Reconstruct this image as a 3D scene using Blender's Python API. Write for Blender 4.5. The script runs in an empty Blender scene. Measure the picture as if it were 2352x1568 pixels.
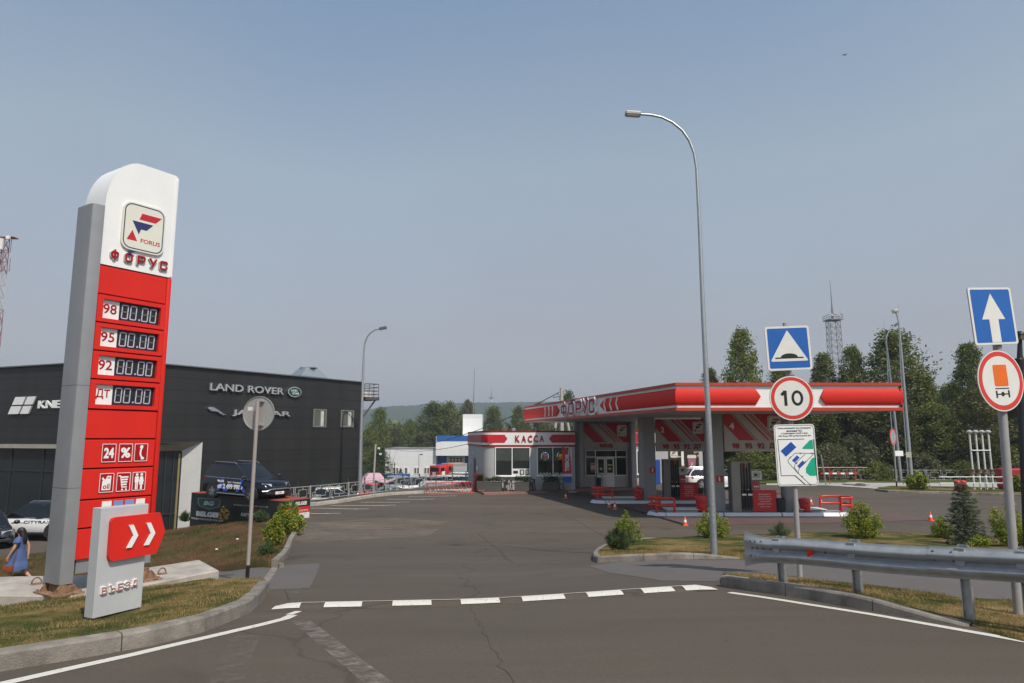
import bpy, bmesh, math, random
from mathutils import Vector, Matrix, noise
from mathutils.geometry import delaunay_2d_cdt
random.seed(11)
sc = bpy.context.scene
COL = sc.collection
R = math.radians
PI = math.pi

# ------------------------------------------------------------------ camera, world, sun, exposure
CAMZ = 2.1
PITCH = math.atan(221 / 1568)
cam = bpy.data.cameras.new("camera"); cam_o = bpy.data.objects.new("camera", cam); COL.objects.link(cam_o)
cam.sensor_width = 36.0; cam.lens = 24.0; cam.clip_end = 8000; cam.clip_start = 0.1
cam_o.location = (0, 0, CAMZ); cam_o.rotation_euler = (R(90) + PITCH, 0, 0)
sc.camera = cam_o

SUN_EL = R(53.0); SUN_AZ = math.atan2(0.56, -0.83)       # clockwise from +Y
world = bpy.data.worlds.new("World"); sc.world = world; world.use_nodes = True
wn = world.node_tree; wn.nodes.clear()
w_out = wn.nodes.new("ShaderNodeOutputWorld"); w_bg = wn.nodes.new("ShaderNodeBackground")
sky = wn.nodes.new("ShaderNodeTexSky"); sky.sky_type = 'NISHITA'; sky.sun_disc = False
sky.sun_elevation = SUN_EL; sky.sun_rotation = SUN_AZ
sky.air_density = 1.0; sky.dust_density = 2.2; sky.ozone_density = 1.6; sky.altitude = 120
hs = wn.nodes.new("ShaderNodeHueSaturation"); hs.inputs['Saturation'].default_value = 0.74
smix = wn.nodes.new("ShaderNodeMixRGB"); smix.blend_type = 'MIX'; smix.inputs[0].default_value = 0.35
smix.inputs[2].default_value = (2.6, 2.95, 3.55, 1)         # smoke veil
tint = wn.nodes.new("ShaderNodeMixRGB"); tint.blend_type = 'MULTIPLY'; tint.inputs[0].default_value = 1.0
wtc = wn.nodes.new("ShaderNodeTexCoord"); wsp = wn.nodes.new("ShaderNodeSeparateXYZ"); wn.links.new(wtc.outputs['Generated'], wsp.inputs[0])
wcr = wn.nodes.new("ShaderNodeValToRGB"); we = wcr.color_ramp.elements     # smoke thins with height
wns = wn.nodes.new("ShaderNodeTexNoise"); wns.inputs['Scale'].default_value = 2.2; wns.inputs['Detail'].default_value = 4
wn.links.new(wtc.outputs['Generated'], wns.inputs['Vector'])
wad = wn.nodes.new("ShaderNodeMath"); wad.operation = 'MULTIPLY_ADD'; wad.inputs[1].default_value = 0.17
wsb = wn.nodes.new("ShaderNodeMath"); wsb.operation = 'SUBTRACT'; wsb.inputs[1].default_value = 0.085
wn.links.new(wns.outputs['Fac'], wad.inputs[0]); wn.links.new(wsp.outputs[2], wad.inputs[2]); wn.links.new(wad.outputs[0], wsb.inputs[0]); wn.links.new(wsb.outputs[0], wcr.inputs[0])
we[0].position = 0.0; we[0].color = (.90, .785, .71, 1); we[1].position = .60; we[1].color = (.74, .92, 1.04, 1)
for pp, cc in ((.14, (.905, .79, .725)), (.37, (1.06, 1.085, 1.0))):
    e = we.new(pp); e.color = cc + (1,)
wn.links.new(sky.outputs[0], hs.inputs['Color']); wn.links.new(hs.outputs[0], smix.inputs[1])
wn.links.new(smix.outputs[0], tint.inputs[1]); wn.links.new(wcr.outputs[0], tint.inputs[2])
wn.links.new(tint.outputs[0], w_bg.inputs[0]); w_bg.inputs[1].default_value = 0.15
wn.links.new(w_bg.outputs[0], w_out.inputs[0])

sun = bpy.data.lights.new("sun", 'SUN'); sun.energy = 4.3; sun.angle = R(0.5); sun.color = (1.0, 0.93, 0.83)
sun_o = bpy.data.objects.new("sun", sun); COL.objects.link(sun_o)
sdir = Vector((math.sin(SUN_AZ) * math.cos(SUN_EL), math.cos(SUN_AZ) * math.cos(SUN_EL), math.sin(SUN_EL)))
sun_o.rotation_euler = sdir.to_track_quat('Z', 'Y').to_euler()
sun_o.location = (20, -30, 60)
vs = sc.view_settings
vs.view_transform = 'Standard'; vs.look = 'None'; vs.exposure = 0.0; vs.gamma = 1.0; vs.use_curve_mapping = False

# ------------------------------------------------------------------ pixel -> world (photo seen as 2352 x 1568)
F = 1568.0; CP, SP = math.cos(PITCH), math.sin(PITCH)
def ray(px, py):
    u = (px - 1176) / F; v = (784 - py) / F
    return Vector((u, CP - v * SP, SP + v * CP))
def P(px, py, d):
    r = ray(px, py); return Vector((0, 0, CAMZ)) + r * (d / r.y)
def ZP(py, d): return P(1176, py, d).z
def XP(px, py, d): return P(px, py, d).x
def G(px, py, z):
    r = ray(px, py); return Vector((0, 0, CAMZ)) + r * ((z - CAMZ) / r.z)
def sst(a, b, t):
    t = (t - a) / (b - a); t = max(0.0, min(1.0, t)); return t * t * (3 - 2 * t)
FA, FB = Vector((-11.8, 38.9)), Vector((-4.7, 53.8))
FD = (FB - FA).normalized(); FN = Vector((-FD.y, FD.x))
def gz(x, y):
    s = 5 + 2 * sst(-1, 4, x)
    z0 = -1.5 * sst(s, s + 20, y)
    xa = -5.5 - 4 * sst(20, 32, y); a = sst(xa, xa - 6 - 2 * sst(20, 32, y), x)
    zl = -2.25 * sst(6, 18, y)
    z = z0 + (zl - z0) * a
    d = (x - FA.x) * FN.x + (y - FA.y) * FN.y
    k = sst(0.5, 4.5, d)
    if y > 30: k *= sst(30, 37, y)
    else: k = 0
    z += k * (-2.0 - 0.027 * min(95, max(0, y - 60)))
    return z
def GT(px, py, dz=0.0):
    r = ray(px, py); o = Vector((0, 0, CAMZ)); t = 1.0; st = 0.25
    while t < 400:
        q = o + r * t
        if q.z <= gz(q.x, q.y) + dz:
            lo, hi = t - st, t
            for _ in range(24):
                m = (lo + hi) / 2; q = o + r * m
                if q.z <= gz(q.x, q.y) + dz: hi = m
                else: lo = m
            return o + r * hi
        t += st
    return o + r * t
def tz(x, y, dz=0.0): return Vector((x, y, gz(x, y) + dz))
def frame(o, xd, up=(0, 0, 1)):
    x = Vector(xd).normalized(); u = Vector(up); n = x.cross(u).normalized(); y = n.cross(x).normalized()
    m = Matrix.Identity(4)
    for i in range(3):
        m[i][0] = x[i]; m[i][1] = y[i]; m[i][2] = n[i]; m[i][3] = o[i]
    return m
def rz_m(loc, a): return Matrix.Translation(Vector(loc)) @ Matrix.Rotation(a, 4, 'Z')

# ------------------------------------------------------------------ materials
MATS = {}
def _nodes(name):
    m = bpy.data.materials.new(name); m.use_nodes = True
    n = m.node_tree; b = n.nodes['Principled BSDF']; return m, n, b
def mat(name, col, rough=0.55, metal=0.0, var=0.10, scale=3.0, bump=0.0, bscale=60.0, emit=0.0, coat=0.0, rvar=0.12, spec=None):
    if name in MATS: return MATS[name]
    m, n, b = _nodes(name)
    tc = n.nodes.new('ShaderNodeTexCoord'); ns = n.nodes.new('ShaderNodeTexNoise')
    ns.inputs['Scale'].default_value = scale; ns.inputs['Detail'].default_value = 6; ns.inputs['Roughness'].default_value = 0.65
    n.links.new(tc.outputs['Object'], ns.inputs['Vector'])
    cr = n.nodes.new('ShaderNodeValToRGB')
    cr.color_ramp.elements[0].position = 0.3; cr.color_ramp.elements[1].position = 0.7
    cr.color_ramp.elements[0].color = tuple(max(0, c * (1 - var)) for c in col[:3]) + (1,)
    cr.color_ramp.elements[1].color = tuple(min(1, c * (1 + var)) for c in col[:3]) + (1,)
    n.links.new(ns.outputs['Fac'], cr.inputs[0]); n.links.new(cr.outputs[0], b.inputs['Base Color'])
    mr = n.nodes.new('ShaderNodeMapRange'); mr.inputs[3].default_value = max(0.02, rough - rvar); mr.inputs[4].default_value = min(1, rough + rvar)
    n.links.new(ns.outputs['Fac'], mr.inputs[0]); n.links.new(mr.outputs[0], b.inputs['Roughness'])
    b.inputs['Metallic'].default_value = metal
    if spec is not None: b.inputs['Specular IOR Level'].default_value = spec
    if coat: b.inputs['Coat Weight'].default_value = coat; b.inputs['Coat Roughness'].default_value = 0.06
    if emit:
        n.links.new(cr.outputs[0], b.inputs['Emission Color']); b.inputs['Emission Strength'].default_value = emit
    if bump:
        n2 = n.nodes.new('ShaderNodeTexNoise'); n2.inputs['Scale'].default_value = bscale; n2.inputs['Detail'].default_value = 4
        n.links.new(tc.outputs['Object'], n2.inputs['Vector'])
        bp = n.nodes.new('ShaderNodeBump'); bp.inputs['Strength'].default_value = bump; bp.inputs['Distance'].default_value = 0.02
        n.links.new(n2.outputs['Fac'], bp.inputs['Height']); n.links.new(bp.outputs[0], b.inputs['Normal'])
    MATS[name] = m; return m
def mat_ground(name, stops, scales=(0.25, 2.0, 30.0), rough=0.9, bump=0.4, bscale=120.0, wts=(0.5, 0.3, 0.2), stretch=None, spec=0.5, cracks=0.0, stains=0.0):
    """layered world-space noise through a colour ramp"""
    if name in MATS: return MATS[name]
    m, n, b = _nodes(name)
    ge = n.nodes.new('ShaderNodeNewGeometry'); vec = ge.outputs['Position']
    if stretch:
        mp = n.nodes.new('ShaderNodeMapping'); mp.inputs['Scale'].default_value = stretch; n.links.new(vec, mp.inputs['Vector']); vec = mp.outputs[0]
    tot = None
    for s, w in zip(scales, wts):
        t = n.nodes.new('ShaderNodeTexNoise'); t.inputs['Scale'].default_value = s; t.inputs['Detail'].default_value = 5; t.inputs['Roughness'].default_value = 0.6
        n.links.new(vec if s < 10 else ge.outputs['Position'], t.inputs['Vector'])
        mu = n.nodes.new('ShaderNodeMath'); mu.operation = 'MULTIPLY_ADD'; mu.inputs[1].default_value = w
        n.links.new(t.outputs['Fac'], mu.inputs[0])
        if tot: n.links.new(tot, mu.inputs[2])
        else: mu.inputs[2].default_value = 0
        tot = mu.outputs[0]
    cr = n.nodes.new('ShaderNodeValToRGB'); el = cr.color_ramp.elements
    while len(el) < len(stops): el.new(0.5)
    for e, (p, c) in zip(el, stops): e.position = p; e.color = tuple(c) + (1,)
    n.links.new(tot, cr.inputs[0]); out = cr.outputs[0]
    if cracks:
        vo = n.nodes.new('ShaderNodeTexVoronoi'); vo.feature = 'DISTANCE_TO_EDGE'; vo.inputs['Scale'].default_value = 0.16
        wv = n.nodes.new('ShaderNodeTexNoise'); wv.inputs['Scale'].default_value = 0.9; wv.inputs['Detail'].default_value = 6
        n.links.new(ge.outputs['Position'], wv.inputs['Vector'])
        ad = n.nodes.new('ShaderNodeMixRGB'); ad.blend_type = 'ADD'; ad.inputs[0].default_value = 1.6
        n.links.new(ge.outputs['Position'], ad.inputs[1]); n.links.new(wv.outputs['Color'], ad.inputs[2]); n.links.new(ad.outputs[0], vo.inputs['Vector'])
        lt = n.nodes.new('ShaderNodeMapRange'); lt.inputs[1].default_value = 0.0; lt.inputs[2].default_value = 0.006
        lt.inputs[3].default_value = 1 - cracks; lt.inputs[4].default_value = 1.0
        n.links.new(vo.outputs['Distance'], lt.inputs[0])
        mm = n.nodes.new('ShaderNodeMixRGB'); mm.blend_type = 'MULTIPLY'; mm.inputs[0].default_value = 1.0
        n.links.new(out, mm.inputs[1]); n.links.new(lt.outputs[0], mm.inputs[2]); out = mm.outputs[0]
    if stains:
        for sc_, st_, lo, hi, k, rot in ((0.55, (1, 1, 1), .60, .72, 1 - stains, 0), (0.35, (.12, 1.9, 1), .50, .74, 1 + stains * 1.1, .5), (0.30, (.12, 2.2, 1), .54, .72, 1 - stains * .7, -.35), (5.0, (1, 1, 1), .70, .78, 1 - stains * 1.3, 0)):
            mp = n.nodes.new('ShaderNodeMapping'); mp.inputs['Scale'].default_value = st_; mp.inputs['Rotation'].default_value = (0, 0, rot); n.links.new(ge.outputs['Position'], mp.inputs['Vector'])
            t = n.nodes.new('ShaderNodeTexNoise'); t.inputs['Scale'].default_value = sc_; t.inputs['Detail'].default_value = 3; t.inputs['Distortion'].default_value = .4; n.links.new(mp.outputs[0], t.inputs['Vector'])
            mr = n.nodes.new('ShaderNodeMapRange'); mr.inputs[1].default_value = lo; mr.inputs[2].default_value = hi; mr.inputs[3].default_value = 1; mr.inputs[4].default_value = k; n.links.new(t.outputs['Fac'], mr.inputs[0])
            mm = n.nodes.new('ShaderNodeMixRGB'); mm.blend_type = 'MULTIPLY'; mm.inputs[0].default_value = 1; n.links.new(out, mm.inputs[1]); n.links.new(mr.outputs[0], mm.inputs[2]); out = mm.outputs[0]
    n.links.new(out, b.inputs['Base Color'])
    b.inputs['Roughness'].default_value = rough; b.inputs['Specular IOR Level'].default_value = spec
    if bump:
        n2 = n.nodes.new('ShaderNodeTexNoise'); n2.inputs['Scale'].default_value = bscale; n2.inputs['Detail'].default_value = 5
        n.links.new(ge.outputs['Position'], n2.inputs['Vector'])
        bp = n.nodes.new('ShaderNodeBump'); bp.inputs['Strength'].default_value = bump; bp.inputs['Distance'].default_value = 0.02
        n.links.new(n2.outputs['Fac'], bp.inputs['Height']); n.links.new(bp.outputs[0], b.inputs['Normal'])
    MATS[name] = m; return m
def mat_leaf(name, c1, c2, c3=None, trans=0.35, rough=0.55):
    if name in MATS: return MATS[name]
    m, n, b = _nodes(name)
    ge = n.nodes.new('ShaderNodeNewGeometry')
    cr = n.nodes.new('ShaderNodeValToRGB'); el = cr.color_ramp.elements
    el[0].color = tuple(c1) + (1,); el[1].color = tuple(c2) + (1,)
    if c3:
        el[1].position = 0.88; e = el.new(0.95); e.color = tuple(c3) + (1,)
    n.links.new(ge.outputs['Random Per Island'], cr.inputs[0])
    oi = n.nodes.new('ShaderNodeObjectInfo'); hv = n.nodes.new('ShaderNodeHueSaturation')
    mr = n.nodes.new('ShaderNodeMapRange'); mr.inputs[3].default_value = 0.8; mr.inputs[4].default_value = 1.2
    n.links.new(oi.outputs['Random'], mr.inputs[0]); n.links.new(mr.outputs[0], hv.inputs['Value']); n.links.new(cr.outputs[0], hv.inputs['Color'])
    n.links.new(hv.outputs[0], b.inputs['Base Color']); b.inputs['Roughness'].default_value = rough
    b.inputs['Specular IOR Level'].default_value = 0.3
    tr = n.nodes.new('ShaderNodeBsdfTranslucent'); n.links.new(hv.outputs[0], tr.inputs[0])
    mx = n.nodes.new('ShaderNodeMixShader'); mx.inputs[0].default_value = trans
    n.links.new(b.outputs[0], mx.inputs[1]); n.links.new(tr.outputs[0], mx.inputs[2])
    n.links.new(mx.outputs[0], n.nodes['Material Output'].inputs[0])
    MATS[name] = m; return m
def mat_glass(name, col=(0.02, 0.025, 0.028), rough=0.04, alpha=1.0):
    if name in MATS: return MATS[name]
    m, n, b = _nodes(name)
    b.inputs['Base Color'].default_value = tuple(col) + (1,); b.inputs['Roughness'].default_value = rough
    b.inputs['Specular IOR Level'].default_value = 0.6; b.inputs['Alpha'].default_value = alpha
    MATS[name] = m; return m
def mat_panel(name, col, zstep, rough=0.5, metal=0.0, seam=0.4, sw=0.02, var=0.08, vstep=0.0):
    """cladding with horizontal seams every zstep metres and faint rain streaks"""
    if name in MATS: return MATS[name]
    m, n, b = _nodes(name)
    ge = n.nodes.new('ShaderNodeNewGeometry'); sp = n.nodes.new('ShaderNodeSeparateXYZ'); n.links.new(ge.outputs['Position'], sp.inputs[0])
    dv = n.nodes.new('ShaderNodeMath'); dv.operation = 'DIVIDE'; dv.inputs[1].default_value = zstep; n.links.new(sp.outputs[2], dv.inputs[0])
    fr = n.nodes.new('ShaderNodeMath'); fr.operation = 'FRACT'; n.links.new(dv.outputs[0], fr.inputs[0])
    lt = n.nodes.new('ShaderNodeMath'); lt.operation = 'GREATER_THAN'; lt.inputs[1].default_value = sw; n.links.new(fr.outputs[0], lt.inputs[0])
    fl = n.nodes.new('ShaderNodeMath'); fl.operation = 'FLOOR'; n.links.new(dv.outputs[0], fl.inputs[0])
    wh = n.nodes.new('ShaderNodeTexWhiteNoise'); wh.noise_dimensions = '1D'; n.links.new(fl.outputs[0], wh.inputs['W'])
    mp = n.nodes.new('ShaderNodeMapping'); mp.inputs['Scale'].default_value = (1.3, 1.3, 0.06); n.links.new(ge.outputs['Position'], mp.inputs[0])
    ns = n.nodes.new('ShaderNodeTexNoise'); ns.inputs['Scale'].default_value = 1.0; ns.inputs['Detail'].default_value = 6; n.links.new(mp.outputs[0], ns.inputs['Vector'])
    cr = n.nodes.new('ShaderNodeValToRGB'); cr.color_ramp.elements[0].position = 0.3; cr.color_ramp.elements[1].position = 0.72
    cr.color_ramp.elements[0].color = tuple(c * (1 - var) for c in col) + (1,); cr.color_ramp.elements[1].color = tuple(min(1, c * (1 + var)) for c in col) + (1,)
    n.links.new(ns.outputs['Fac'], cr.inputs[0])
    mr = n.nodes.new('ShaderNodeMapRange'); mr.inputs[3].default_value = 0.92; mr.inputs[4].default_value = 1.08; n.links.new(wh.outputs['Value'], mr.inputs[0])
    m1 = n.nodes.new('ShaderNodeMixRGB'); m1.blend_type = 'MULTIPLY'; m1.inputs[0].default_value = 1; n.links.new(cr.outputs[0], m1.inputs[1]); n.links.new(mr.outputs[0], m1.inputs[2])
    m2 = n.nodes.new('ShaderNodeMixRGB'); n.links.new(lt.outputs[0], m2.inputs[0]); m2.inputs[1].default_value = tuple(c * seam for c in col) + (1,)
    n.links.new(m1.outputs[0], m2.inputs[2]); n.links.new(m2.outputs[0], b.inputs['Base Color'])
    b.inputs['Roughness'].default_value = rough; b.inputs['Metallic'].default_value = metal
    MATS[name] = m; return m

# palette
RED = mat("sign_red", (0.64, 0.024, 0.016), 0.45, var=0.06, scale=1.2, spec=.2)
DRED = mat("deep_red", (0.34, 0.008, 0.013), 0.45, var=0.08, spec=.2)
WHITE = mat("white_paint", (0.80, 0.79, 0.77), 0.42, var=0.04, scale=1.5)
CREAM = mat("cream_film", (0.70, 0.68, 0.58), 0.5, var=0.03)
OFFW = mat("off_white", (0.66, 0.65, 0.62), 0.5, var=0.05)
NAVY = mat("navy_film", (0.02, 0.03, 0.12), 0.45)
BLUE = mat("sign_blue", (0.012, 0.11, 0.40), 0.4, var=0.06)
BLACK = mat("black_paint", (0.012, 0.012, 0.013), 0.45, var=0.2)
DGREY = mat("dark_grey", (0.05, 0.05, 0.052), 0.5, var=0.12)
GREY = mat("grey_paint", (0.23, 0.23, 0.235), 0.5, var=0.06)
LGREY = mat("light_grey_cladding", (0.47, 0.47, 0.47), 0.42, var=0.06, scale=0.8)
GALV = mat("galvanised_steel", (0.42, 0.44, 0.45), 0.42, metal=0.75, var=0.22, scale=22, bump=0.05, bscale=90)
POLEG = mat("pole_grey", (0.36, 0.34, 0.33), 0.5, metal=0.2, var=0.08, scale=8)
RUST = mat("rusty_steel", (0.22, 0.125, 0.07), 0.85, var=0.75, scale=14, bump=0.4, bscale=40)
CONC = mat("concrete", (0.37, 0.33, 0.285), 0.9, var=0.26, scale=2.6, bump=0.35, bscale=45)
KERB = mat("kerb_concrete", (0.205, 0.18, 0.152), 0.95, var=0.42, scale=3.2, bump=0.5, bscale=60)
CHROME = mat("chrome", (0.75, 0.77, 0.80), 0.14, metal=1.0, var=0.05)
RUBBER = mat("tyre_rubber", (0.018, 0.018, 0.018), 0.8, var=0.3, scale=20)
BLKPL = mat("black_plastic", (0.02, 0.02, 0.021), 0.55, var=0.2)
GLASS = mat_glass("dark_glass")
ORANGE = mat("cone_orange", (0.75, 0.10, 0.025), 0.45, var=0.10)
YEL = mat("yellow", (0.75, 0.55, 0.02), 0.5)
GREEN = mat("sign_green", (0.0, 0.36, 0.21), 0.5)

# ------------------------------------------------------------------ mesh building
TM = {}                                                     # thing -> its world matrix
class MB:
    def __init__(self): self.bm = bmesh.new()
    def _add(self, vs, fs, M=None):
        bv = [self.bm.verts.new((M @ Vector(v)) if M is not None else v) for v in vs]
        for f in fs:
            try: self.bm.faces.new([bv[i] for i in f])
            except ValueError: pass
        return self
    def box(self, c, s, M=None, bev=0.0, rot=None):
        x, y, z = s[0] / 2, s[1] / 2, s[2] / 2
        if rot is not None: L = Matrix.Translation(Vector(c)) @ rot; c0 = Vector((0, 0, 0))
        else: L = None; c0 = Vector(c)
        if bev <= 0:
            vs = [c0 + Vector((a * x, b * y, d * z)) for a in (-1, 1) for b in (-1, 1) for d in (-1, 1)]
            fs = [(0, 1, 3, 2), (4, 6, 7, 5), (0, 4, 5, 1), (2, 3, 7, 6), (0, 2, 6, 4), (1, 5, 7, 3)]
            if L is not None: vs = [L @ v for v in vs]
            return self._add(vs, fs, M)
        t = bmesh.new(); bmesh.ops.create_cube(t, size=1.0)
        for v in t.verts: v.co = Vector((v.co.x * s[0], v.co.y * s[1], v.co.z * s[2]))
        bmesh.ops.bevel(t, geom=t.edges[:], offset=bev, segments=2, affect='EDGES', profile=0.5)
        t.verts.index_update()
        vs = [(L @ v.co) if L is not None else v.co + c0 for v in t.verts]
        fs = [tuple(v.index for v in f.verts) for f in t.faces]; t.free()
        return self._add(vs, fs, M)
    def prism(self, pts, z0, z1, M=None):
        n = len(pts); a = sum(pts[i][0] * pts[(i + 1) % n][1] - pts[(i + 1) % n][0] * pts[i][1] for i in range(n))
        if a < 0: pts = pts[::-1]
        vs = [Vector((p[0], p[1], z0)) for p in pts] + [Vector((p[0], p[1], z1)) for p in pts]
        fs = [tuple(range(n - 1, -1, -1)), tuple(range(n, 2 * n))] + [(i, (i + 1) % n, n + (i + 1) % n, n + i) for i in range(n)]
        return self._add(vs, fs, M)
    def tube(self, pts, r, seg=8, M=None, cap=True):
        pts = [Vector(p) for p in pts]; n = len(pts)
        rs = r if isinstance(r, (list, tuple)) else [r] * n
        vs = []; fs = []; ref = None
        for i, p in enumerate(pts):
            d = (pts[min(i + 1, n - 1)] - pts[max(i - 1, 0)]).normalized()
            if ref is None: ref = Vector((0, 0, 1)) if abs(d.z) < 0.9 else Vector((1, 0, 0))
            x = (ref - d * ref.dot(d)).normalized(); y = d.cross(x); ref = x
            for k in range(seg):
                a = 2 * PI * (k + 0.5) / seg; vs.append(p + (x * math.cos(a) + y * math.sin(a)) * rs[i])
        for i in range(n - 1):
            for k in range(seg):
                fs.append((i * seg + k, i * seg + (k + 1) % seg, (i + 1) * seg + (k + 1) % seg, (i + 1) * seg + k))
        if cap: fs += [tuple(range(seg - 1, -1, -1)), tuple(range((n - 1) * seg, n * seg))]
        return self._add(vs, fs, M)
    def lathe(self, prof, c=(0, 0, 0), seg=24, M=None, sx=1, sy=1):
        vs = []; fs = []; n = len(prof); c = Vector(c)
        for r, z in prof:
            for k in range(seg):
                a = 2 * PI * k / seg; vs.append(c + Vector((r * sx * math.cos(a), r * sy * math.sin(a), z)))
        for i in range(n - 1):
            for k in range(seg):
                fs.append((i * seg + k, i * seg + (k + 1) % seg, (i + 1) * seg + (k + 1) % seg, (i + 1) * seg + k))
        fs += [tuple(range(seg - 1, -1, -1)), tuple(range((n - 1) * seg, n * seg))]
        return self._add(vs, fs, M)
    def ball(self, c, r, seg=12, M=None):
        rr = r if isinstance(r, (list, tuple)) else (r, r, r); n = seg // 2
        vs = []; fs = []; c = Vector(c)
        for i in range(1, n):
            t = PI * i / n
            for k in range(seg):
                a = 2 * PI * k / seg; vs.append(c + Vector((rr[0] * math.sin(t) * math.cos(a), rr[1] * math.sin(t) * math.sin(a), rr[2] * math.cos(t))))
        top = len(vs); vs.append(c + Vector((0, 0, rr[2]))); bot = len(vs); vs.append(c - Vector((0, 0, rr[2])))
        for i in range(n - 2):
            for k in range(seg):
                fs.append((i * seg + k, (i + 1) * seg + k, (i + 1) * seg + (k + 1) % seg, i * seg + (k + 1) % seg))
        for k in range(seg):
            fs.append((top, k, (k + 1) % seg)); fs.append((bot, (n - 2) * seg + (k + 1) % seg, (n - 2) * seg + k))
        return self._add(vs, fs, M)
    def quad(self, *pts, M=None): return self._add([Vector(p) for p in pts], [tuple(range(len(pts)))], M)
    def loft(self, rings, close=True, cap=True, M=None):
        n = len(rings[0]); vs = [Vector(p) for r in rings for p in r]; fs = []
        for i in range(len(rings) - 1):
            for k in range(n if close else n - 1):
                fs.append((i * n + k, i * n + (k + 1) % n, (i + 1) * n + (k + 1) % n, (i + 1) * n + k))
        if cap: fs += [tuple(range(n - 1, -1, -1)), tuple(range((len(rings) - 1) * n, len(rings) * n))]
        return self._add(vs, fs, M)
    def mesh(self, name):
        me = bpy.data.meshes.new(name); self.bm.to_mesh(me); self.bm.free(); return me
    def build(self, name, m, parent=None, world=False, smooth=False, fixn=True, loc=None):
        if fixn: bmesh.ops.recalc_face_normals(self.bm, faces=self.bm.faces[:])
        me = self.mesh(name)
        return link(name, me, m, parent, world, smooth)
def root_of(o):
    while o.parent is not None: o = o.parent
    return o
def link(name, me, m, parent=None, world=False, smooth=False):
    if world and parent is not None:
        M = TM.get(root_of(parent).name)
        if M is not None: me.transform(M.inverted())
    if m is not None: me.materials.append(m)
    if smooth:
        me.shade_smooth(); me.set_sharp_from_angle(angle=R(smooth if smooth is not True else 40))
    o = bpy.data.objects.new(name, me); COL.objects.link(o)
    if parent is not None: o.parent = parent
    return o
def thing(name, label, cat, loc=(0, 0, 0), rz=0.0, group=None):
    o = bpy.data.objects.new(name, None); COL.objects.link(o); o.empty_display_size = 0.2
    o.location = loc; o.rotation_euler = (0, 0, rz); o['label'] = label; o['category'] = cat
    if group: o['group'] = group
    TM[o.name] = rz_m(loc, rz); return o
def tag(o, label, cat, group=None, kind=None):
    o['label'] = label; o['category'] = cat
    if group: o['group'] = group
    if kind: o['kind'] = kind
    return o
def structure(o): o['kind'] = 'structure'; return o
KIDS = {}
def copy_tree(o, loc=None, rz=None, label=None, group=None, scale=None, parent=None):
    c = o.copy(); COL.objects.link(c)
    if parent is not None: c.parent = parent
    if loc is not None: c.location = loc
    if rz is not None: c.rotation_euler = (0, 0, rz)
    if scale is not None: c.scale = scale
    if label: c['label'] = label
    if group: c['group'] = group
    for ch in list(o.children):
        copy_tree(ch, parent=c)
    return c
LOOK = str.maketrans("АВЕКМНОРСТХаеорсух", "ABEKMHOPCTXaeopcyx")    # same shapes, cleaner outlines
def text_mesh(s, w=None, h=None, ext=0.004, bold=0.0, shear=0.0, space=1.0):
    cu = bpy.data.curves.new("lettering", 'FONT'); cu.body = s.translate(LOOK); cu.size = 1.0; cu.extrude = 0.0; cu.shear = shear
    cu.space_character = space; cu.align_x = 'CENTER'; cu.resolution_u = 3
    ob = bpy.data.objects.new("lettering_tmp", cu)
    me = bpy.data.meshes.new_from_object(ob)
    bpy.data.objects.remove(ob); bpy.data.curves.remove(cu)
    bm = bmesh.new(); bm.from_mesh(me); bmesh.ops.remove_doubles(bm, verts=bm.verts[:], dist=1e-5)
    for f in bm.faces: f.smooth = False
    xs = [v.co.x for v in bm.verts]; ys = [v.co.y for v in bm.verts]
    x0, x1, y0, y1 = min(xs) - bold, max(xs) + bold, min(ys) - bold, max(ys) + bold
    kx = (w / (x1 - x0)) if w else None; ky = (h / (y1 - y0)) if h else None
    if kx is None: kx = ky
    if ky is None: ky = kx
    base = bm.faces[:]; dk = bold * .72
    shifts = [(0, 0)] + ([(bold, 0), (-bold, 0), (0, bold), (0, -bold), (dk, dk), (-dk, dk), (dk, -dk), (-dk, -dk)] if bold else [])
    sets = [base]
    for sx, sy in shifts[1:]:
        r = bmesh.ops.duplicate(bm, geom=base)
        nv = [g for g in r['geom'] if isinstance(g, bmesh.types.BMVert)]; bmesh.ops.translate(bm, verts=nv, vec=(sx, sy, 0)); sets.append([g for g in r['geom'] if isinstance(g, bmesh.types.BMFace)])
    for v in bm.verts: v.co = Vector(((v.co.x - (x0 + x1) / 2) * kx, (v.co.y - (y0 + y1) / 2) * ky, 0))
    e = max(ext, .0025)
    for i, fs in enumerate(sets):
        r = bmesh.ops.extrude_face_region(bm, geom=fs)
        for g in r['geom']:
            if isinstance(g, bmesh.types.BMVert): g.co.z += e - i * .00025
    bmesh.ops.recalc_face_normals(bm, faces=bm.faces[:])
    for f in bm.faces: f.smooth = False
    bm.to_mesh(me); bm.free(); me.materials.clear(); return me
def text(s, m, parent, M, w=None, h=None, name="lettering", world=False, **k):
    me = text_mesh(s, w, h, **k); me.transform(M); return link(name, me, m, parent, world)
GLY = {'Ф': [[(.5, -.06), (.5, 1.06)], 'ring'], 'О': ['oring'], 'Р': [[(.07, 0), (.07, .93), (.80, .93), (.93, .82), (.93, .52), (.80, .41), (.07, .41)]], 'У': [[(.04, 1), (.52, .36)], [(.96, 1), (.34, 0)]],
       'С': [[(.93, .64), (.93, .82), (.82, .93), (.18, .93), (.07, .82), (.07, .18), (.18, .07), (.82, .07), (.93, .18), (.93, .36)]], 'Ъ': [[(0, .93), (.30, .93)], [(.27, 1.0), (.27, .0)], [(.27, .07), (.82, .07), (.93, .16), (.93, .42), (.82, .52), (.27, .52)]],
       '1': [[(.10, .70), (.60, .96)], [(.62, 1.0), (.62, 0)]], 'P': [[(.25, 0), (.25, .95), (.8, .95), (.95, .8), (.95, .6), (.8, .48), (.0, .48)], [(0, .25), (.7, .25)]]}
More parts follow.
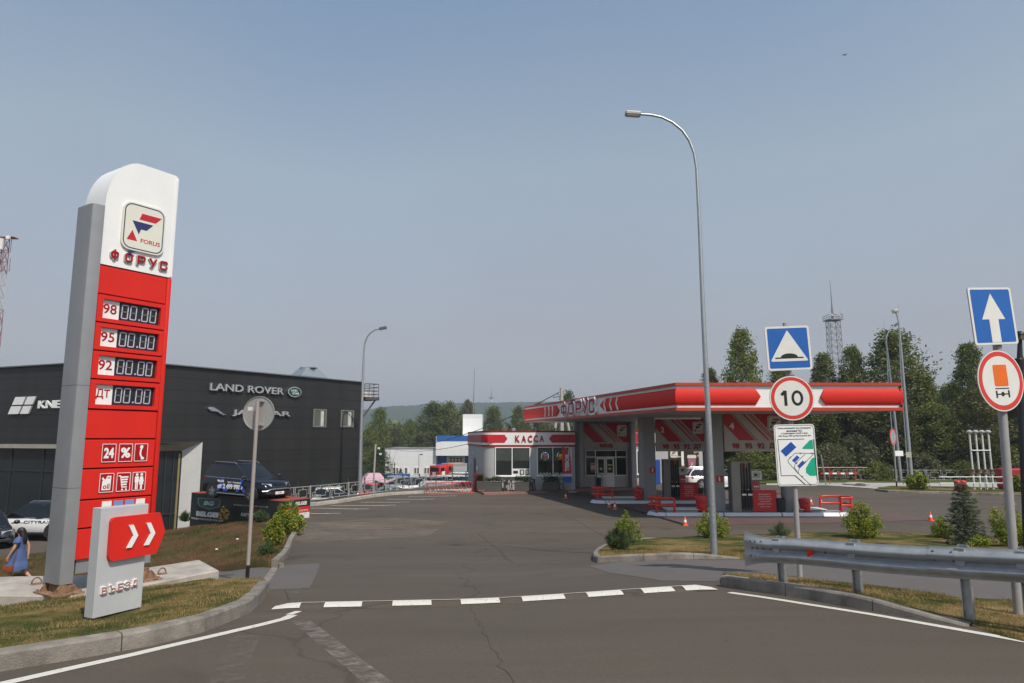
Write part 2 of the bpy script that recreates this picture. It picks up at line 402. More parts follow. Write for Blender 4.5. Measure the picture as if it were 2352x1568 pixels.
def glyph(ch, m, parent, M, w, h, t, z0, z1, name="letter", world=False):
    """block letter drawn with strokes of width t, centred on M"""
    mb = MB(); k = 0
    for st in GLY[ch]:
        if isinstance(st, str):
            a, b = (w * (1.0 if st == 'oring' else 1.0), h * (1.0 if st == 'oring' else .72)); r = min(a, b) * .32
            ring_prism(mb, rrect(a, b, r, 4), rrect(a - 2 * t, b - 2 * t, max(.002, r - t), 4), z0, z1 - k * .0004, M)
        else: mb.prism(strip_poly([Vector(((x - .5) * w, (y - .5) * h, 0)) for x, y in st], t), z0, z1 - k * .0004, M)
        k += 1
    return mb.build(name, m, parent, world)
def rrect(w, h, r, n=5, cx=0, cy=0):
    pts = []
    for sx, sy, a0 in ((1, 1, 0), (-1, 1, 90), (-1, -1, 180), (1, -1, 270)):
        for i in range(n + 1):
            a = R(a0 + 90 * i / n); pts.append((cx + sx * (w / 2 - r) + r * math.cos(a), cy + sy * (h / 2 - r) + r * math.sin(a)))
    return pts
def circ(r, n=40, cx=0, cy=0, sy=1.0): return [(cx + r * math.cos(2 * PI * i / n), cy + r * sy * math.sin(2 * PI * i / n)) for i in range(n)]
def ring_prism(mb, outer, inner, z0, z1, M=None):
    n = len(outer)
    for i in range(n):
        j = (i + 1) % n
        mb._add([(outer[i][0], outer[i][1], z1), (outer[j][0], outer[j][1], z1), (inner[j][0], inner[j][1], z1), (inner[i][0], inner[i][1], z1),
                 (outer[i][0], outer[i][1], z0), (outer[j][0], outer[j][1], z0), (inner[j][0], inner[j][1], z0), (inner[i][0], inner[i][1], z0)],
                [(0, 1, 2, 3), (0, 4, 5, 1), (2, 6, 7, 3)], M)
def sheet_mesh(poly, dz, res=1.0, name="sheet", hf=None, skirt=0.0):
    """flat polygon (world xy) triangulated and draped on the terrain"""
    hf = hf or (lambda x, y: gz(x, y) + dz)
    pts = []
    n = len(poly)
    for i in range(n):
        a, b = Vector(poly[i][:2]), Vector(poly[(i + 1) % n][:2]); L = (b - a).length; k = max(1, int(L / res))
        for j in range(k): pts.append(a + (b - a) * (j / k))
    nb = len(pts); edges = [(i, (i + 1) % nb) for i in range(nb)]
    x0, x1 = min(p.x for p in pts), max(p.x for p in pts); y0, y1 = min(p.y for p in pts), max(p.y for p in pts)
    ring = [(p.x, p.y) for p in pts]
    def inside(x, y):
        c = False; j = nb - 1
        for i in range(nb):
            if (ring[i][1] > y) != (ring[j][1] > y) and x < (ring[j][0] - ring[i][0]) * (y - ring[i][1]) / (ring[j][1] - ring[i][1]) + ring[i][0]: c = not c
            j = i
        return c
    y = y0 + res / 2
    while y < y1:
        x = x0 + res / 2
        while x < x1:
            if inside(x, y): pts.append(Vector((x, y)))
            x += res
        y += res
    vo, eo, fo, *_ = delaunay_2d_cdt(pts, edges, [list(range(nb))], 1, 1e-5)
    me = bpy.data.meshes.new(name)
    vs = [Vector((v.x, v.y, hf(v.x, v.y))) for v in vo]
    me.from_pydata(vs, [], [list(f) for f in fo])
    me.update()
    if me.polygons and me.polygons[0].normal.z < 0: me.flip_normals()
    return me
def sheet(name, poly, dz, m, res=1.0, hf=None):
    me = sheet_mesh(poly, dz, res, name, hf); me.shade_smooth()
    if hf:
        bm = bmesh.new(); bm.from_mesh(me); r = bmesh.ops.extrude_edge_only(bm, edges=[e for e in bm.edges if e.is_boundary])
        for g in r['geom']:
            if isinstance(g, bmesh.types.BMVert): g.co.z -= .4
        bmesh.ops.recalc_face_normals(bm, faces=bm.faces[:]); bm.to_mesh(me); bm.free()
        up = sum(1 if q.normal.z > 0 else -1 for q in me.polygons if abs(q.normal.z) > .3)
        if up < 0: me.flip_normals()
    return structure(link(name, me, m))
def strip_poly(path, w):
    """polyline (xy) -> polygon of width w, mitred"""
    p = [Vector(q[:2]) for q in path]; L = []; Rr = []; n = len(p)
    for i in range(n):
        d0 = (p[i] - p[i - 1]).normalized() if i else (p[1] - p[0]).normalized(); d1 = (p[i + 1] - p[i]).normalized() if i < n - 1 else d0
        d = (d0 + d1).normalized(); k = 1 / max(.5, d.dot(d0)); nn = Vector((-d.y, d.x)) * (w / 2 * k)
        L.append(p[i] + nn); Rr.append(p[i] - nn)
    return [tuple(v) for v in L] + [tuple(v) for v in reversed(Rr)]
def resample(path, step):
    p = [Vector(q) for q in path]; out = [p[0]]
    for a, b in zip(p, p[1:]):
        k = max(1, int(round((b - a).length / step)))
        for j in range(1, k + 1): out.append(a + (b - a) * (j / k))
    return out
# ------------------------------------------------------------------ the setting
ASPH = mat_ground("asphalt", [(0.30, (0.056, 0.045, 0.034)), (0.44, (0.080, 0.065, 0.050)), (0.56, (0.093, 0.075, 0.057)), (0.72, (0.132, 0.108, 0.083))],
                  scales=(0.16, 0.9, 26.0), wts=(0.38, 0.20, 0.42), rough=0.86, bump=0.35, bscale=190, stretch=(0.35, 1.6, 1.0), spec=0.3, cracks=0.3, stains=0.20)
ASPH2 = mat_ground("new_asphalt", [(0.3, (0.098, 0.087, 0.079)), (0.7, (0.128, 0.114, 0.103))], scales=(0.5, 3.0, 200.0), wts=(0.4, 0.3, 0.3), rough=0.85, bump=0.3, bscale=220, spec=0.35)
GRASSG = mat_ground("dry_turf", [(0.42, (0.030, 0.046, 0.010)), (0.48, (0.062, 0.068, 0.017)), (0.53, (0.150, 0.108, 0.040)), (0.59, (0.240, 0.168, 0.078))],
                    scales=(0.55, 2.6, 40.0), wts=(0.45, 0.27, 0.28), rough=0.95, bump=1.0, bscale=55, spec=0.1)
BANKG = mat_ground("bank_turf", [(0.36, (0.036, 0.052, 0.012)), (0.45, (0.062, 0.062, 0.018)), (0.53, (0.105, 0.065, 0.032)), (0.66, (0.135, 0.072, 0.040))],
                   scales=(0.45, 3.0, 30.0), wts=(0.45, 0.3, 0.25), rough=0.95, bump=0.9, bscale=40, spec=0.1)
GREENG = mat_ground("green_turf", [(0.3, (0.042, 0.068, 0.014)), (0.55, (0.075, 0.098, 0.022)), (0.72, (0.13, 0.115, 0.040))], scales=(0.5, 3.0, 30.0), rough=0.95, bump=0.8, bscale=40, spec=0.1)
MAROON = mat_ground("maroon_paving", [(0.3, (0.085, 0.050, 0.046)), (0.7, (0.130, 0.076, 0.070))], scales=(0.5, 3.0, 60.0), rough=0.8, bump=0.3, bscale=100)
FORESTF = mat_ground("forest_floor", [(0.3, (0.03, 0.045, 0.013)), (0.7, (0.07, 0.08, 0.025))], rough=1, bump=0)
PAVEC = mat_ground("pale_concrete_paving", [(0.3, (0.30, 0.28, 0.25)), (0.7, (0.42, 0.39, 0.35))], scales=(0.4, 2.5, 40.0), rough=0.9, bump=0.2)

def mat_worn(name, col, lo, hi, scale=14.0):
    m, n, b = _nodes(name); ge = n.nodes.new('ShaderNodeNewGeometry')
    t = n.nodes.new('ShaderNodeTexNoise'); t.inputs['Scale'].default_value = scale; t.inputs['Detail'].default_value = 8; t.inputs['Roughness'].default_value = 0.75
    n.links.new(ge.outputs['Position'], t.inputs['Vector'])
    mr = n.nodes.new('ShaderNodeMapRange'); mr.inputs[1].default_value = lo; mr.inputs[2].default_value = hi
    n.links.new(t.outputs['Fac'], mr.inputs[0]); n.links.new(mr.outputs[0], b.inputs['Alpha'])
    b.inputs['Base Color'].default_value = tuple(col) + (1,); b.inputs['Roughness'].default_value = 0.8
    return m
PAINT = mat_worn("road_paint", (0.58, 0.55, 0.49), 0.28, 0.44, 24.0)
PAINT_W = mat_worn("worn_road_paint", (0.30, 0.265, 0.225), 0.42, 0.80, 7.0)
PAINT_F = mat_worn("faint_road_paint", (0.20, 0.175, 0.15), 0.46, 0.9, 4.0)
DUSTY = mat_worn("dust_stain", (0.25, 0.20, 0.155), 0.36, 0.95, 0.7)

def axis(a, b, step, far, grow=1.35):
    v = []; x = a
    while x < b - 1e-6: v.append(x); x += step
    v.append(b); s = step
    lo = [a]; hi = [b]
    while lo[-1] > -far: s *= grow; lo.append(lo[-1] - s)
    s = step
    while hi[-1] < far: s *= grow; hi.append(hi[-1] + s)
    return list(reversed(lo[1:])) + v + hi[1:]
xs = axis(-42, 46, 0.5, 3200); ys = axis(-6, 72, 0.5, 3200)
vs_ = [(x, y, gz(x, y)) for y in ys for x in xs]; nx = len(xs)
fs_ = [(j * nx + i, j * nx + i + 1, (j + 1) * nx + i + 1, (j + 1) * nx + i) for j in range(len(ys) - 1) for i in range(nx - 1)]
gm = bpy.data.meshes.new("ground"); gm.from_pydata(vs_, [], fs_); gm.shade_smooth()
structure(link("ground", gm, ASPH))

def xy(*pp): return [tuple(GT(a, b)[:2]) for a, b in pp]

def xyd(dz, *pp): return [tuple(GT(a, b, dz)[:2]) for a, b in pp]

def kerb(name, path, h=0.15, w=0.16, side=1, block=1.0, h0=None, h1=None, m=None):
    """row of kerb blocks; path = foot of the outer face, side=1: body to the left of the path"""
    pts = resample([Vector(p[:2]) for p in path], 0.25); mb = MB(); n = len(pts)
    acc = 0.0; i = 0; total = sum((b - a).length for a, b in zip(pts, pts[1:])); run = 0.0
    def off(i, d):
        t = (pts[min(i + 1, n - 1)] - pts[max(i - 1, 0)]).normalized(); return pts[i] + Vector((-t.y, t.x)) * d * side
    def hh(s):
        k = h
        if h0 is not None: k = h0 + (h - h0) * min(1, s / 1.0) if s < 1.0 else k
        if h1 is not None and total - s < 1.2: k = h1 + (h - h1) * max(0, (total - s) / 1.2)
        return k
    rings = []; dist = 0.0; s = 0.0
    def flush():
        nonlocal rings
        if len(rings) > 1: mb.loft(rings, close=True, cap=True)
        rings = []
    jit = random.uniform(-.006, .006)
    for i in range(n):
        if i: s += (pts[i] - pts[i - 1]).length
        g = gz(*pts[i]); H = hh(s) + jit; a = off(i, 0.012); a2 = off(i, 0.0); b = off(i, 0.03); c = off(i, w)
        rings.append([(a2.x, a2.y, g - 0.2), (a.x, a.y, g + H - 0.025), (b.x, b.y, g + H), (c.x, c.y, g + H), (c.x, c.y, g - 0.2)])
        if s - dist > block and i < n - 1:
            flush(); dist = s; jit = random.uniform(-.006, .006)
            t = (pts[i + 1] - pts[i]).normalized() * 0.012
            q = [Vector(v) + Vector((t.x, t.y, 0)) for v in [(a2.x, a2.y, g - 0.2), (a.x, a.y, g + H - 0.025), (b.x, b.y, g + H), (c.x, c.y, g + H), (c.x, c.y, g - 0.2)]]
            rings.append(q)
    flush()
    return structure(mb.build(name, m or KERB, smooth=30))

# --- left verge, path and bank
LK = xy((-420, 1590), (0, 1543), (200, 1510), (350, 1483), (472, 1451), (531, 1427), (575, 1408), (600, 1385), (620, 1357))
kerb("kerb", LK, h=0.17, w=0.17, side=1)
def inset(path, d, side=1):
    p = [Vector(q[:2]) for q in path]; o = []
    for i in range(len(p)):
        t = (p[min(i + 1, len(p) - 1)] - p[max(i - 1, 0)]).normalized(); o.append(tuple(p[i] + Vector((-t.y, t.x)) * d * side))
    return o
V1 = inset(LK, 0.15) + xy((608, 1349), (505, 1338), (300, 1338), (0, 1352), (-420, 1380))
def rough_h(base, amp, f=0.9):
    return lambda x, y: gz(x, y) + base + amp * (noise.noise((x * f, y * f, 3.1)) + 0.5 * noise.noise((x * f * 2.7, y * f * 2.7, 7.7)))
_lk = resample([Vector(p) for p in LK], .5)
def lv_h(x, y):
    d = min((Vector((x, y)) - q).length for q in _lk)
    return gz(x, y) + .15 - .12 * sst(.5, 2.0, d) + 0.025 * (noise.noise((x * 1.2, y * 1.2, 3.1)) + 0.5 * noise.noise((x * 3.2, y * 3.2, 7.7)))
sheet("grass_verge", V1, 0, GRASSG, 0.25, hf=lv_h)
BK = xy((640, 1304), (652, 1290), (672, 1252), (690, 1216), (699, 1203), (696, 1195))
kerb("kerb", BK, h=0.20, w=0.17, side=1)
V2 = inset(BK, 0.15) + xy((684, 1192), (560, 1189), (440, 1193), (395, 1200), (365, 1216), (300, 1236), (180, 1262), (60, 1279), (-420, 1305), (-420, 1372), (0, 1350), (300, 1336), (480, 1305))
_rb = rough_h(0.0, 0.07, 0.7)
bank_h = lambda x, y: gz(x, y) + (.14 + (_rb(x, y) - gz(x, y))) * (1 - .8 * sst(20, 29, y)) + .01
sheet("grass_bank", V2, 0, BANKG, 0.4, hf=bank_h)
kerb("kerb", xy((640, 1304), (560, 1304), (505, 1303)), h=0.10, w=0.12, side=-1)
PL = xy((500, 1306), (640, 1299), (735, 1294), (724, 1325), (711, 1351), (620, 1355), (560, 1345), (500, 1340))
sheet("path", PL, 0.004, ASPH2, 0.25)
kerb("kerb", xy((612, 1351), (634, 1316), (641, 1302)), h=0.02, w=0.16, side=1)

# --- near right verge (mounded), right path, island
RK = xy((1655, 1346), (1690, 1352), (1760, 1362), (1847, 1376), (1950, 1395), (2058, 1414), (2140, 1428), (2224, 1440))
kerb("kerb", RK, h=0.16, w=0.15, side=1, h1=0.02)
RV = inset(RK, 0.13) + xy((2300, 1462), (2420, 1490), (2900, 1620)) + [(16.0, 6.0)] + xyd(.04, (2600, 1395), (2352, 1383), (2190, 1374), (2050, 1352), (1900, 1336), (1780, 1325), (1700, 1322), (1660, 1324))
_rk = [Vector(p) for p in RK]
_ex = resample([Vector(p) for p in xy((2140, 1428), (2224, 1440), (2300, 1462), (2420, 1490), (2900, 1620))], .4)
def rv_h(x, y):
    v = Vector((x, y)); d = min((v - q).length for q in resample(_rk, 0.5)); k = sst(0.2, 1.2, d); e = sst(.0, 1.1, min((v - q).length for q in _ex))
    return gz(x, y) + .005 + (0.145 - 0.09 * k) * (.06 + .94 * e) + 0.02 * e * noise.noise((x * 1.7, y * 1.7, 2.2)) + 0.012 * e * noise.noise((x * 4.7, y * 4.7, 5.2))
sheet("grass_verge", RV, 0, GRASSG, 0.25, hf=rv_h)
RP = xy((1352, 1300), (1420, 1291), (1640, 1287), (2000, 1285), (2352, 1290), (2700, 1300), (2700, 1420), (2352, 1385), (2190, 1376), (2050, 1356), (1900, 1340), (1780, 1330), (1690, 1325), (1640, 1336), (1520, 1334), (1400, 1316))
sheet("path", RP, 0.004, ASPH2, 0.25)
IK = xy((1700, 1284), (1640, 1284), (1480, 1288), (1400, 1291), (1372, 1292), (1362, 1288), (1361, 1279), (1370, 1268), (1392, 1256), (1430, 1248), (1480, 1243), (1560, 1239))
kerb("kerb", IK, h=0.13, w=0.14, side=-1, h0=0.03, h1=0.02)
IS = inset(IK, 0.12, -1) + xy((1640, 1236), (1800, 1231), (1960, 1228), (2130, 1231), (2352, 1237), (2700, 1246), (2900, 1300), (2352, 1288), (2000, 1283))
sheet("grass_island", IS, 0, GRASSG, 0.35, hf=rough_h(0.10, 0.04, 0.9))

# --- far right kerbs, verge, pavement by the fence
FK = xy((2010, 1127), (2040, 1131), (2100, 1133), (2200, 1135), (2352, 1141), (2700, 1152))
kerb("kerb", FK, h=0.15, w=0.2, side=1, block=3)
FV = inset(FK, 0.18) + xy((2700, 1132), (2352, 1124), (2200, 1121), (2050, 1119), (2016, 1123))
sheet("grass_verge", FV, 0.12, GRASSG, 1.0)
sheet("pavement", xy((1760, 1115), (1900, 1115.5), (1960, 1119), (2010, 1123), (2050, 1118), (2352, 1124), (2700, 1130), (2700, 1108), (2352, 1108.5), (2100, 1109), (1900, 1108.5), (1760, 1108)), 0.03, PAVEC, 2.0)
sheet("grass_strip", xy((1660, 1112), (1900, 1109), (2352, 1109.5), (2700, 1110), (2700, 1098), (2352, 1098), (1900, 1098), (1660, 1098)), 0.06, GREENG, 2.0)
sheet("forest_floor", [(8, 62), (70, 62), (160, 90), (160, 300), (0, 300), (-60, 300), (-4, 80)], 0.05, FORESTF, 8.0)

# --- station paving
ST = -1.5
sheet("maroon_paving", xy((1350, 1140), (1460, 1172), (1575, 1207), (1800, 1203), (2010, 1199), (2137, 1194), (1990, 1168), (1900, 1140), (1500, 1128)), 0.010, MAROON, 1.0)
sheet("drain_channel", strip_poly(xy((1310, 1128), (1355, 1141), (1460, 1172), (1575, 1206)), 0.22), 0.018, BLACK, 1.0)
# --- dealer side walk strip behind the fence kerb
DK = xy((681, 1165.5), (730, 1161), (781, 1155), (860, 1141.5), (900, 1137), (960, 1133.5), (1040, 1130.5), (1098, 1128))
kerb("kerb", DK, h=0.18, w=0.2, side=1, block=2.4, m=CONC)
sheet("pavement", inset(DK, 0.18) + xyd(.2, (1092, 1118), (1040, 1117), (960, 1121.5), (860, 1133), (760, 1144), (680, 1153)), 0.20, ASPH, 0.7)

# --- painted markings
def line(name, pts, w, m=PAINT, dz=0.005, res=0.3): return sheet(name, strip_poly(resample([Vector(p) for p in xy(*pts)], 0.5), w), dz, m, res)
line("edge_line", [(-200, 1618), (40, 1563), (300, 1505), (480, 1463), (600, 1435), (655, 1421), (672, 1413)], 0.13)
line("edge_line", [(664, 1412), (686, 1404)], 0.10)
line("edge_line", [(1675, 1361), (1740, 1370), (1860, 1389), (2000, 1411), (2200, 1446), (2352, 1473), (2600, 1520)], 0.12)
line("worn_line", [(690, 1426), (740, 1465), (800, 1514), (870, 1570), (960, 1640)], 0.22, PAINT_W)
line("worn_line", [(575, 1452), (545, 1500), (520, 1570)], 0.30, PAINT_F)
line("worn_line", [(664, 1395), (672, 1378), (683, 1352)], 0.10, PAINT_F)
for i, (xa, ya, xb, yb) in enumerate([(938, 1140.5, 1028, 1139.5), (888, 1147, 976, 1147), (826, 1153.5, 918, 1154), (760, 1161, 884, 1161.3), (690, 1169, 822, 1169.6), (697, 1179.5, 755, 1180)]):
    a, b = GT(xa, ya), GT(xb, yb)
    sheet("bay_line", strip_poly([a, b], 0.12), 0.014, PAINT, 1.0)
    e = (b - a).normalized()
    sheet("bay_line", strip_poly([b - e * 0.3, b + e * 0.55 + Vector((0, 0.22, 0))], 0.10), 0.017, PAINT, 1.0)
sheet("dust_patch", xy((640, 1232), (700, 1208), (840, 1206), (1010, 1216), (980, 1232), (820, 1240), (700, 1246)), 0.009, DUSTY, 0.7)
sheet("dust_patch", xy((700, 1200), (900, 1190), (1050, 1200), (940, 1215), (760, 1216)), 0.011, DUSTY, 0.9)

# --- cracks and joints in the asphalt
CRK = mat("crack_tar", (.042, .034, .026), .9)
def crack(pts, w, jit, seed):
    random.seed(seed); q = resample([Vector(v) for v in xy(*pts)], .16); q = [v + Vector((random.uniform(-jit, jit), random.uniform(-jit, jit))) for v in q]
    sheet("road_crack", strip_poly(q, w), .004, CRK, 9.0)
crack([(1076, 1387), (1092, 1418), (1112, 1448), (1126, 1470), (1137, 1500), (1150, 1530), (1180, 1580)], .005, .04, 1)
crack([(1270, 1168), (1330, 1200), (1392, 1232), (1440, 1262), (1475, 1292)], .018, .09, 2)
crack([(1100, 1226), (1128, 1250), (1150, 1268), (1172, 1290)], .018, .07, 3)
crack([(655, 1356), (664, 1378), (668, 1394)], .02, .01, 4)

# --- speed bump
A, B = GT(617, 1402), GT(1655, 1356); A.z = B.z = 0
AB = B - A; Lb = AB.length; eb = AB / Lb; nb_ = Vector((-eb.y, eb.x, 0))
bump = thing("speed_bump", "low speed bump striped white and grey across the entrance", "speed bump", (A.x, A.y, gz(A.x, A.y)), math.atan2(eb.y, eb.x))
BW = 0.42
def bh(t): return 0.055 * math.sin(PI * max(0, min(1, t))) ** 0.7
def bump_mesh(s0, s1, t0, t1, up):
    mb = MB(); n = 8; k = max(2, int((s1 - s0) / 0.3)); rings = []
    for i in range(k + 1):
        s = s0 + (s1 - s0) * i / k; f = min(1, min(s, Lb - s) / 0.25); r = []
        for j in range(n + 1):
            t = t0 + (t1 - t0) * j / n; q = A + eb * s + nb_ * (t * BW)
            r.append((q.x, q.y, gz(q.x, q.y) + bh(t) * max(0.05, f) + up))
        rings.append(r)
    mb.loft(rings, close=False, cap=False); return mb
bump_mesh(0, Lb, 0, 1, 0.001).build("hump", ASPH, bump, world=True, smooth=True)
def bs(px):
    py = 1402 + (px - 617) / (1655 - 617) * (1356 - 1402); q = GT(px, py); return (Vector((q.x, q.y, 0)) - A).dot(eb)
sp_ = [(617, 683), (750, 827), (907, 985), (1060, 1137), (1197, 1285), (1348, 1422), (1480, 1545), (1580, 1655)]
for i, (a, b) in enumerate(sp_):
    bump_mesh(max(0.03, bs(a) - .03), min(Lb - 0.03, bs(b) + .03), 0.05, 0.66, 0.010).build("stripe", PAINT, bump, world=True, smooth=True)
    if i < 7: bump_mesh(bs(b), bs(sp_[i + 1][0]), 0.50, 0.66, 0.010).build("edge_stripe", PAINT, bump, world=True, smooth=True)

# --- road side bank behind the viewpoint, seen only in glass and paint
bk = [(-90, -14), (90, -14), (90, -60), (-90, -60)]
sheet("grass_bank", bk, 0, GREENG, 4.0, hf=lambda x, y: gz(x, y) + .05 + 6.5 * sst(-14, -40, y) + .5 * noise.noise((x * .1, y * .1, 1)))

# --- far hills
HILLM = mat_ground("hill_forest", [(0.3, (0.020, 0.034, 0.016)), (0.5, (0.034, 0.052, 0.022)), (0.7, (0.055, 0.072, 0.030))], scales=(0.006, 0.05, 0.3), wts=(0.3, 0.3, 0.4), rough=1, bump=0, spec=0.0)
def hill(name, prof, D, depth, step):
    """prof: list of (px, top py) at distance D"""
    xsn = []; x0 = XP(prof[0][0], 1000, D); x1 = XP(prof[-1][0], 1000, D); k = int((x1 - x0) / step)
    def top(x):
        for (pa, ya), (pb, yb) in zip(prof, prof[1:]):
            xa, xb = XP(pa, 1000, D), XP(pb, 1000, D)
            if xa <= x <= xb: t = (x - xa) / (xb - xa); t = t * t * (3 - 2 * t); return ZP(ya + (yb - ya) * t, D)
        return 0
    mb = MB(); rows = []; nr = int(depth / step)
    for j in range(nr + 1):
        t = j / nr; y = D - depth + depth * t; row = []
        for i in range(k + 1):
            x = x0 + (x1 - x0) * i / k; T = top(x)
            e = math.sin(t * PI / 2) ** 1.3
            z = -6 + (T + 6) * e + (noise.noise((x * 0.11, y * 0.11, 1)) * 3.2 + noise.noise((x * 0.31, y * 0.31, 4)) * 2.2) * (0.5 + 0.5 * e) + noise.noise((x * 0.012, y * 0.012, 9)) * 6 * (1 - t)
            row.append((x + random.uniform(-1.4, 1.4), y + random.uniform(-1.4, 1.4), z))
        rows.append(row)
    back = [(x, y + 60, -10) for x, y, z in rows[-1]]; rows.append(back)
    mb.loft(rows, close=False, cap=False)
    return structure(mb.build(name, HILLM, fixn=True))
hill("hills", [(300, 955), (700, 948), (832, 945), (930, 934), (1010, 929), (1100, 927), (1300, 925), (1500, 928), (1800, 925), (2060, 915), (2180, 900), (2300, 905), (2700, 915), (3200, 940)], 1500, 520, 6.0)
# ------------------------------------------------------------------ helpers on planes
def RPL(px, py, pt, n):
    r = ray(px, py); o = Vector((0, 0, CAMZ)); n = Vector(n); return o + r * ((Vector(pt) - o).dot(n) / r.dot(n))
def D_at(py, z):
    r = ray(1176, py); return (z - CAMZ) * r.y / r.z
XF = lambda x, y, z: frame((x, y, z), (1, 0, 0))            # text/prism frame facing -y (local)
def wire(mb, pts, r, seg=6, M=None): return mb.tube(pts, r, seg, M)

def emblem(parent, M, s, world=False, label=True):
    """rounded square station emblem: cream tile, navy ring, red and blue strokes, FORUS"""
    mb = MB(); mb.prism(rrect(s, s * 1.13, s * 0.2), 0, 0.03 * s + 0.02, M); t = mb.build("emblem_tile", CREAM, parent, world, smooth=30)
    mb = MB(); k = 0.03 * s + 0.023
    ring_prism(mb, rrect(s * .93, s * 1.06, s * .18), rrect(s * .885, s * 1.015, s * .16), k - .01, k, M); mb.build("emblem_ring", NAVY, t, world)
    q = lambda pts: [((x - 0.5) * s, (0.565 - y) * s) for x, y in pts]
    mb = MB()
    mb.prism(q([(0.43, 0.22), (0.90, 0.22), (0.76, 0.375), (0.375, 0.375)]), k - .01, k, M)
    mb.build("emblem_stroke", mat("emblem_red", (0.5, 0.012, 0.025), 0.4), t, world); mb = MB()
    mb.prism(q([(0.235, 0.66), (0.36, 0.90), (0.12, 0.90)]), k - .01, k, M); mb.build("emblem_stroke", mat("emblem_red", (0.5, 0.012, 0.025), 0.4), t, world)
    mb = MB(); mb.prism(q([(0.22, 0.435), (0.71, 0.435), (0.56, 0.60), (0.43, 0.60), (0.385, 0.73)]), k - .01, k, M); mb.build("emblem_stroke", NAVY, t, world)
    if label: text("FORUS", mat("emblem_red", (0.5, 0.012, 0.025)), t, M @ Matrix.Translation(((0.17) * s, -.30 * s, k - .004)), w=s * .46, h=s * .1, bold=.02, ext=.004, world=world)
    return t

# ------------------------------------------------------------------ price pylon
PD = 11.76
Pw = Vector(((195 - 1176) / 1568 / 1.0097 * PD, PD, -0.45)); PA = math.atan2(0.842, 0.539)
def pylz(py, u=0.0): return ZP(py, PD + u * 0.842) + 0.45
PW = 1.327
py_ = thing("price_pylon", "tall red and white fuel price pylon with grey side column on rusty feet", "price sign", Pw, PA)
XF0 = XF(0, 0, 0)
ztop = pylz(378, .6); z470 = pylz(468); z607 = pylz(607)
arc = [(0.0, z470)] ; r1 = 0.60; r2 = ztop - z470
for i in range(1, 11):
    a = PI - (PI / 2) * i / 10; arc.append((r1 + r1 * math.cos(a), z470 + r2 * math.sin(a)))
MB().prism([(0, z607 + .015)] + arc + [(PW - .06, ztop), (PW, ztop - .05), (PW, z607 + .015)], -0.72, 0.015, XF0).build("head", WHITE, py_, smooth=30)
MB().box((PW - .035, -.02, (z607 + ztop) / 2 - .03), (.05, .02, ztop - z607 - .1), bev=.008).build("edge_trim", WHITE, py_)
emblem(py_, XF(0.70, -.01, (pylz(436) + pylz(566)) / 2 - .02), 0.80)
zt = pylz(588, .4)
for ch, u in zip("ФОРУС", (.22, .47, .70, .92, 1.13)):
    zl_ = zt - 0.012 - .012 * u
    glyph(ch, mat("white_edge", (.42, .40, .37), .5), py_, XF(u - .010, -.014, zl_ - .012), .142, .170, .036, 0, .03, "letter_side")
    glyph(ch, DRED, py_, XF(u, -.045, zl_), .135, .163, .030, 0, .012)
MB().prism([(.47, zt + .04), (.56, zt + .115), (.45, zt + .115), (.43, zt + .09)], .05, .07, XF0).build("letter_accent", NAVY, py_)
bounds = [607, 673, 738, 803, 869, 938.6, 1008, 1077, 1149, 1215, 1288]
zb = [pylz(b) for b in bounds]
MB().box((PW * .5, .30, (zb[0] + zb[-1]) / 2), (PW - .02, .42, zb[0] - zb[-1])).build("core", mat("core_dark", (.09, .01, .01), .6), py_)
MB().box((PW * .965, .02, (zb[0] + zb[-2]) / 2 + .05), (PW * .065, .10, zb[0] - zb[-2] - .1), bev=.02).build("edge_trim", RED, py_, smooth=30)
LED = mat("led_white", (0.44, 0.45, 0.54), 0.4, emit=0.10); LEDO = mat("led_dim", (0.16, 0.14, 0.09), 0.5)
SCREEN = mat("display_black", (0.016, 0.016, 0.02), 0.35)
PR = PW * .925
def front_panel(i, cut=None):
    a, b = zb[i] - .012, zb[i + 1] + .012; mb = MB()
    if not cut: mb.box((PR / 2, .012, (a + b) / 2), (PR, .05, a - b), bev=.008)
    else:
        u0, u1, f0, f1 = cut; h = a - b; t0, t1 = a - h * f0, a - h * f1
        mb.box((PR / 2, 0, (a + t0) / 2), (PR, .07, a - t0)); mb.box((PR / 2, 0, (b + t1) / 2), (PR, .07, t1 - b))
        mb.box((PR * u0 / 2, 0.001, (t0 + t1) / 2), (PR * u0, .069, t0 - t1)); mb.box((PR * (1 + u1) / 2, 0.001, (t0 + t1) / 2), (PR * (1 - u1), .069, t0 - t1))
    return mb.build("front_panel", RED, py_), a, b
SEG = {'0': 'abcdef'}
def digit(mb, mbo, x, z, w, h, sl, y):
    t = w * .17
    def bar(x0, z0, x1, z1, m):
        d = Vector((x1 - x0, z1 - z0)).normalized(); n = Vector((-d.y, d.x)) * t / 2; a = Vector((x0, z0)) + d * t * .35; b = Vector((x1, z1)) - d * t * .35
        m.prism([(p.x, p.y) for p in (a + n, a + d * -t * .3, a - n, b - n, b + d * t * .3, b + n)], -y, -y + .004, XF0)
    X = lambda fx, fz: (x + fx * w + (fz - .5) * h * sl, z + fz * h)
    for (a, b, m) in (((0, 1), (1, 1), mb), ((0, 0), (1, 0), mb), ((0, .5), (0, 1), mb), ((0, 0), (0, .5), mb), ((1, .5), (1, 1), mb), ((1, 0), (1, .5), mb), ((0, .5), (1, .5), mbo)):
        p, q = X(*a), X(*b); bar(p[0], p[1], q[0], q[1], m)
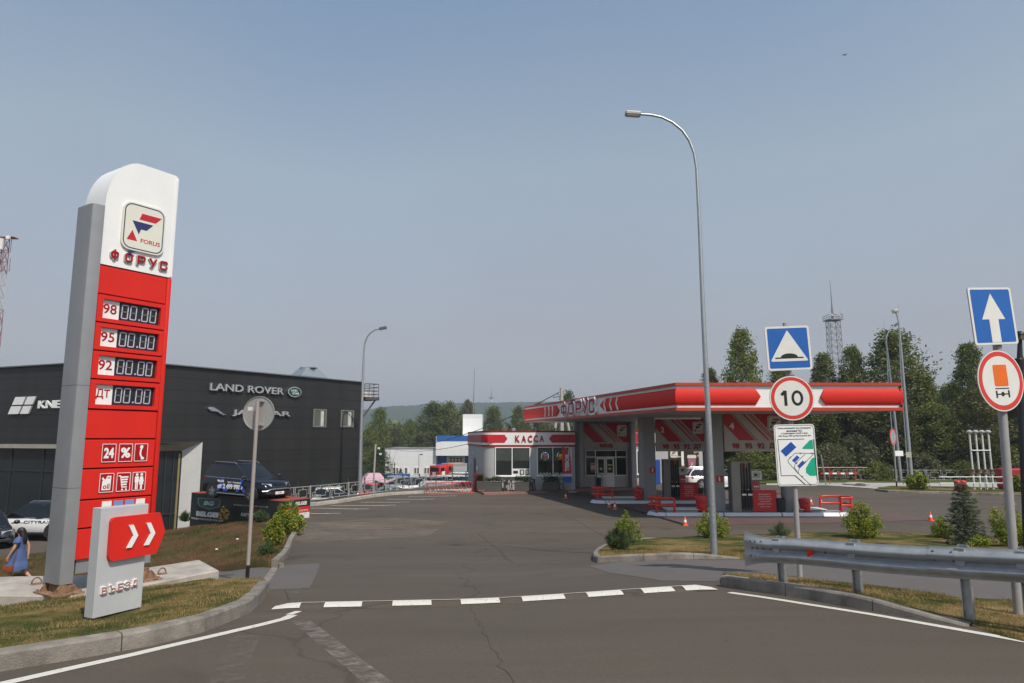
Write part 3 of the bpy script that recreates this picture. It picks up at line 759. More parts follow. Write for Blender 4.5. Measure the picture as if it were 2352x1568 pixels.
for i, nm in ((1, "98"), (2, "95"), (3, "92"), (4, "ДТ")):
    fp, a, b = front_panel(i, (.085, .935, .15, .86)); h = a - b; c = a - h * .505; hh_ = h * .70
    disp = MB().box((PR * .635, .045, c), (PR * .60, .03, hh_)).build("price_display", SCREEN, py_)
    MB().box((PR * .205, .035, c), (PR * .25, .03, hh_)).build("grade_plate", WHITE, py_)
    text(nm, DRED, py_, XF(PR * .20, .019, c + .01), h=hh_ * .52, w=PR * .19, ext=.004, bold=.012, name="grade_label")
    mb, mo = MB(), MB(); w = PR * .085
    for xx in (.375, .50, .675, .80): digit(mb, mo, PR * xx, c - hh_ * .36, w, hh_ * .72, .04, .027)
    mb.box((PR * .637, .026, c - hh_ * .33), (.028, .006, .028)); mb.build("digits", LED, disp); mo.build("unlit_segments", LEDO, disp)
front_panel(0); front_panel(5)
# icon rows
def bordered(parent, u, z, w, h, y):
    t = MB().box((u, -y, z), (w, .016, h)).build("icon_tile", DRED, parent)
    mb = MB(); ring_prism(mb, rrect(w, h, .012, 2), rrect(w * .93, h * .94, .008, 2), .008, .011, XF(u, -y, z)); mb.build("icon_border", WHITE, t); return t
for i, row in ((6, "24%P"), (7, "OCW")):
    fp, a, b = front_panel(i); c = (a + b) / 2; h = a - b
    us = [PR * .33, PR * .565, PR * .79]; w, ih = PR * .195, h * .66
    keys = ("24", "%", "phone") if i == 6 else ("can", "cart", "couple")
    for u, kx in zip(us, keys):
        t = bordered(py_, u, c + .01, w, ih, .020); M = XF(u, -.029, c + .01); mb = MB()
        if kx in ("24", "%"): text(kx, WHITE, t, M, h=ih * .58, w=w * .72, bold=.04, ext=.004, name="icon_symbol"); mb.bm.free(); continue
        S = lambda pts, k=1: [(x * w, y * ih) for x, y in pts]
        if kx == "phone":
            o = [(.5 * math.cos(t_), .72 * math.sin(t_)) for t_ in [R(x) for x in range(110, 285, 12)]]; n_ = [(.30 * math.cos(t_), .56 * math.sin(t_)) for t_ in [R(x) for x in range(285, 109, -12)]]
            mb.prism([(x * .62 * w + .2 * w, y * .5 * ih) for x, y in o + n_], 0, .004, M)
            mb.prism(S([(-.12, .30), (-.02, .42), (.14, .38), (.12, .24), (-.02, .18)]), 0, .005, M); mb.prism(S([(0, -.20), (.14, -.24), (.26, -.36), (.18, -.40), (.02, -.40)]), 0, .005, M)
        elif kx == "can":
            mb.prism(S([(-.33, -.38), (.28, -.38), (.30, .20), (.30, .36), (.02, .36), (-.06, .20), (-.30, .12)]), 0, .004, M); mb.prism(S([(-.36, .22), (-.28, .30), (-.10, .14), (-.16, .06)]), 0, .005, M)
            text("oil", DRED, t, M @ Matrix.Translation((-.02 * w, -.18 * ih, .003)), h=ih * .28, w=w * .46, bold=.02, ext=.004, name="icon_symbol")
            text("o", DRED, t, M @ Matrix.Translation((.13 * w, .26 * ih, .003)), h=ih * .07, w=w * .2, bold=.02, ext=.004, name="icon_symbol")
        elif kx == "cart":
            for k in range(4): mb.prism(S([(-.20 + .02 * k, .30 - k * .13), (.34 - .03 * k, .30 - k * .13), (.34 - .03 * k, .215 - k * .13), (-.19 + .02 * k, .215 - k * .13)]), 0, .004, M)
            mb.prism(S([(-.38, .36), (-.22, .36), (-.06, -.24), (.28, -.24), (.28, -.30), (-.12, -.30), (-.26, .30), (-.38, .30)]), 0, .005, M)
            for cx in (-.06, .22): mb.prism([(cx * w + x, -.40 * ih + y) for x, y in circ(.05 * ih, 12)], 0, .004, M)
        else:
            for cx, f in ((-.17, 0), (.18, 1)):
                mb.prism([(cx * w + x, .36 * ih + y) for x, y in circ(.075 * ih, 14)], 0, .004, M)
                if not f: body = [(-.15, .26), (.15, .26), (.15, -.05), (.10, -.05), (.10, -.44), (.015, -.44), (.015, -.08), (-.015, -.08), (-.015, -.44), (-.10, -.44), (-.10, -.05), (-.15, -.05)]
                else: body = [(-.10, .26), (.10, .26), (.18, -.02), (.13, -.04), (.16, -.18), (.07, -.18), (.07, -.44), (-.07, -.44), (-.07, -.18), (-.16, -.18), (-.13, -.04), (-.18, -.02)]
                mb.prism(S([(cx + x, y) for x, y in body]), 0, .005, M)
        mb.build("icon_symbol", WHITE, t)
front_panel(8); front_panel(9)
zc = zb[8] - .10
for k in range(4): MB().box((PR * (.36 + .16 * k), -.018, zc), (PR * .13, .012, .11)).build("card_logo_tile", WHITE if k in (0, 3) else mat("card_blue", (.2, .26, .5), .5), py_)
# grey column, frame foot, rusty base
ct = [(-.225, .47), (-.225, .05), (-.205, -.01), (-.15, -.045), (-.02, -.055), (-.012, .02), (-.012, .47)]
cz1 = pylz(474); MB().prism(ct, 0.17, cz1).build("side_column", mat("column_grey", (.27, .27, .28), .42, metal=.3, var=.08, scale=1.5), py_, smooth=35)
for zz in (pylz(886), pylz(1120)): MB().prism([(x * 1.004 - .0005, y - .0012 if y < 0 else y) for x, y in ct], zz, zz + .006).build("column_seam", DGREY, py_)
MB().box((PW * .5 + .02, .2, zb[-1] - .10), (PW - .05, .34, .24)).build("foot_frame", mat("column_grey", (.27, .27, .28)), py_)
for u in (-.10, PW - .10):
    mb = MB(); mb.box((u, .2, .015), (.46, .74, .025)); mb.box((u, .2, .11), (.16, .36, .22))
    for yy in (-.03, .43):
        mb.prism([(-.22, .028), (.22, .028), (.10, .17), (-.10, .17)], -.006, .006, frame((u, yy, 0), (1, 0, 0)))
    for xx in (-.19, .19):
        for yy in (-.11, .51): mb.lathe([(.018, .025), (.018, .06)], (u + xx, yy, 0), 8)
    mb.build("rusty_foot", RUST, py_)

# concrete plinth
pf = xy((-330, 1385), (0, 1367), (190, 1371), (200, 1369), (503, 1309)); zp = -0.45
c0, c1 = G(60, 1364, zp), G(503, 1309, zp); c1.z = c0.z = 0
c0 = G(-330, 1362, zp); c0.z = 0
mid = G(195, 1369, zp); mid.z = 0
plq = [c0, mid, c1, c1 + Vector((-.9, 1.15, 0)), mid + Vector((-.75, 1.75, 0)), c0 + Vector((-.3, 1.15, 0))]
pm = MB(); pm.prism([(p.x, p.y) for p in plq], -1.5, zp)
bmesh.ops.bevel(pm.bm, geom=[e for e in pm.bm.edges if all(abs(v.co.z - zp) < 1e-4 for v in e.verts)], offset=.02, segments=1, affect='EDGES')
tag(pm.build("concrete_plinth", CONC), "long pale concrete plinth under the price pylon", "plinth")
for i, (px, pyy, lb) in enumerate([(84, 1341, "rusty lifting loop on the plinth left of the pylon's grey column"), (372, 1318, "rusty lifting loop on the plinth right of the entrance sign")]):
    q = G(px, pyy, zp); a = PA if i else 0.4; mb = MB()
    wire(mb, [(-.075 * math.cos(t) * 1.0, 0, .11 * math.sin(t) ** .8 if math.sin(t) > 0 else 0) for t in [PI * k / 10 for k in range(11)]], .014)
    t = thing("lifting_loop", lb, "lifting loop", q, a, "lifting loops on the plinth"); mb.build("loop", RUST, t, smooth=True)
    MB().lathe([(.10, -.01), (.10, .006)], seg=10).build("rust_stain", RUST, t)

# ------------------------------------------------------------------ entrance sign
e0 = GT(240, 1432); ED = e0.y
def ez(py, D): return ZP(py, D)
eA = Vector(((247 - 1176) / 1568 / 1.0097 * ED, ED, 0)); eB_ = Vector(((353 - 1176) / 1568 / 1.0097 * ED * 1.067, ED * 1.067, 0))
EWd = (eB_ - eA).length; er = math.atan2((eB_ - eA).y, (eB_ - eA).x); e_base = gz(eA.x, eA.y) + .13
ent = thing("entrance_sign", "small grey entrance sign with red arrow plate in front of pylon", "entrance sign", (eA.x, eA.y, e_base), er)
ztE, zbE = ez(1167, ED) - e_base, ez(1421, ED) - e_base; hE = ztE - zbE
SIGNG = mat("sign_grey", (.52, .525, .53), .4, metal=.15, var=.05)
MB().box((EWd / 2, .085, (ztE + zbE) / 2), (EWd, .17, hE), bev=.006).build("body", SIGNG, ent)
k = EWd / 350.0
ap = [(.34 * EWd + .012, zbE + .905 * hE), (.27 * EWd, zbE + .885 * hE)]
zl1, zl0 = zbE + .905 * hE, zbE + .50 * hE; u0 = .17 * EWd; us_ = 1.19 * EWd; ut = 1.36 * EWd
pts = [(u0 + .05, zl1), (u0 + .015, zl1 - .015), (u0, zl1 - .05), (u0, zl0 + .06), (u0 + .015, zl0 + .018), (u0 + .05, zl0), (us_, zl0 + .005), (ut, (zl0 + zl1) / 2 + .015), (us_ + .02, zl1)]
MB().prism(pts, .002, .055, XF0).build("arrow_plate", RED, ent)
for u in (.60, .98):
    c = (zl0 + zl1) / 2 + .01; h = (zl1 - zl0) * .265; w = .085; x = u * EWd
    MB().prism([(x - .055, c + h), (x + .01, c + h), (x + w, c), (x + .005, c - h), (x - .06, c - h), (x + w - .065, c)], .05, .075, XF0).build("chevron", WHITE, ent)
for ch, u in zip("ВЪЕЗД", (.17, .33, .495, .64, .80)):
    zz = zbE + .235 * hE + u * .02
    if ch == "Ъ":
        glyph(ch, WHITE, ent, XF(u * EWd - .005, .001, zz + .005), .084, .094, .026, 0, .02, "letter_side"); glyph(ch, mat("faded_red", (.42, .20, .19), .5), ent, XF(u * EWd, -.018, zz), .078, .086, .011, 0, .008)
        continue
    text(ch, WHITE, ent, XF(u * EWd - .005, .001, zz + .005), h=.096, w=.084, ext=.02, bold=.055, name="letter_side")
    text(ch, mat("faded_red", (.42, .20, .19), .5), ent, XF(u * EWd, -.018, zz), h=.084, w=.072, ext=.008, bold=.0, name="letter")
for u in (.12, .45, .80): MB().box((u * EWd, .10, zbE / 2 - .1), (.055, .07, zbE + .22)).build("leg", GALV, ent)
MB().box((EWd * .55, .1, -.17), (EWd * 1.1, .3, .12), bev=.03).build("footing", CONC, ent)

# ------------------------------------------------------------------ dealership
DZ = ZP(838, 36.6)                                             # parapet height
dA = P(390, 838, 36.6); dEy = D_at(878, DZ); dE = P(832, 878, dEy)
l0, l1 = P(0, 845, D_at(845, DZ)), P(150, 836, D_at(836, DZ))
eR = (dE - dA); eR.z = 0; eR.normalize(); eL = (l1 - l0); eL.z = 0; eL.normalize()
den = eR.x * eL.y - eR.y * eL.x; tt = ((l0.x - dA.x) * eL.y - (l0.y - dA.y) * eL.x) / den
dC = dA + eR * tt; dC.z = 0
nR = Vector((eR.y, -eR.x, 0)); nL = Vector((eL.y, -eL.x, 0))
zs = 1.75; gD = -2.6; zst = DZ / round(DZ / .69)
DARKC = mat_panel("graphite_cladding", (0.0195, 0.019, 0.018), zst, rough=0.5, seam=.22, sw=.05, var=.22)
deal = thing("car_dealership", "long graphite clad car showroom with chrome lettering behind the pylon", "showroom", (dC.x, dC.y, gz(dC.x, dC.y)))
dE0 = Vector((dE.x, dE.y, 0)); back = Vector((-eR.y, eR.x, 0))
dLf = dC - eL * 32
foot = [dC, dE0, dE0 + back * 26, dLf + back * 26 + eL * 3, dLf]
MB().prism([(p.x, p.y) for p in foot], zs, DZ).build("upper_wall", DARKC, deal, world=True)
sR = lambda px: (RPL(px, 1005, dC, nR) - dC).dot(eR)
s460, s430, s372 = sR(460), sR(430), sR(372)
q = dC + eR * s460
MB().prism([(p.x, p.y) for p in (q, dE0 - eR * .003, dE0 + back * 20, q + back * 20)], -6, zs).build("lower_wall", DARKC, deal, world=True)
cap = MB()
for a, b in ((dLf, dC), (dC, dE0)):
    d = (b - a).normalized(); L = (b - a).length; M = frame(a + Vector((0, 0, DZ)), d, (0, 0, 1))
    cap.box((L / 2, .02, -.1), (L, .06, .5), M=M)
cap.build("parapet_cap", mat("cap_metal", (.16, .16, .165), .45, metal=.4), deal, world=True)
# left glazing, recessed under a beige soffit
gL0, gL1 = dLf + back * 1.3, dC + back * 1.1 - eL * .6
SOFF = mat("beige_soffit", (.34, .31, .26), .6)
M = frame(Vector((gL0.x, gL0.y, 0)), gL1 - gL0); Lg = (gL1 - gL0).length
gz0 = -2.4
glz = MB().box((Lg / 2, (zs + gz0) / 2, -.03), (Lg, zs - gz0, .05), M=M).build("glazing", GLASS, deal, world=True)
mb = MB()
for k in range(12): mb.box((Lg * (k + .5) / 12, (zs + gz0) / 2, .01), (.07, zs - gz0, .06), M=M)
mb.box((Lg / 2, .35, .012), (Lg, .07, .05), M=M); mb.build("mullions", mat("alu_dark", (.05, .05, .05), .4, metal=.5), glz, world=True)
lip = [dC, dLf, dLf + back * 1.3, dC + back * 1.3]
MB().prism([(p.x, p.y) for p in lip], zs - .03, zs - .002).build("soffit", SOFF, deal, world=True)
M2 = frame(dLf, eL); MB().box((16, zs - .10, .005), (32, .22, .03), M=M2).build("soffit_edge", SOFF, deal, world=True)
# entrance portal on the right face
qa, qb = dC + eR * s372, dC + eR * s460; z0p = gz(qb.x, qb.y) - .2
sideM = MB(); jo = qb + nR * .25; ji = dC + eR * s430 + back * .5
sideM.loft([[(jo.x, jo.y, z0p), (ji.x, ji.y, z0p), (ji.x + eR.x * .3, ji.y + eR.y * .3, z0p), (qb.x + eR.x * .06, qb.y + eR.y * .06, z0p)],
            [(jo.x, jo.y, zs + .12), (ji.x, ji.y, zs - .35), (ji.x + eR.x * .3, ji.y + eR.y * .3, zs - .35), (qb.x + eR.x * .06, qb.y + eR.y * .06, zs + .12)]])
sideM.build("portal_jamb", mat("portal_grey_white", (.52, .51, .49), .55, var=.05), deal, world=True)
tp = MB(); qa2 = qa - eR * 1.0
tp.loft([[(qa2.x, qa2.y, zs + .1), (qa2.x + back.x * .5, qa2.y + back.y * .5, zs - .36)], [(jo.x, jo.y, zs + .12), (ji.x, ji.y, zs - .35)]], close=False, cap=False)
tp.build("portal_soffit", SOFF, deal, world=True)
ga, gb = qa2 + back * .51, ji + eR * .1; M = frame(Vector((ga.x, ga.y, 0)), gb - ga); Lg = (gb - ga).length
eg = MB().box((Lg / 2, (zs + z0p) / 2 - .2, -.03), (Lg, zs - z0p - .2, .04), M=M).build("glazing", GLASS, deal, world=True)
mb = MB()
for f in (.38, .62, .80, .97): mb.box((Lg * f, (zs + z0p) / 2 - .3, .01), (.07, zs - z0p - .2, .07), M=M)
mb.box((Lg * .8, z0p + 2.5, .012), (Lg * .4, .09, .06), M=M); mb.build("mullions", mat("alu_dark", (.05, .05, .05)), eg, world=True)
MB().box((Lg * .92, (zs + z0p) / 2 - .3, .03), (.10, zs - z0p - .4, .05), M=M).build("gold_strip", mat("gold_strip", (.38, .30, .14), .4, metal=.5), deal, world=True)
# windows
WFR = mat("window_frame", (.16, .155, .145), .5); CURT = mat("curtain", (.48, .49, .44), .8, var=.25, scale=6)
for a, b, y0_, y1_ in ((720, 748, 938.5, 981), (783, 811, 941, 981)):
    pa, pb = RPL(a, y0_, dC, nR), RPL(b, y1_, dC, nR); w = (Vector((pb.x - pa.x, pb.y - pa.y))).length; z1_, z0_ = pa.z, pb.z
    M = frame(Vector((pa.x, pa.y, 0)), eR); fr = MB()
    for cx in (.03, w * .52, w - .03): fr.box((cx, (z0_ + z1_) / 2, .015), (.09, z1_ - z0_, .06), M=M)
    fr.box((w / 2, z1_ - .04, .016), (w, .09, .06), M=M); fr.box((w / 2, z0_ + .04, .016), (w, .09, .06), M=M)
    wf = fr.build("window", WFR, deal, world=True)
    MB().box((w / 2, (z0_ + z1_) / 2, .004), (w - .06, z1_ - z0_ - .06, .008), M=M).build("pane", mat_glass("green_glass", (.10, .12, .10), .08), wf, world=True)
    MB().box((w * .68, (z0_ + z1_) / 2, .010), (w * .26, z1_ - z0_ - .12, .006), M=M).build("curtain", CURT, wf, world=True)
# lettering on the right face
def on_face(px, py, off=0.0):
    p = RPL(px, py, dC, nR); return frame(p + nR * off, eR)
def face_text(s, xa, ya0, ya1, xb, parent, **k):
    a, b = RPL(xa, (ya0 + ya1) / 2, dC, nR), RPL(xb, 900, dC, nR); w = math.hypot(b.x - a.x, b.y - a.y)
    zt_, zb_ = RPL(xa, ya0, dC, nR).z, RPL(xa, ya1, dC, nR).z
    o = Vector(((a.x + b.x) / 2, (a.y + b.y) / 2, (zt_ + zb_) / 2)) + nR * .05
    return text(s, mat('letter_silver', (.46, .47, .49), .3, metal=.45, var=.04), parent, frame(o, eR), w=w, h=zt_ - zb_, world=True, **k)
face_text("LAND ROVER", 479.5, 879, 896, 648, deal, ext=.12, bold=.012)
face_text("JAGUAR", 530, 940, 955.5, 666, deal, ext=.12, bold=.014)
M = on_face(674.2, 900.2, .02); mb = MB(); mb.prism(circ(.53, 40, sy=.62), 0, .12, M); ov = mb.build("oval_badge", CHROME, deal, world=True)
MB().prism(circ(.46, 40, sy=.60), .12, .13, M).build("badge_face", mat("badge_green", (.006, .06, .035), .3, coat=.4), ov, world=True)
text("LAND-", OFFW, ov, M @ Matrix.Translation((-.04, .09, .13)), w=.5, h=.13, bold=.02, world=True); text("-ROVER", OFFW, ov, M @ Matrix.Translation((.04, -.09, .13)), w=.55, h=.13, bold=.02, world=True)
a, b = RPL(474, 944, dC, nR), RPL(518, 944, dC, nR); w = math.hypot(b.x - a.x, b.y - a.y); z1_, z0_ = RPL(474, 934, dC, nR).z, RPL(518, 954, dC, nR).z
cat = [(0, .80), (.03, .93), (.10, 1.0), (.20, .98), (.30, .96), (.45, .80), (.60, .58), (.75, .38), (.86, .20), (1.0, .13), (.97, .07), (.90, .10), (.86, 0), (.80, .02), (.78, .13), (.66, .16), (.62, .28), (.54, .40), (.40, .46), (.28, .48), (.16, .50), (.13, .54), (.20, .60), (.22, .66), (.14, .62), (.06, .68), (.10, .75)]
M = frame(Vector((a.x, a.y, z0_)) + nR * .02, eR)
lc = MB(); lc.prism([(x * w, y * (z1_ - z0_)) for x, y in cat], 0, .10, M); lc.build("leaping_cat", CHROME, deal, world=True)
# emblem and name on the left face
def lface(px, py): return RPL(px, py, dC, nL)
lw = lambda xa, xb, py: (lface(xb, py) - lface(xa, py)).dot(eL)
a = lface(22, 951); h = lface(22, 912.5).z - a.z; w = lw(22, 86, 930); M = frame(a + nL * .02, eL); lg = MB()
for x0_, x1_, y0_, y1_ in ((.0, .46, 0, .46), (.54, 1 - .1, 0, .46), (.0, .46, .54, 1), (.54, .9, .54, 1)):
    f = lambda x, y: ((x * .9 + y * .24) * w * .9, y * h)
    lg.prism([f(x0_, y0_), f(x1_, y0_), f(x1_, y1_), f(x0_, y1_)], 0, .08, M)
lg.build("wall_emblem", WHITE, deal, world=True)
a = lface(89, 938); hh_ = lface(89, 920).z - a.z; w = lw(89, 143, 930) / 3 * 8
text("KNEWSTAR", WHITE, deal, frame(a + eL * w / 2 + nL * .02 + Vector((0, 0, hh_ / 2)), eL), w=w, h=hh_, bold=.03, ext=.06, world=True)
# roof hood
p = P(709, 862, dEy + 1.5); mb = MB(); s = .65
mb.loft([[(-1.2, -s, -1.0), (1.2, -s, -1), (1.2, s, -1), (-1.2, s, -1)], [(-1.2, -s, -.1), (1.2, -s, -.1), (1.2, s, -.1), (-1.2, s, -.1)], [(-.55, -s * .6, .52), (.55, -s * .6, .52), (.55, s * .6, .52), (-.55, s * .6, .52)]], M=Matrix.Translation(p) @ Matrix.Rotation(math.atan2(eR.y, eR.x), 4, 'Z'))
mb.box((p.x, p.y, p.z + .56), (1.1, .9, .06)); mb.build("roof_hood", GALV, deal, world=True)
# balcony at the far end
bD = dEy + .4; pl = P(837, 912, bD); pr = P(869, 914, bD + .8); ev = (pr - pl); ev.z = 0; bw = ev.length; M = frame(pl, ev)
mb = MB(); bh_ = P(837, 880, bD).z - pl.z
mb.box((bw / 2, -.08, -.6), (bw, .22, 1.5), M=M)
bal = mb.build("balcony", mat("balcony_steel", (.07, .055, .05), .6), deal, world=True)
mb = MB()
for zf in (.25, .5, .75, 1.0):
    wire(mb, [(0, zf * bh_, 0), (bw, zf * bh_, 0), (bw, zf * bh_, -1.3), (0, zf * bh_, -1.3)], .022, M=M)
for f in (0, .33, .66, 1.0): wire(mb, [(f * bw, 0, 0), (f * bw, bh_, 0)], .022, M=M)
mb.build("railing", mat("balcony_steel", (.07, .055, .05)), bal, world=True)
mb = MB(); wire(mb, [(bw * .9, -.15, -.2), (0, -1.45, -.2)], .06, M=M); mb.build("brace", mat("balcony_steel", (.07, .055, .05)), bal, world=True)
MB().box((bw * .25, .25, -.4), (.75, .5, .35), M=M).build("air_conditioner", OFFW, bal, world=True)

# ------------------------------------------------------------------ fuel canopy
cD = 29.0; zbC = ZP(943, cD); zfC = ZP(879, cD); hF = zfC - zbC
cFL, cFR = Vector((XP(1556, 943, cD), cD, 0)), Vector((XP(2066, 943, cD), cD, 0))
kD = 51.5; cBL = Vector((XP(1207, 975, kD), kD, 0)); cBR = cFR + (cBL - cFL)
eS = (cBL - cFL).normalized(); nS = Vector((eS.y, -eS.x, 0))
if nS.x > 0: nS = -nS
can = thing("fuel_canopy", "red and white filling station canopy on grey columns over the pumps", "canopy", (cFL.x, cFL.y, ST))
MB().prism([(p.x, p.y) for p in (cFL, cFR, cBR, cBL)], zbC + .03, zfC - .05).build("fascia", WHITE, can, world=True)
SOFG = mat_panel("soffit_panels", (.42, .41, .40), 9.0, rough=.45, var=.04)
inn = [cFL + Vector((.15, .15, 0)), cFR + Vector((-.15, .15, 0)), cBR + Vector((-.1, -.15, 0)), cBL + Vector((.15, -.15, 0))]
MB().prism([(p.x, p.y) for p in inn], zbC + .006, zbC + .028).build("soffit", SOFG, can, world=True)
def edge_bars(z0, z1, out, name, m):
    mb = MB(); P4 = [cFL, cFR, cBR, cBL]; cen = sum(P4, Vector()) / 4
    o = [p + (p - cen).normalized() * 0 for p in P4]
    ro = []
    for i in range(4):
        a, b, c = P4[i - 1], P4[i], P4[(i + 1) % 4]; d1, d2 = (b - a).normalized(), (c - b).normalized()
        n1, n2 = Vector((d1.y, -d1.x, 0)), Vector((d2.y, -d2.x, 0)); k = out / (1 + n1.dot(n2)); ro.append(b + (n1 + n2) * k)
    for i in range(4):
        a, b, ao, bo = P4[i], P4[(i + 1) % 4], ro[i], ro[(i + 1) % 4]
        mb.loft([[(a.x, a.y, z0), (ao.x, ao.y, z0), (ao.x, ao.y, z1), (a.x, a.y, z1)], [(b.x, b.y, z0), (bo.x, bo.y, z0), (bo.x, bo.y, z1), (b.x, b.y, z1)]], cap=False)
    return mb.build(name, m, can, world=True)
REDB = mat("band_gloss_red", (.60, .026, .017), .62, var=.05, scale=.8); REDB.node_tree.nodes['Principled BSDF'].inputs['Specular IOR Level'].default_value = .2
REDT = mat("trim_red", (.44, .045, .022), .5, var=.06)
edge_bars(zbC, zbC + .115 * hF, .10, "lower_trim", REDT); edge_bars(zfC - .10 * hF, zfC, .10, "upper_trim", REDT)
MB().prism([(p.x, p.y) for p in (cFL, cFR, cBR, cBL)], zfC - .045, zfC - .002).build("roof", GREY, can, world=True)
zb0, zb1 = zbC + .205 * hF, zbC + .80 * hF
def band(o, d, n, t0, t1, arrow=0, tip=0.35, bul=.12):
    """bulging band from t0 to t1 along d; arrow=1: tip at t1, -1: tip at t0"""
    mb = MB(); rows = []; N = 14
    for j in range(N + 1):
        f = j / N; z = zb0 + (zb1 - zb0) * f; b = .02 + bul * math.sin(PI * f) ** .6; k = tip * (1 - abs(2 * f - 1))
        a_, b_ = (t0 if t0 != 'mitre' else -.77 * b), t1
        if arrow == 1: b_ = t1 - tip + k
        if arrow == -1: a_ = t0 + tip - k
        p = o + d * a_; q = o + d * b_; p0 = o + d * (0 if t0 == 'mitre' else a_); rows.append([(p0 + n * .002) + Vector((0, 0, z)), p + n * b + Vector((0, 0, z)), q + n * b + Vector((0, 0, z)), q + n * .002 + Vector((0, 0, z))])
    mb.loft(rows); return mb.build("band", REDB, can, world=True, smooth=25)
fx = lambda px: XP(px, 911, cD) - cFL.x
nF = Vector((0, -1, 0)); dF = Vector((1, 0, 0)); LF = (cFR - cFL).length
band(cFL, dF, nF, 'mitre', fx(1744.8), 1, .2); band(cFL, dF, nF, fx(1883), LF + .14, -1, .2)
sl = lambda px: (RPL(px, 945, cFL, nS) - cFL).dot(eS); LS = (cBL - cFL).length
band(cFL, eS, nS, 'mitre', sl(1383), 1, .6); band(cFL, eS, nS, sl(1286), LS + .14, -1, .6)
band(cFR, eS, -nS, -.12, LS, 0); band(cBL, dF, -nF, 0, LF, 0)
for px in (1394, 1407.5, 1422):
    t = sl(px); z = (zb0 + zb1) / 2; mb = MB(); M = frame(cFL + eS * t + nS * .125 + Vector((0, 0, z)), -eS); h = .32
    mb.prism([(.14, h), (.22, h), (.02, 0), (.22, -h), (.14, -h), (-.06, 0)], 0, .05, M); mb.build("chevron", WHITE, can, world=True)
for px in (1257, 1265.5, 1274):
    t = sl(px); z = (zb0 + zb1) / 2; mb = MB(); M = frame(cFL + eS * t + nS * .125 + Vector((0, 0, z)), -eS); h = .32
    mb.prism([(-.06, h), (.03, h), (.08, 0), (.03, -h), (-.06, -h), (-.01, 0)], 0, .05, M); mb.build("chevron", WHITE, can, world=True)
tA, tB = sl(1371), sl(1293)
for i, ch in enumerate("ФОРУС"):
    pc = (1301, 1318, 1335, 1351, 1366)[i]; t = sl(pc); wd = abs(sl(pc - 6.4) - sl(pc + 6.4))
    o = cFL + eS * t + nS * .02 + Vector((0, 0, (zb0 + zb1) / 2 + .02)); M = frame(o, -eS)
    glyph(ch, WHITE, can, M, wd * 1.08, .84, .27, 0, .15, "letter_side", True)
    glyph(ch, DRED, can, M, wd * .94, .74, .13, .15, .175, "letter", True)
    if ch == "О":
        mb = MB(); mb.prism([(-.02, .50), (.46, .50), (.12, .20)], .15, .20, M); mb.build("letter_accent", NAVY, can, world=True)

# columns: a flat box with a rounded left nose
COLG = mat("column_cladding", (.29, .29, .293), .4, metal=.1, var=.05)
def column(px0, px1, D, z0=ST, dep=.6):
    x0_, x1_ = XP(px0, 1100, D), XP(px1, 1100, D); r = dep / 2; o = []
    for i in range(13): a = PI / 2 + PI * i / 12; o.append((x0_ + r + r * math.cos(a), D + r + r * math.sin(a)))
    pts = o + [(x1_, D), (x1_, D + dep)]
    c = MB().prism(pts, z0, zbC + .005).build("column", COLG, can, world=True, smooth=30)
    zj = ZP(1036, D); mb = MB(); mb.prism([(x * 1.0, y) for x, y in [(p[0] + (.002 if p[0] > (x0_ + x1_) / 2 else -.002), p[1] - .002) for p in pts]], zj, zj + .008); mb.build("joint", GREY, c, world=True)
    return c, x0_, x1_
D4, D2 = 33.25, 39.0
column(1626, 1664, D4); column(1797, 1826, D4 , dep=.5); column(1470, 1507, D2); column(1619, 1650, D2, dep=.5)
def header(x0_, x1_, D, ya, yb_, yc, num, row, W=2.31, dz=.12):
    """white header panel with red diagonal stripes between columns"""
    za, zb2, zc_ = ZP(ya, D), ZP(yb_, D), ZP(yc, D); h = za - zb2; w = x1_ - x0_
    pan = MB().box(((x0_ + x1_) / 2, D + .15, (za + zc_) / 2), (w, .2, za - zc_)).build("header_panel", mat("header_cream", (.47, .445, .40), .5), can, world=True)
    M = frame((x0_, D + .05, zb2), (1, 0, 0)); sx = w / W
    def poly(p, mb): mb.prism([(x * sx, y * h) for x, y in p], .002, .006, M)
    HR = mat("header_red", (.50, .016, .022), .4, var=.05)
    mb = MB(); poly([(0, 1), (.245, 1), (1.215, 0), (.586, 0), (0, .586)], mb); poly([(.29, 1), (.335, 1), (1.325, 0), (1.275, 0)], mb)
    poly([(.70, 1), (.79, 1), (1.79, 0), (1.70, 0)], mb); poly([(.91, 1), (.96, 1), (1.95, 0), (1.90, 0)], mb); poly([(1.0, 1), (1.055, 1), (2.05, 0), (2.0, 0)], mb)
    poly([(1.15, 1), (W, 1), (W, 0), (2.15, 0)], mb); mb.build("stripes", HR, pan, world=True)
    t = emblem(can, M @ Matrix.Translation(((W - .32) * sx, h * .62, .008)), h * .50, world=True); t.parent = pan
    for ch in list(t.children):                                   # keep two levels below the canopy
        ch.parent = pan
    if num: text(num, WHITE, pan, M @ Matrix.Translation((.31 * sx, h * .52, .006)), h=h * .25, ext=.03, bold=.03, world=True, name="bay_number")
    zr = (zb2 + zc_) / 2 - zb2
    for s, f, k in row: text(s, DRED, pan, M @ Matrix.Translation((f * w, zr, -.02)), h=(zb2 - zc_) * k, ext=.05, bold=.025, world=True, name="grade_label")
    return pan
grades = [("98", .19, .5), ("95", .41, .5), ("92", .62, .5), ("ДТ", .84, .55)]
header(XP(1664, 1000, D4), XP(1799, 1000, D4), D4, 948, 1011, 1036.5, "4", grades)
header(XP(1507, 1000, D2), XP(1620, 1000, D2), D2, 962.5, 1014, 1036.5, "2", grades)

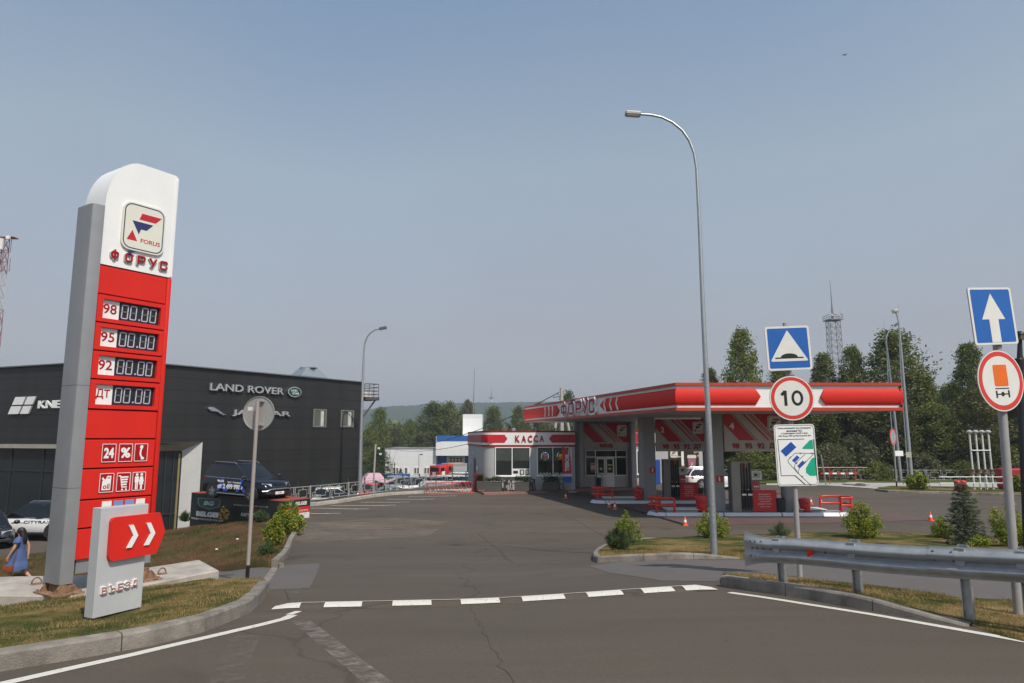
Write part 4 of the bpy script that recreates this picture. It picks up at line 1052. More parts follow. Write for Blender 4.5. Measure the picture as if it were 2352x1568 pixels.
# ------------------------------------------------------------------ shop
sD = 47.0; shop = thing("station_shop", "low filling station shop with curved corner and large windows", "shop", (XP(1112, 1120, sD), sD, ST))
WALLG = mat_panel("grey_wall_panels", (.43, .425, .415), 2.3, rough=.5, seam=.85, sw=.006, var=.05)
sx0, sx1 = XP(1098, 1100, sD), XP(1322, 1100, sD); szt = ZP(989, sD); szf = ZP(1027 - 1.5, sD)
p_side = Vector((XP(1075, 1100, 57.5), 57.5, 0))
def shop_foot(o=0.0):
    r = 1.0 + o; x0_, y0_ = sx0 - o, sD - o; pts = [(p_side.x - o, p_side.y)]
    cx, cy = x0_ + r + .15, y0_ + r
    for i in range(11):
        a = PI + .15 + (PI / 2 - .15) * i / 10; pts.append((cx + r * math.cos(a), cy + r * math.sin(a)))
    return pts + [(sx1 - .02, y0_), (sx1 - .02, 57.5)]
MB().prism(shop_foot(), ST, szf).build("wall", WALLG, shop, world=True, smooth=30)
fh = szt - szf
MB().prism(shop_foot(.05), szf, szt).build("fascia", WHITE, shop, world=True, smooth=30)
def shop_band(f0, f1, o, name, m, pa=None, pb=None):
    mb = MB(); z0_, z1_ = szf + fh * f0, szf + fh * f1; ft = shop_foot(.05 + o); fi = shop_foot(.04)
    n = len(ft) - 2
    for i in range(n):
        a, b, c, d = ft[i], ft[i + 1], fi[i], fi[i + 1]
        mb.loft([[(a[0], a[1], z0_), (a[0], a[1], z1_), (c[0], c[1], z1_), (c[0], c[1], z0_)], [(b[0], b[1], z0_), (b[0], b[1], z1_), (d[0], d[1], z1_), (d[0], d[1], z0_)]], cap=False)
    return mb.build(name, m, shop, world=True, smooth=30)
shop_band(0, .11, .012, "stripe", DRED); shop_band(.90, 1.0, .012, "stripe", DRED)
def shop_arrow(pa, pb, tip):
    """flat red arrow band on the front fascia"""
    y = sD - .05 - .012; a, b = XP(pa, 1006, y), XP(pb, 1006, y); z0_, z1_ = szf + fh * .25, szf + fh * .75; zm = (z0_ + z1_) / 2; k = .2
    M = frame((0, y, 0), (1, 0, 0))
    p = [(a, z0_), (b - k, z0_), (b, zm), (b - k, z1_), (a, z1_)] if tip == 1 else [(a + k, z0_), (b, z0_), (b, z1_), (a + k, z1_), (a, zm)]
    mb = MB(); mb.prism(p, -.01, .008, M); mb.build("arrow_band", mat("band_red", (.52, .016, .025), .4), shop, world=True)
shop_arrow(1120, 1165.5, 1); shop_arrow(1261, 1322, -1)
# band round the corner and along the shaded side
mb = MB(); ft, fi = shop_foot(.062), shop_foot(.04); z0_, z1_ = szf + fh * .25, szf + fh * .75
for i in range(len(ft) - 3):
    a, b, c, d = ft[i], ft[i + 1], fi[i], fi[i + 1]
    mb.loft([[(a[0], a[1], z0_), (a[0], a[1], z1_), (c[0], c[1], z1_), (c[0], c[1], z0_)], [(b[0], b[1], z0_), (b[0], b[1], z1_), (d[0], d[1], z1_), (d[0], d[1], z0_)]], cap=False)
mb.build("arrow_band", mat("band_red", (.52, .016, .025)), shop, world=True, smooth=30)
for i, ch in enumerate("КАССА"):
    px = (1188.5, 1203, 1217.5, 1230.5, 1244)[i]
    text(ch, DRED, shop, frame((XP(px, 1003, sD), sD - .06, szf + fh * .5), (1, 0, 0)), h=fh * .42, w=.30, ext=.05, bold=.022, world=True, name="letter")
# windows with deep white frames
INNER = mat("shop_interior", (.035, .04, .035), .7, var=.5, scale=1.2); SGLASS = mat_glass("shop_glass", (.018, .024, .020), .03)
def window(px0, px1, y0_, y1_, D, parent, split=None, sill=True, world=True, name="window", glass=None, fw=.06):
    a, b, z1_, z0_ = XP(px0, 1060, D), XP(px1, 1060, D), ZP(y0_, D), ZP(y1_, D); cx, cz = (a + b) / 2, (z0_ + z1_) / 2; mb = MB()
    for x in (a, b): mb.box((x, D - .03, cz), (fw, .08, z1_ - z0_ + fw))
    for z in (z0_, z1_): mb.box((cx, D - .029, z), (b - a - fw, .078, fw))
    for f in (split or []): mb.box((a + (b - a) * f, D - .028, cz), (fw, .076, z1_ - z0_ - fw))
    if sill: mb.box((cx, D - .07, z0_ - fw * .9), (b - a + .1, .16, fw * .8))
    w_ = mb.build(name, WHITE, parent, world=world)
    MB().box((cx, D - .008, cz), (b - a - fw, .012, z1_ - z0_ - fw)).build("pane", glass or SGLASS, w_, world=world)
    return w_, a, b, z0_, z1_
w1, a, b, z0_, z1_ = window(1138, 1217, 1027.6, 1092, sD, shop, split=[.485])
mb = MB(); hx = XP(1177, 1080, sD); zz = ZP(1076, sD)
mb.box(((hx + b) / 2, sD - .035, (z0_ + zz) / 2), (b - hx, .05, zz - z0_)); mb.build("serving_panel", WHITE, w1, world=True)
for f, m in ((.18, BLACK), (.55, BLACK), (.85, BLACK)):
    MB().box((hx + (b - hx) * f, sD - .066, (z0_ + zz) / 2), ((b - hx) * (.26 if f < .8 else .22), .012, (zz - z0_) * (.4 if f < .2 else .75))).build("notice_board", m, w1, world=True)
    if f > .2: MB().box((hx + (b - hx) * f, sD - .075, (z0_ + zz) / 2), ((b - hx) * .14, .006, (zz - z0_) * .5)).build("notice_sheet", OFFW, w1, world=True)
w2, a, b, z0_, z1_ = window(1234.5, 1307, 1027, 1091, sD, shop, split=[.49])
pot = mat("white_pot", (.6, .6, .58), .5)
for px in (1242, 1250, 1256.5, 1263, 1276, 1281, 1289): 
    x = XP(px, 1088, sD); MB().lathe([(.055, 0), (.085, .16), (.08, .16)], (x, sD - .12, z0_ - .0), 10).build("flower_pot", pot, w2, world=True)
BLD = mat("window_film", (.07, .075, .07), .18, var=.25, scale=.7)
for w_, fa, fb in ((w1, 1138, 1176.5), (w1, 1177.5, 1217), (w2, 1234.5, 1270), (w2, 1271, 1307)):
    xa, xb, zz0, zz1 = XP(fa, 1050, sD) + .07, XP(fb, 1050, sD) - .07, ZP(1057.5, sD), ZP(1027.5, sD) - .05
    MB().box(((xa + xb) / 2, sD - .016, (zz0 + zz1) / 2), (xb - xa, .004, zz1 - zz0)).build("window_film", BLD, w_, world=True)
# neon signs in the window
nw, ng, nr_, nb2, ny = [mat("neon_" + n, c, .4, emit=e, var=0) for n, c, e in (("white", (.8, .85, .85), .5), ("green", (.05, .7, .3), .5), ("red", (.8, .12, .08), .45), ("blue", (.1, .2, .75), .6), ("yellow", (.85, .4, .02), .5))]
M = frame((XP(1251.5, 1047, sD), sD - .03, ZP(1047.5, sD)), (1, 0, 0)); r = .25
ns = MB()
for a0, a1 in ((-35, 50), (130, 215)): wire(ns, [(r * math.cos(R(t)), r * math.sin(R(t)), 0) for t in [a0 + (a1 - a0) * i / 10 for i in range(11)]], .009, M=M)
neon = ns.build("neon_sign", nw, shop, world=True)
text("КОФЕ", nw, neon, M @ Matrix.Translation((0, .24, 0)), w=.26, h=.07, world=True); text("ЧАЙ", ng, neon, M @ Matrix.Translation((0, -.24, 0)), w=.17, h=.06, world=True)
for cx, mm in ((-.07, 0), (.10, -.05)):
    mb = MB(); wire(mb, [(cx - .06, mm + .08, 0), (cx - .045, mm - .12, 0), (cx + .045, mm - .12, 0), (cx + .06, mm + .08, 0)], .009, M=M); mb.build("neon_cup", nr_, neon, world=True)
    mb = MB(); wire(mb, [(cx - .075, mm + .10, 0), (cx + .075, mm + .10, 0), (cx + .06, mm + .14, 0), (cx - .06, mm + .14, 0), (cx - .075, mm + .10, 0)], .009, M=M); mb.build("neon_lid", nb2, neon, world=True)
M = frame((XP(1288, 1047, sD), sD - .03, ZP(1046.5, sD)), (1, 0, 0)); ns = MB()
wire(ns, [(r * math.cos(R(t)), r * math.sin(R(t)), 0) for t in range(120, 205, 10)], .009, M=M); neon = ns.build("neon_sign", nw, shop, world=True)
mb = MB(); wire(mb, [(.13 * math.cos(t), .09 * math.sin(t), 0) for t in [2 * PI * i / 16 for i in range(17)]], .01, M=M); wire(mb, [(-.08, 0, 0), (.08, 0.02, 0)], .01, M=M); mb.build("neon_burger", ny, neon, world=True)
text("БУРГЕР", mat("neon_orange", (.8, .18, .03), .4, emit=.4), neon, M @ Matrix.Translation((0, -.20, 0)), w=.36, h=.08, world=True)
MB().box((XP(1312, 1060, sD), sD - .02, ZP(1061, sD)), (.1, .05, 2.0)).build("frame_post", WHITE, shop, world=True)
# service door recess, lamps and plates on the shaded side
def side_pt(f): a, b = Vector((sx0, sD + 1.0, 0)), p_side; return a + (b - a) * f
d_ = (p_side - Vector((sx0, sD + 1.0, 0))).normalized(); nrm = Vector((-d_.y, d_.x, 0))
o = side_pt(.42); M = frame((o.x, o.y, ST), -d_); mb = MB(); mb.box((0, 1.05, .0), (.9, 2.1, .06), M=M); mb.build("service_door", GREY, shop, world=True)
for f, z in ((.12, 1.45), (.5, 2.45), (.78, 1.5)):
    o = side_pt(f); M = frame((o.x, o.y, ST + z), -d_); MB().box((0, 0, .03), (.35 if z < 2 else .18, .3 if z < 2 else .16, .06), M=M, bev=.01).build("wall_plate" if z < 2 else "wall_lamp", WHITE, shop, world=True)
for px in (1180, 1273): 
    MB().lathe([(.10, 0), (.10, .28), (.15, .30), (.15, .36), (.02, .40)], (XP(px, 985, sD + 4), sD + 4, szt - .15), 10).build("roof_vent", GALV, shop, world=True)
# entrance block
eD = 49.6; ex0, ex1 = XP(1341, 1100, eD), XP(1446, 1100, eD); ez0 = ST + .1
MB().box(((ex0 + ex1) / 2, eD + 1.0, (ST + ZP(1005, eD)) / 2 + .6), (ex1 - ex0, 1.6, ZP(1005, eD) - ST + 1.2)).build("entrance_block", WALLG, shop, world=True)
for a_, b_ in ((1318.5, 1341.5), (1446, 1463.5)):
    x0_, x1_ = XP(a_, 1100, eD), XP(b_, 1100, eD); r = .42; o = [(x0_ + r + r * math.cos(PI / 2 + PI * i / 12), eD + r - .3 + r * math.sin(PI / 2 + PI * i / 12)) for i in range(13)]
    if a_ > 1400: o = [(x1_ - r - r * math.cos(PI / 2 + PI * i / 12), eD + r - .3 - r * math.sin(PI / 2 + PI * i / 12)) for i in range(13)]; pts = o + [(x0_, eD + .8), (x0_, eD - .05)]
    else: pts = o + [(x1_, eD - .05), (x1_, eD + .8)]
    MB().prism(pts, ST, zbC + .005).build("pillar", COLG, shop, world=True, smooth=30)
za, zb2, zc_ = ZP(972, eD - .1), ZP(1015.5, eD - .1), ZP(1029, eD - .1); h = za - zb2; w = ex1 - ex0; W = 2.45
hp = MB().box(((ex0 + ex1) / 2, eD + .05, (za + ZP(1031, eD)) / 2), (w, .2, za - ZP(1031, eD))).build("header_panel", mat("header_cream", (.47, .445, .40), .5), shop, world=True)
M = frame((ex0, eD - .05, zb2), (1, 0, 0)); sxx = w / W; HR = mat("header_red", (.50, .016, .022)); mb = MB()
for p in ([(0, 1), (.245, 1), (1.215, 0), (.586, 0), (0, .586)], [(.29, 1), (.335, 1), (1.325, 0), (1.275, 0)], [(.70, 1), (.79, 1), (1.79, 0), (1.70, 0)], [(.91, 1), (.96, 1), (1.95, 0), (1.90, 0)], [(1.0, 1), (1.055, 1), (2.05, 0), (2.0, 0)], [(1.15, 1), (W, 1), (W, 0), (2.15, 0)]):
    mb.prism([(x * sxx, y * h) for x, y in p], .002, .006, M)
mb.build("stripes", HR, hp, world=True)
t = emblem(shop, M @ Matrix.Translation(((W - .36) * sxx, h * .62, .008)), h * .54, world=True); t.parent = hp
for ch in list(t.children): ch.parent = hp
text("ВХОД", DRED, shop, frame((XP(1392, 1023, eD), eD - .06, ZP(1023.5, eD)), (1, 0, 0)), w=XP(1406.5, 1023, eD) - XP(1376.5, 1023, eD), h=.30, ext=.05, bold=.03, world=True)
gD_ = eD + .17
ew, a, b, z0_, z1_ = window(1345, 1439, 1034, 1091.5, gD_, shop, split=[.24, .74], sill=False, fw=.07)
mb = MB(); zt_ = ZP(1049.5, gD_)
mb.box(((a + b) / 2, gD_ - .03, zt_), (b - a, .07, .08)); mb.build("transom", WHITE, ew, world=True)
door_x = [XP(p, 1100, gD_ - .06) for p in (1370.5, 1391.0, 1411.5)]; zd1, zd0 = ZP(1050.5, gD_), ST + .12
for i in range(2):
    xa, xb = door_x[i] + .015, door_x[i + 1] - .015; mb = MB(); y = gD_ - .09
    for x in (xa + .05, xb - .05): mb.box((x, y, (zd0 + zd1) / 2), (.10, .06, zd1 - zd0))
    for z, hh2 in ((zd1 - .06, .12), (zd0 + .45, .9), (zd0 + .95, .08)): mb.box(((xa + xb) / 2, y + .002, z), (xb - xa - .2, .056, hh2))
    dr = mb.build("door", WHITE, shop, world=True)
    MB().box(((xa + xb) / 2, y + .004, (zd0 + zd1) / 2 + .45), (xb - xa - .18, .02, zd1 - zd0 - 1.05)).build("pane", SGLASS, dr, world=True)
    xh = xb - .06 if i == 0 else xa + .06
    mb = MB(); wire(mb, [(xh, y - .07, zd0 + .85), (xh, y - .07, zd0 + 1.25)], .014); mb.build("handle", CHROME, dr, world=True)
    mb = MB(); mb.prism(circ(.10, 20, (xa + xb) / 2, zd0 + 1.28), 0, .004, frame((0, y - .012, 0), (1, 0, 0))); mb.build("door_sticker", YEL, dr, world=True)
    MB().box(((xa + xb) / 2, y - .010, zd0 + 1.55), (.3, .004, .22 if i == 0 else .08)).build("door_sticker", BLACK if i == 0 else OFFW, dr, world=True)
pmt = mat("poster_red", (.4, .05, .05), .5)
x = XP(1363.5, 1075, gD_); mb = MB().box((x - .02, gD_ - .045, ZP(1073, gD_)), (.40, .012, .62)).build("poster", OFFW, ew, world=True)
MB().box((x - .02, gD_ - .053, ZP(1081, gD_)), (.38, .006, .20)).build("poster_footer", pmt, ew, world=True); MB().box((x - .02, gD_ - .053, ZP(1066.3, gD_)), (.38, .006, .10)).build("poster_footer", pmt, ew, world=True)
MB().box((XP(1376, 1103, eD), eD + .12, ZP(1102.5, eD) + .55), (.06, .05, .04)).build("wall_switch", DGREY, shop, world=True)
MB().box((XP(1374, 1100, eD), gD_ - .03, ZP(1099, eD)), (.35, .05, .22)).build("yellow_plate", YEL, shop, world=True)
MB().box(((ex0 + ex1) / 2, eD + .2, ST + .1), (ex1 - ex0 - .02, .1, .16)).build("base_strip", GREY, shop, world=True)
MB().box((XP(1427, 1105, gD_), gD_ - .02, (ST + ZP(1093, gD_)) / 2), (1.0, .1, ZP(1093, gD_) - ST)).build("entrance_panel", WALLG, shop, world=True)
MB().box((XP(1356, 1105, gD_), gD_ - .02, (ST + ZP(1093, gD_)) / 2), (.92, .1, ZP(1093, gD_) - ST)).build("entrance_panel", WALLG, shop, world=True)
# right wing, sunlit, with a large coffee advert
wD = 55.5; rx0, rx1 = XP(1440, 1060, wD), XP(1626, 1060, wD); wzf, wzt = ZP(1023, wD), ZP(987, wD)
MB().box(((rx0 + rx1) / 2, wD + 3, (ST + wzf) / 2), (rx1 - rx0, 6, wzf - ST)).build("wall", WALLG, shop, world=True)
MB().box(((rx0 + rx1) / 2, wD + 3, (wzt + wzf) / 2), (rx1 - rx0 + .1, 6.1, wzt - wzf)).build("fascia", WHITE, shop, world=True)
for z in (wzf + .12, wzt - .1): MB().box(((rx0 + rx1) / 2, wD - .06, z), (rx1 - rx0 + .12, .04, .2)).build("stripe", DRED, shop, world=True)
mb = MB(); xa, xb = rx0, XP(1476.5, 1004, wD); zc2 = (wzf + wzt) / 2; mb.prism([(xa, zc2 - .35), (xb - .2, zc2 - .35), (xb, zc2), (xb - .2, zc2 + .35), (xa, zc2 + .35)], 0, .02, frame((0, wD - .055, 0), (1, 0, 0))); mb.build("arrow_band", mat("band_red", (.52, .016, .025)), shop, world=True)
window(1463, 1500, 1035, 1088, wD, shop, fw=.07)
def mat_bokeh():
    m, n, b = _nodes("advert_print"); tc = n.nodes.new('ShaderNodeTexCoord'); v = n.nodes.new('ShaderNodeTexVoronoi'); v.inputs['Scale'].default_value = 3.2
    n.links.new(tc.outputs['Object'], v.inputs['Vector']); cr = n.nodes.new('ShaderNodeValToRGB'); e = cr.color_ramp.elements
    e[0].color = (.55, .36, .17, 1); e[1].color = (.035, .022, .015, 1); e[0].position = .12; e[1].position = .34
    n.links.new(v.outputs['Distance'], cr.inputs[0]); n.links.new(cr.outputs[0], b.inputs['Base Color']); b.inputs['Roughness'].default_value = .3; return m
BK_ = mat_bokeh()
xa, xb = XP(1536, 1060, wD), XP(1605, 1060, wD); za2, zb3 = ZP(1033, wD), ZP(1094, wD)
ad = MB().box(((xa + xb) / 2, wD - .03, (za2 + zb3) / 2), (xb - xa, .05, za2 - zb3)).build("advert_window", BK_, shop, world=True)
MB().box(((xa + xb) / 2, wD - .06, zb3 + .14), (xb - xa, .012, .28)).build("advert_table", mat("advert_wood", (.42, .27, .12), .5, var=.3, scale=8), ad, world=True)
cx = XP(1597 - 8, 1070, wD); cw = .36
mb = MB(); mb.prism([(cx - cw * .62, zb3 + .22), (cx + cw * .62, zb3 + .22), (cx + cw * .92, zb3 + 1.45), (cx - cw * .92, zb3 + 1.45)], 0, .012, frame((0, wD - .068, 0), (1, 0, 0))); mb.build("advert_cup", mat("advert_plum", (.33, .13, .16), .5), ad, world=True)
mb = MB(); mb.prism([(cx - cw, zb3 + 1.45), (cx + cw, zb3 + 1.45), (cx + cw, zb3 + 1.58), (cx + cw * .86, zb3 + 1.70), (cx - cw * .86, zb3 + 1.70), (cx - cw, zb3 + 1.58)], 0, .014, frame((0, wD - .068, 0), (1, 0, 0))); mb.build("advert_lid", OFFW, ad, world=True)
text("F", OFFW, ad, frame((cx, wD - .08, zb3 + .95), (1, 0, 0)), h=.26, w=.22, shear=.25, world=True, ext=.003); text("ФОРУС", OFFW, ad, frame((cx, wD - .08, zb3 + .72), (1, 0, 0)), h=.05, w=.42, world=True, ext=.003)
text("Время", OFFW, ad, frame((xa + .72, wD - .058, zb3 + 1.55), (1, 0, 0)), h=.2, w=.95, world=True, ext=.004, bold=.02)
MB().box((XP(1567.5, 1060, wD), wD - .04, (ST + za2) / 2 + .7), (.20, .1, za2 - ST - 1.4)).build("window_mullion", WHITE, shop, world=True)
t = emblem(shop, frame((xa + .42, wD - .05, za2 - .28), (1, 0, 0)), .62, world=True)
MB().box((XP(1508, 1080, wD - 1), wD - .9, ST + .95), (.55, .5, 1.9), bev=.03).build("kiosk", mat("kiosk_blue", (.02, .07, .30), .4), shop, world=True)
# terrace
tf = [G(1098, 1131, ST), G(1112, 1137, ST), G(1330, 1129, ST), G(1480, 1124.5, ST), G(1480, 1110, ST), G(1098, 1110, ST)]
TERR = mat_ground("terrace_paving", [(0.3, (.20, .105, .085)), (.7, (.30, .165, .135))], scales=(1.0, 4.0, 50.0), rough=.85, bump=.2)
structure(MB().prism([(p.x, p.y) for p in tf], ST - .1, ST + .13).build("terrace", TERR))
# ------------------------------------------------------------------ fuel islands, barriers, pumps, bins, cones
KWHITE = mat("island_edge_metal", (.58, .61, .64), .5, metal=.0, var=.06, scale=3)
def island(px0, px1, D, dep, label):
    x0_, x1_ = XP(px0, 1170, D), XP(px1, 1170, D); t = thing("fuel_island", label, "fuel island", (x0_, D, ST), 0, "fuel islands under the canopy")
    L = x1_ - x0_; r = dep / 2
    def outl(k):
        o = []; 
        for i in range(5): a = PI * .5 + PI * i / 4; o.append((r + (r - k) * math.cos(a), r + (r - k) * math.sin(a)))
        for i in range(5): a = -PI * .5 + PI * i / 4; o.append((L - r + (r - k) * math.cos(a), r + (r - k) * math.sin(a)))
        return o
    mb = MB(); mb.prism(outl(.10), 0, .15); mb.build("slab", mat("island_top", (.24, .23, .22), .8, var=.15), t)
    a, b, c = outl(0), outl(.10), outl(.14); n = len(a)
    for i in range(n):
        j = (i + 1) % n; A_, B_ = Vector(a[i]), Vector(a[j]); k = max(1, int((B_ - A_).length / 2.4))
        for q_ in range(k):
            f0, f1 = q_ / k + .004, (q_ + 1) / k - .004; lr = lambda p, q, f: (p[0] + (q[0] - p[0]) * f, p[1] + (q[1] - p[1]) * f)
            p0, p1, q0, q1, s0, s1 = lr(a[i], a[j], f0), lr(a[i], a[j], f1), lr(b[i], b[j], f0), lr(b[i], b[j], f1), lr(c[i], c[j], f0), lr(c[i], c[j], f1)
            mb = MB(); mb.loft([[(*p0, 0.005), (*q0, .16), (*s0, .165), (*s0, .1)], [(*p1, 0.005), (*q1, .16), (*s1, .165), (*s1, .1)]]); mb.build("edge_plate", KWHITE, t)
    return t
island(1492, 1968, 32.3, 1.5, "white edged fuel island nearest the road under pump 4")
island(1359, 1790, 38.4, 1.5, "white edged fuel island further back under pump 2")
BARR = mat("barrier_red", (.56, .035, .022), .35, var=.06)
def barrier(px0, px1, D, label, flip=False):
    x0_, x1_ = XP(px0, 1160, D), XP(px1, 1160, D); w = x1_ - x0_; t = thing("bumper_rail", label, "barrier", ((x0_ + x1_) / 2, D + .7, ST + .15), PI if flip else 0, "red bumper rails at the island ends")
    h = w / 2; pl = [(h, -.55), (-h * .55, -.55), (-h, -.18), (-h, .18), (-h * .55, .55), (h * .2, .55)]
    for z in (.66, .33):
        mb = MB(); p = [(x, y, z) for x, y in pl]
        if z > .5: p = [(h, -.55, .0), (h, -.55, .52), (h * .93, -.55, .63)] + [(h * .8, -.55, .66)] + p[1:]
        wire(mb, p, .055, 10); mb.build("rail", BARR, t, smooth=True)
    for x, y in ((-h * .55, -.55), (-h * .55, .55), (h * .2, .55)):
        mb = MB(); wire(mb, [(x, y, 0), (x, y, .67)], .05, 10); mb.build("post", BARR, t, smooth=True)
barrier(1497, 1551, 32.4, "red bumper rail at the near island's left end, beside the bush")
barrier(1365, 1408, 38.6, "red bumper rail in the shade on the far island's left end")
barrier(1912, 1972, 32.4, "red bumper rail at the near island's right end", True)
def cover(px0, px1, D, label):
    x0_, x1_ = XP(px0, 1160, D), XP(px1, 1160, D); w = x1_ - x0_; t = thing("tank_cover", label, "hatch", ((x0_ + x1_) / 2, D + .75, ST + .15), 0, "white hatch covers on the islands")
    MB().box((0, 0, .06), (w - .1, .9, .12)).build("box", GREY, t)
    for k in (-1, 1): MB().box((k * w / 4, 0, .14), (w / 2 - .012, 1.0, .03), bev=.006).build("lid", OFFW, t)
cover(1533, 1640, 32.3, "white double hatch cover behind the near island's left bumper rail")
cover(1388, 1468, 38.4, "white double hatch cover in the shade on the far island")
cover(1842, 1905, 32.3, "white hatch cover beside the near island's right bumper rail")

STEEL = mat("pump_steel", (.30, .285, .27), .38, metal=.7, var=.06, scale=2); BOARD = mat("notice_red", (.56, .018, .020), .42, var=.05)
def pump(px0, D, label):
    x0_ = XP(px0, 1100, D); t = thing("fuel_pump", label, "fuel pump", (x0_, D, ST + .15), 0, "fuel pumps on the islands")
    W_, H_ = 1.0, 2.34
    MB().box((.21, .30, H_ / 2), (.42, .60, H_), bev=.012).build("cabinet", STEEL, t)
    MB().box((.70, .34, H_ / 2), (.56, .50, H_ - .02)).build("hose_bay", mat("pump_dark", (.15, .142, .135), .45, metal=.5), t)
    MB().box((.71, .32, H_ - .03), (.60, .56, .06), bev=.01).build("top_cap", STEEL, t)
    cols = [mat("tag_green", (.03, .25, .1), .5), mat("tag_red", (.5, .03, .04), .5), YEL, BLACK]
    for i in range(4):
        x = .47 + .14 * i
        MB().box((x, .075, H_ * .52), (.055, .05, H_ * .86)).build("hose_channel", BLKPL, t)
        MB().box((x, .085, H_ - .19), (.09, .03, .22)).build("grade_tag", cols[i], t)
        n_ = MB(); n_.box((x, .02, H_ * .46), (.06, .10, .34), bev=.015); n_.box((x, -.05, H_ * .40), (.05, .13, .10), bev=.015, rot=Matrix.Rotation(.5, 4, 'X')); nz = n_.build("nozzle", BLKPL, t)
        MB().ball((x, -.03, H_ * .445), .036, 8).build("nozzle_guard", cols[i], nz)
        h_ = MB(); wire(h_, [(x, .03, H_ * .38), (x + .005, -.01, H_ * .28), (x - .03 - .015 * i, -.05, H_ * .08), (x - .02, .0, H_ * .035), (x + .05, .03, H_ * .12), (x + .03, .05, H_ * .5), (x, .06, H_ * .86)], .018, 6); h_.build("hose", RUBBER, t, smooth=True)
    for i in (0, 2): MB().box((.54 + .14 * i, -.065, H_ * .345), (.20, .006, .085)).build("paper_tag", WHITE, t)
    dp = MB().box((1.21, .20, 1.68), (.50, .22, .42), bev=.02).build("display_head", mat("head_cream", (.60, .61, .55), .5), t)
    MB().box((1.21, .085, 1.70), (.34, .012, .24)).build("display_screen", mat("lcd_grey", (.36, .39, .34), .3), dp); MB().box((1.17, .078, 1.71), (.13, .01, .11)).build("display_digits", BLACK, dp)
    cd = MB().box((1.16, .22, 1.23), (.40, .20, .44)).build("price_card", GREY, t); MB().box((1.16, .115, 1.25), (.36, .012, .36)).build("card_print", pmt, cd)
    for k in range(3): MB().box((1.10 + .09 * k, .108, 1.17), (.07, .006, .07)).build("card_price", OFFW, cd)
    MB().box((1.10, .36, .5), (.24, .3, 1.0)).build("pedestal", STEEL, t)
    bd = MB().box((1.55, .10, .52), (1.12, .04, .98)).build("notice_board", BOARD, t)
    tx = ["Внимание!!!", "Производить", "оплату после", "установки", "раздаточного", "крана в бак"]; wd = [.56, .60, .63, .50, .66, .50]
    for i, s in enumerate(tx): text(s, mat("notice_ink", (.62, .52, .50), .5), bd, XF(1.55, .078, .82 - .115 * i), w=wd[i], h=.085 if i else .07, ext=.003, bold=.012)
    for k in (-.4, .4): MB().lathe([(.02, 0), (.02, .03)], seg=8, M=XF(1.55 + k, .08, .95)).build("board_bolt", CHROME, bd)
    mb = MB(); mb.box((1.13, .42, .12), (.9, .3, .24)); mb.build("base", DGREY, t)
    return t
pump(1680.5, 32.75, "fuel pump on the near island with fully lit red notice board")
fpmp = pump(1525, 38.95, "fuel pump on the far island with its red notice board in shade"); fpmp.scale = (.91, .92, .96)
BINR = mat("bin_bag_red", (.50, .022, .022), .28, var=.12, scale=6, bump=.5, bscale=9)
def bin_(px, py, h_px, D, z, label, name="covered_bin", lean=.05, w=.42):
    x = XP(px, py, D); h = h_px * D / 1568; t = thing(name, label, "rubbish bin", (x, D, z), random.uniform(-.4, .4), "bins wrapped in red plastic")
    rings = []; n = 14
    for j, (zf, rf) in enumerate([(0, .80), (.06, .95), (.3, .92), (.6, .97), (.85, 1.05), (.92, .95), (.97, .55), (1.0, .25)]):
        r = []
        for k in range(n):
            a = 2 * PI * k / n; q_ = 1 + .07 * noise.noise((math.cos(a) * 2 + px, math.sin(a) * 2, zf * 5)); r.append((w / 2 * rf * q_ * math.cos(a) + lean * zf, w / 2 * rf * q_ * math.sin(a) * .85, zf * h))
        rings.append(r)
    mb = MB(); mb.loft(rings); mb.build("bag", BINR, t, smooth=50)
    MB().box((0, 0, .0), (w * .8, w * .7, .05)).build("base", BLKPL, t)
    mb = MB(); wire(mb, [(w / 2 * 1.0 * math.cos(a) + lean * .8, w / 2 * .85 * 1.0 * math.sin(a), h * .80) for a in [2 * PI * i / 14 for i in range(15)]], .012); mb.build("band", BLKPL, t)
    return t
bin_(1613, 1165, 40, 32.7, ST + .15, "red plastic wrapped bin beside the near island's left column", lean=-.05, w=.56)
bin_(1467, 1138, 29, 38.8, ST + .15, "red plastic wrapped bin in shade left of the far island's column", lean=-.02, w=.50)
bin_(1850, 1160, 32, 32.7, ST + .15, "red plastic wrapped bin right of the near island's right column", lean=-.06, w=.5)
bin_(1654, 1125, 24, 39.1, ST + .15, "red wrapped bin half hidden behind the lamp post and right column", lean=-.03, w=.46)
# black buckets
def bucket(px, D, z, label):
    t = thing("bucket", label, "bucket", (XP(px, 1140, D), D, z), .3, "black buckets on the islands")
    MB().lathe([(.20, 0), (.24, .62), (.225, .62), (.19, .04), (.02, .04)], seg=16).build("body", BLKPL, t, smooth=40)
    mb = MB(); wire(mb, [(.24 * math.cos(a), .05, .60 + .26 * math.sin(a)) for a in [PI * i / 10 for i in range(11)]], .014); mb.build("handle", BLKPL, t)
bucket(1791, 32.9, ST + .15, "black bucket with raised handle between pump 4 and the right column"); bucket(1607, 39.2, ST + .15, "black bucket half hidden behind the lamp post on the far island")
# extinguisher plates on the columns
def ext_sign(px, py, D, label):
    o = P(px, py, D); t = thing("extinguisher_sign", label, "safety sign", o, 0, "red extinguisher signs on the columns")
    MB().box((0, 0, 0), (.30, .012, .32)).build("plate", BOARD, t)
    MB().prism([(-.035, -.11), (.035, -.11), (.035, .05), (.02, .09), (-.05, .12), (-.02, .05), (-.035, .05)], .007, .010, XF0).build("pictogram", WHITE, t)
ext_sign(1499, 1079.5, D2 - .012, "small red extinguisher sign on the far island's column"); ext_sign(1652.5, 1099.5, D4 - .012, "small red extinguisher sign on the near island's left column")
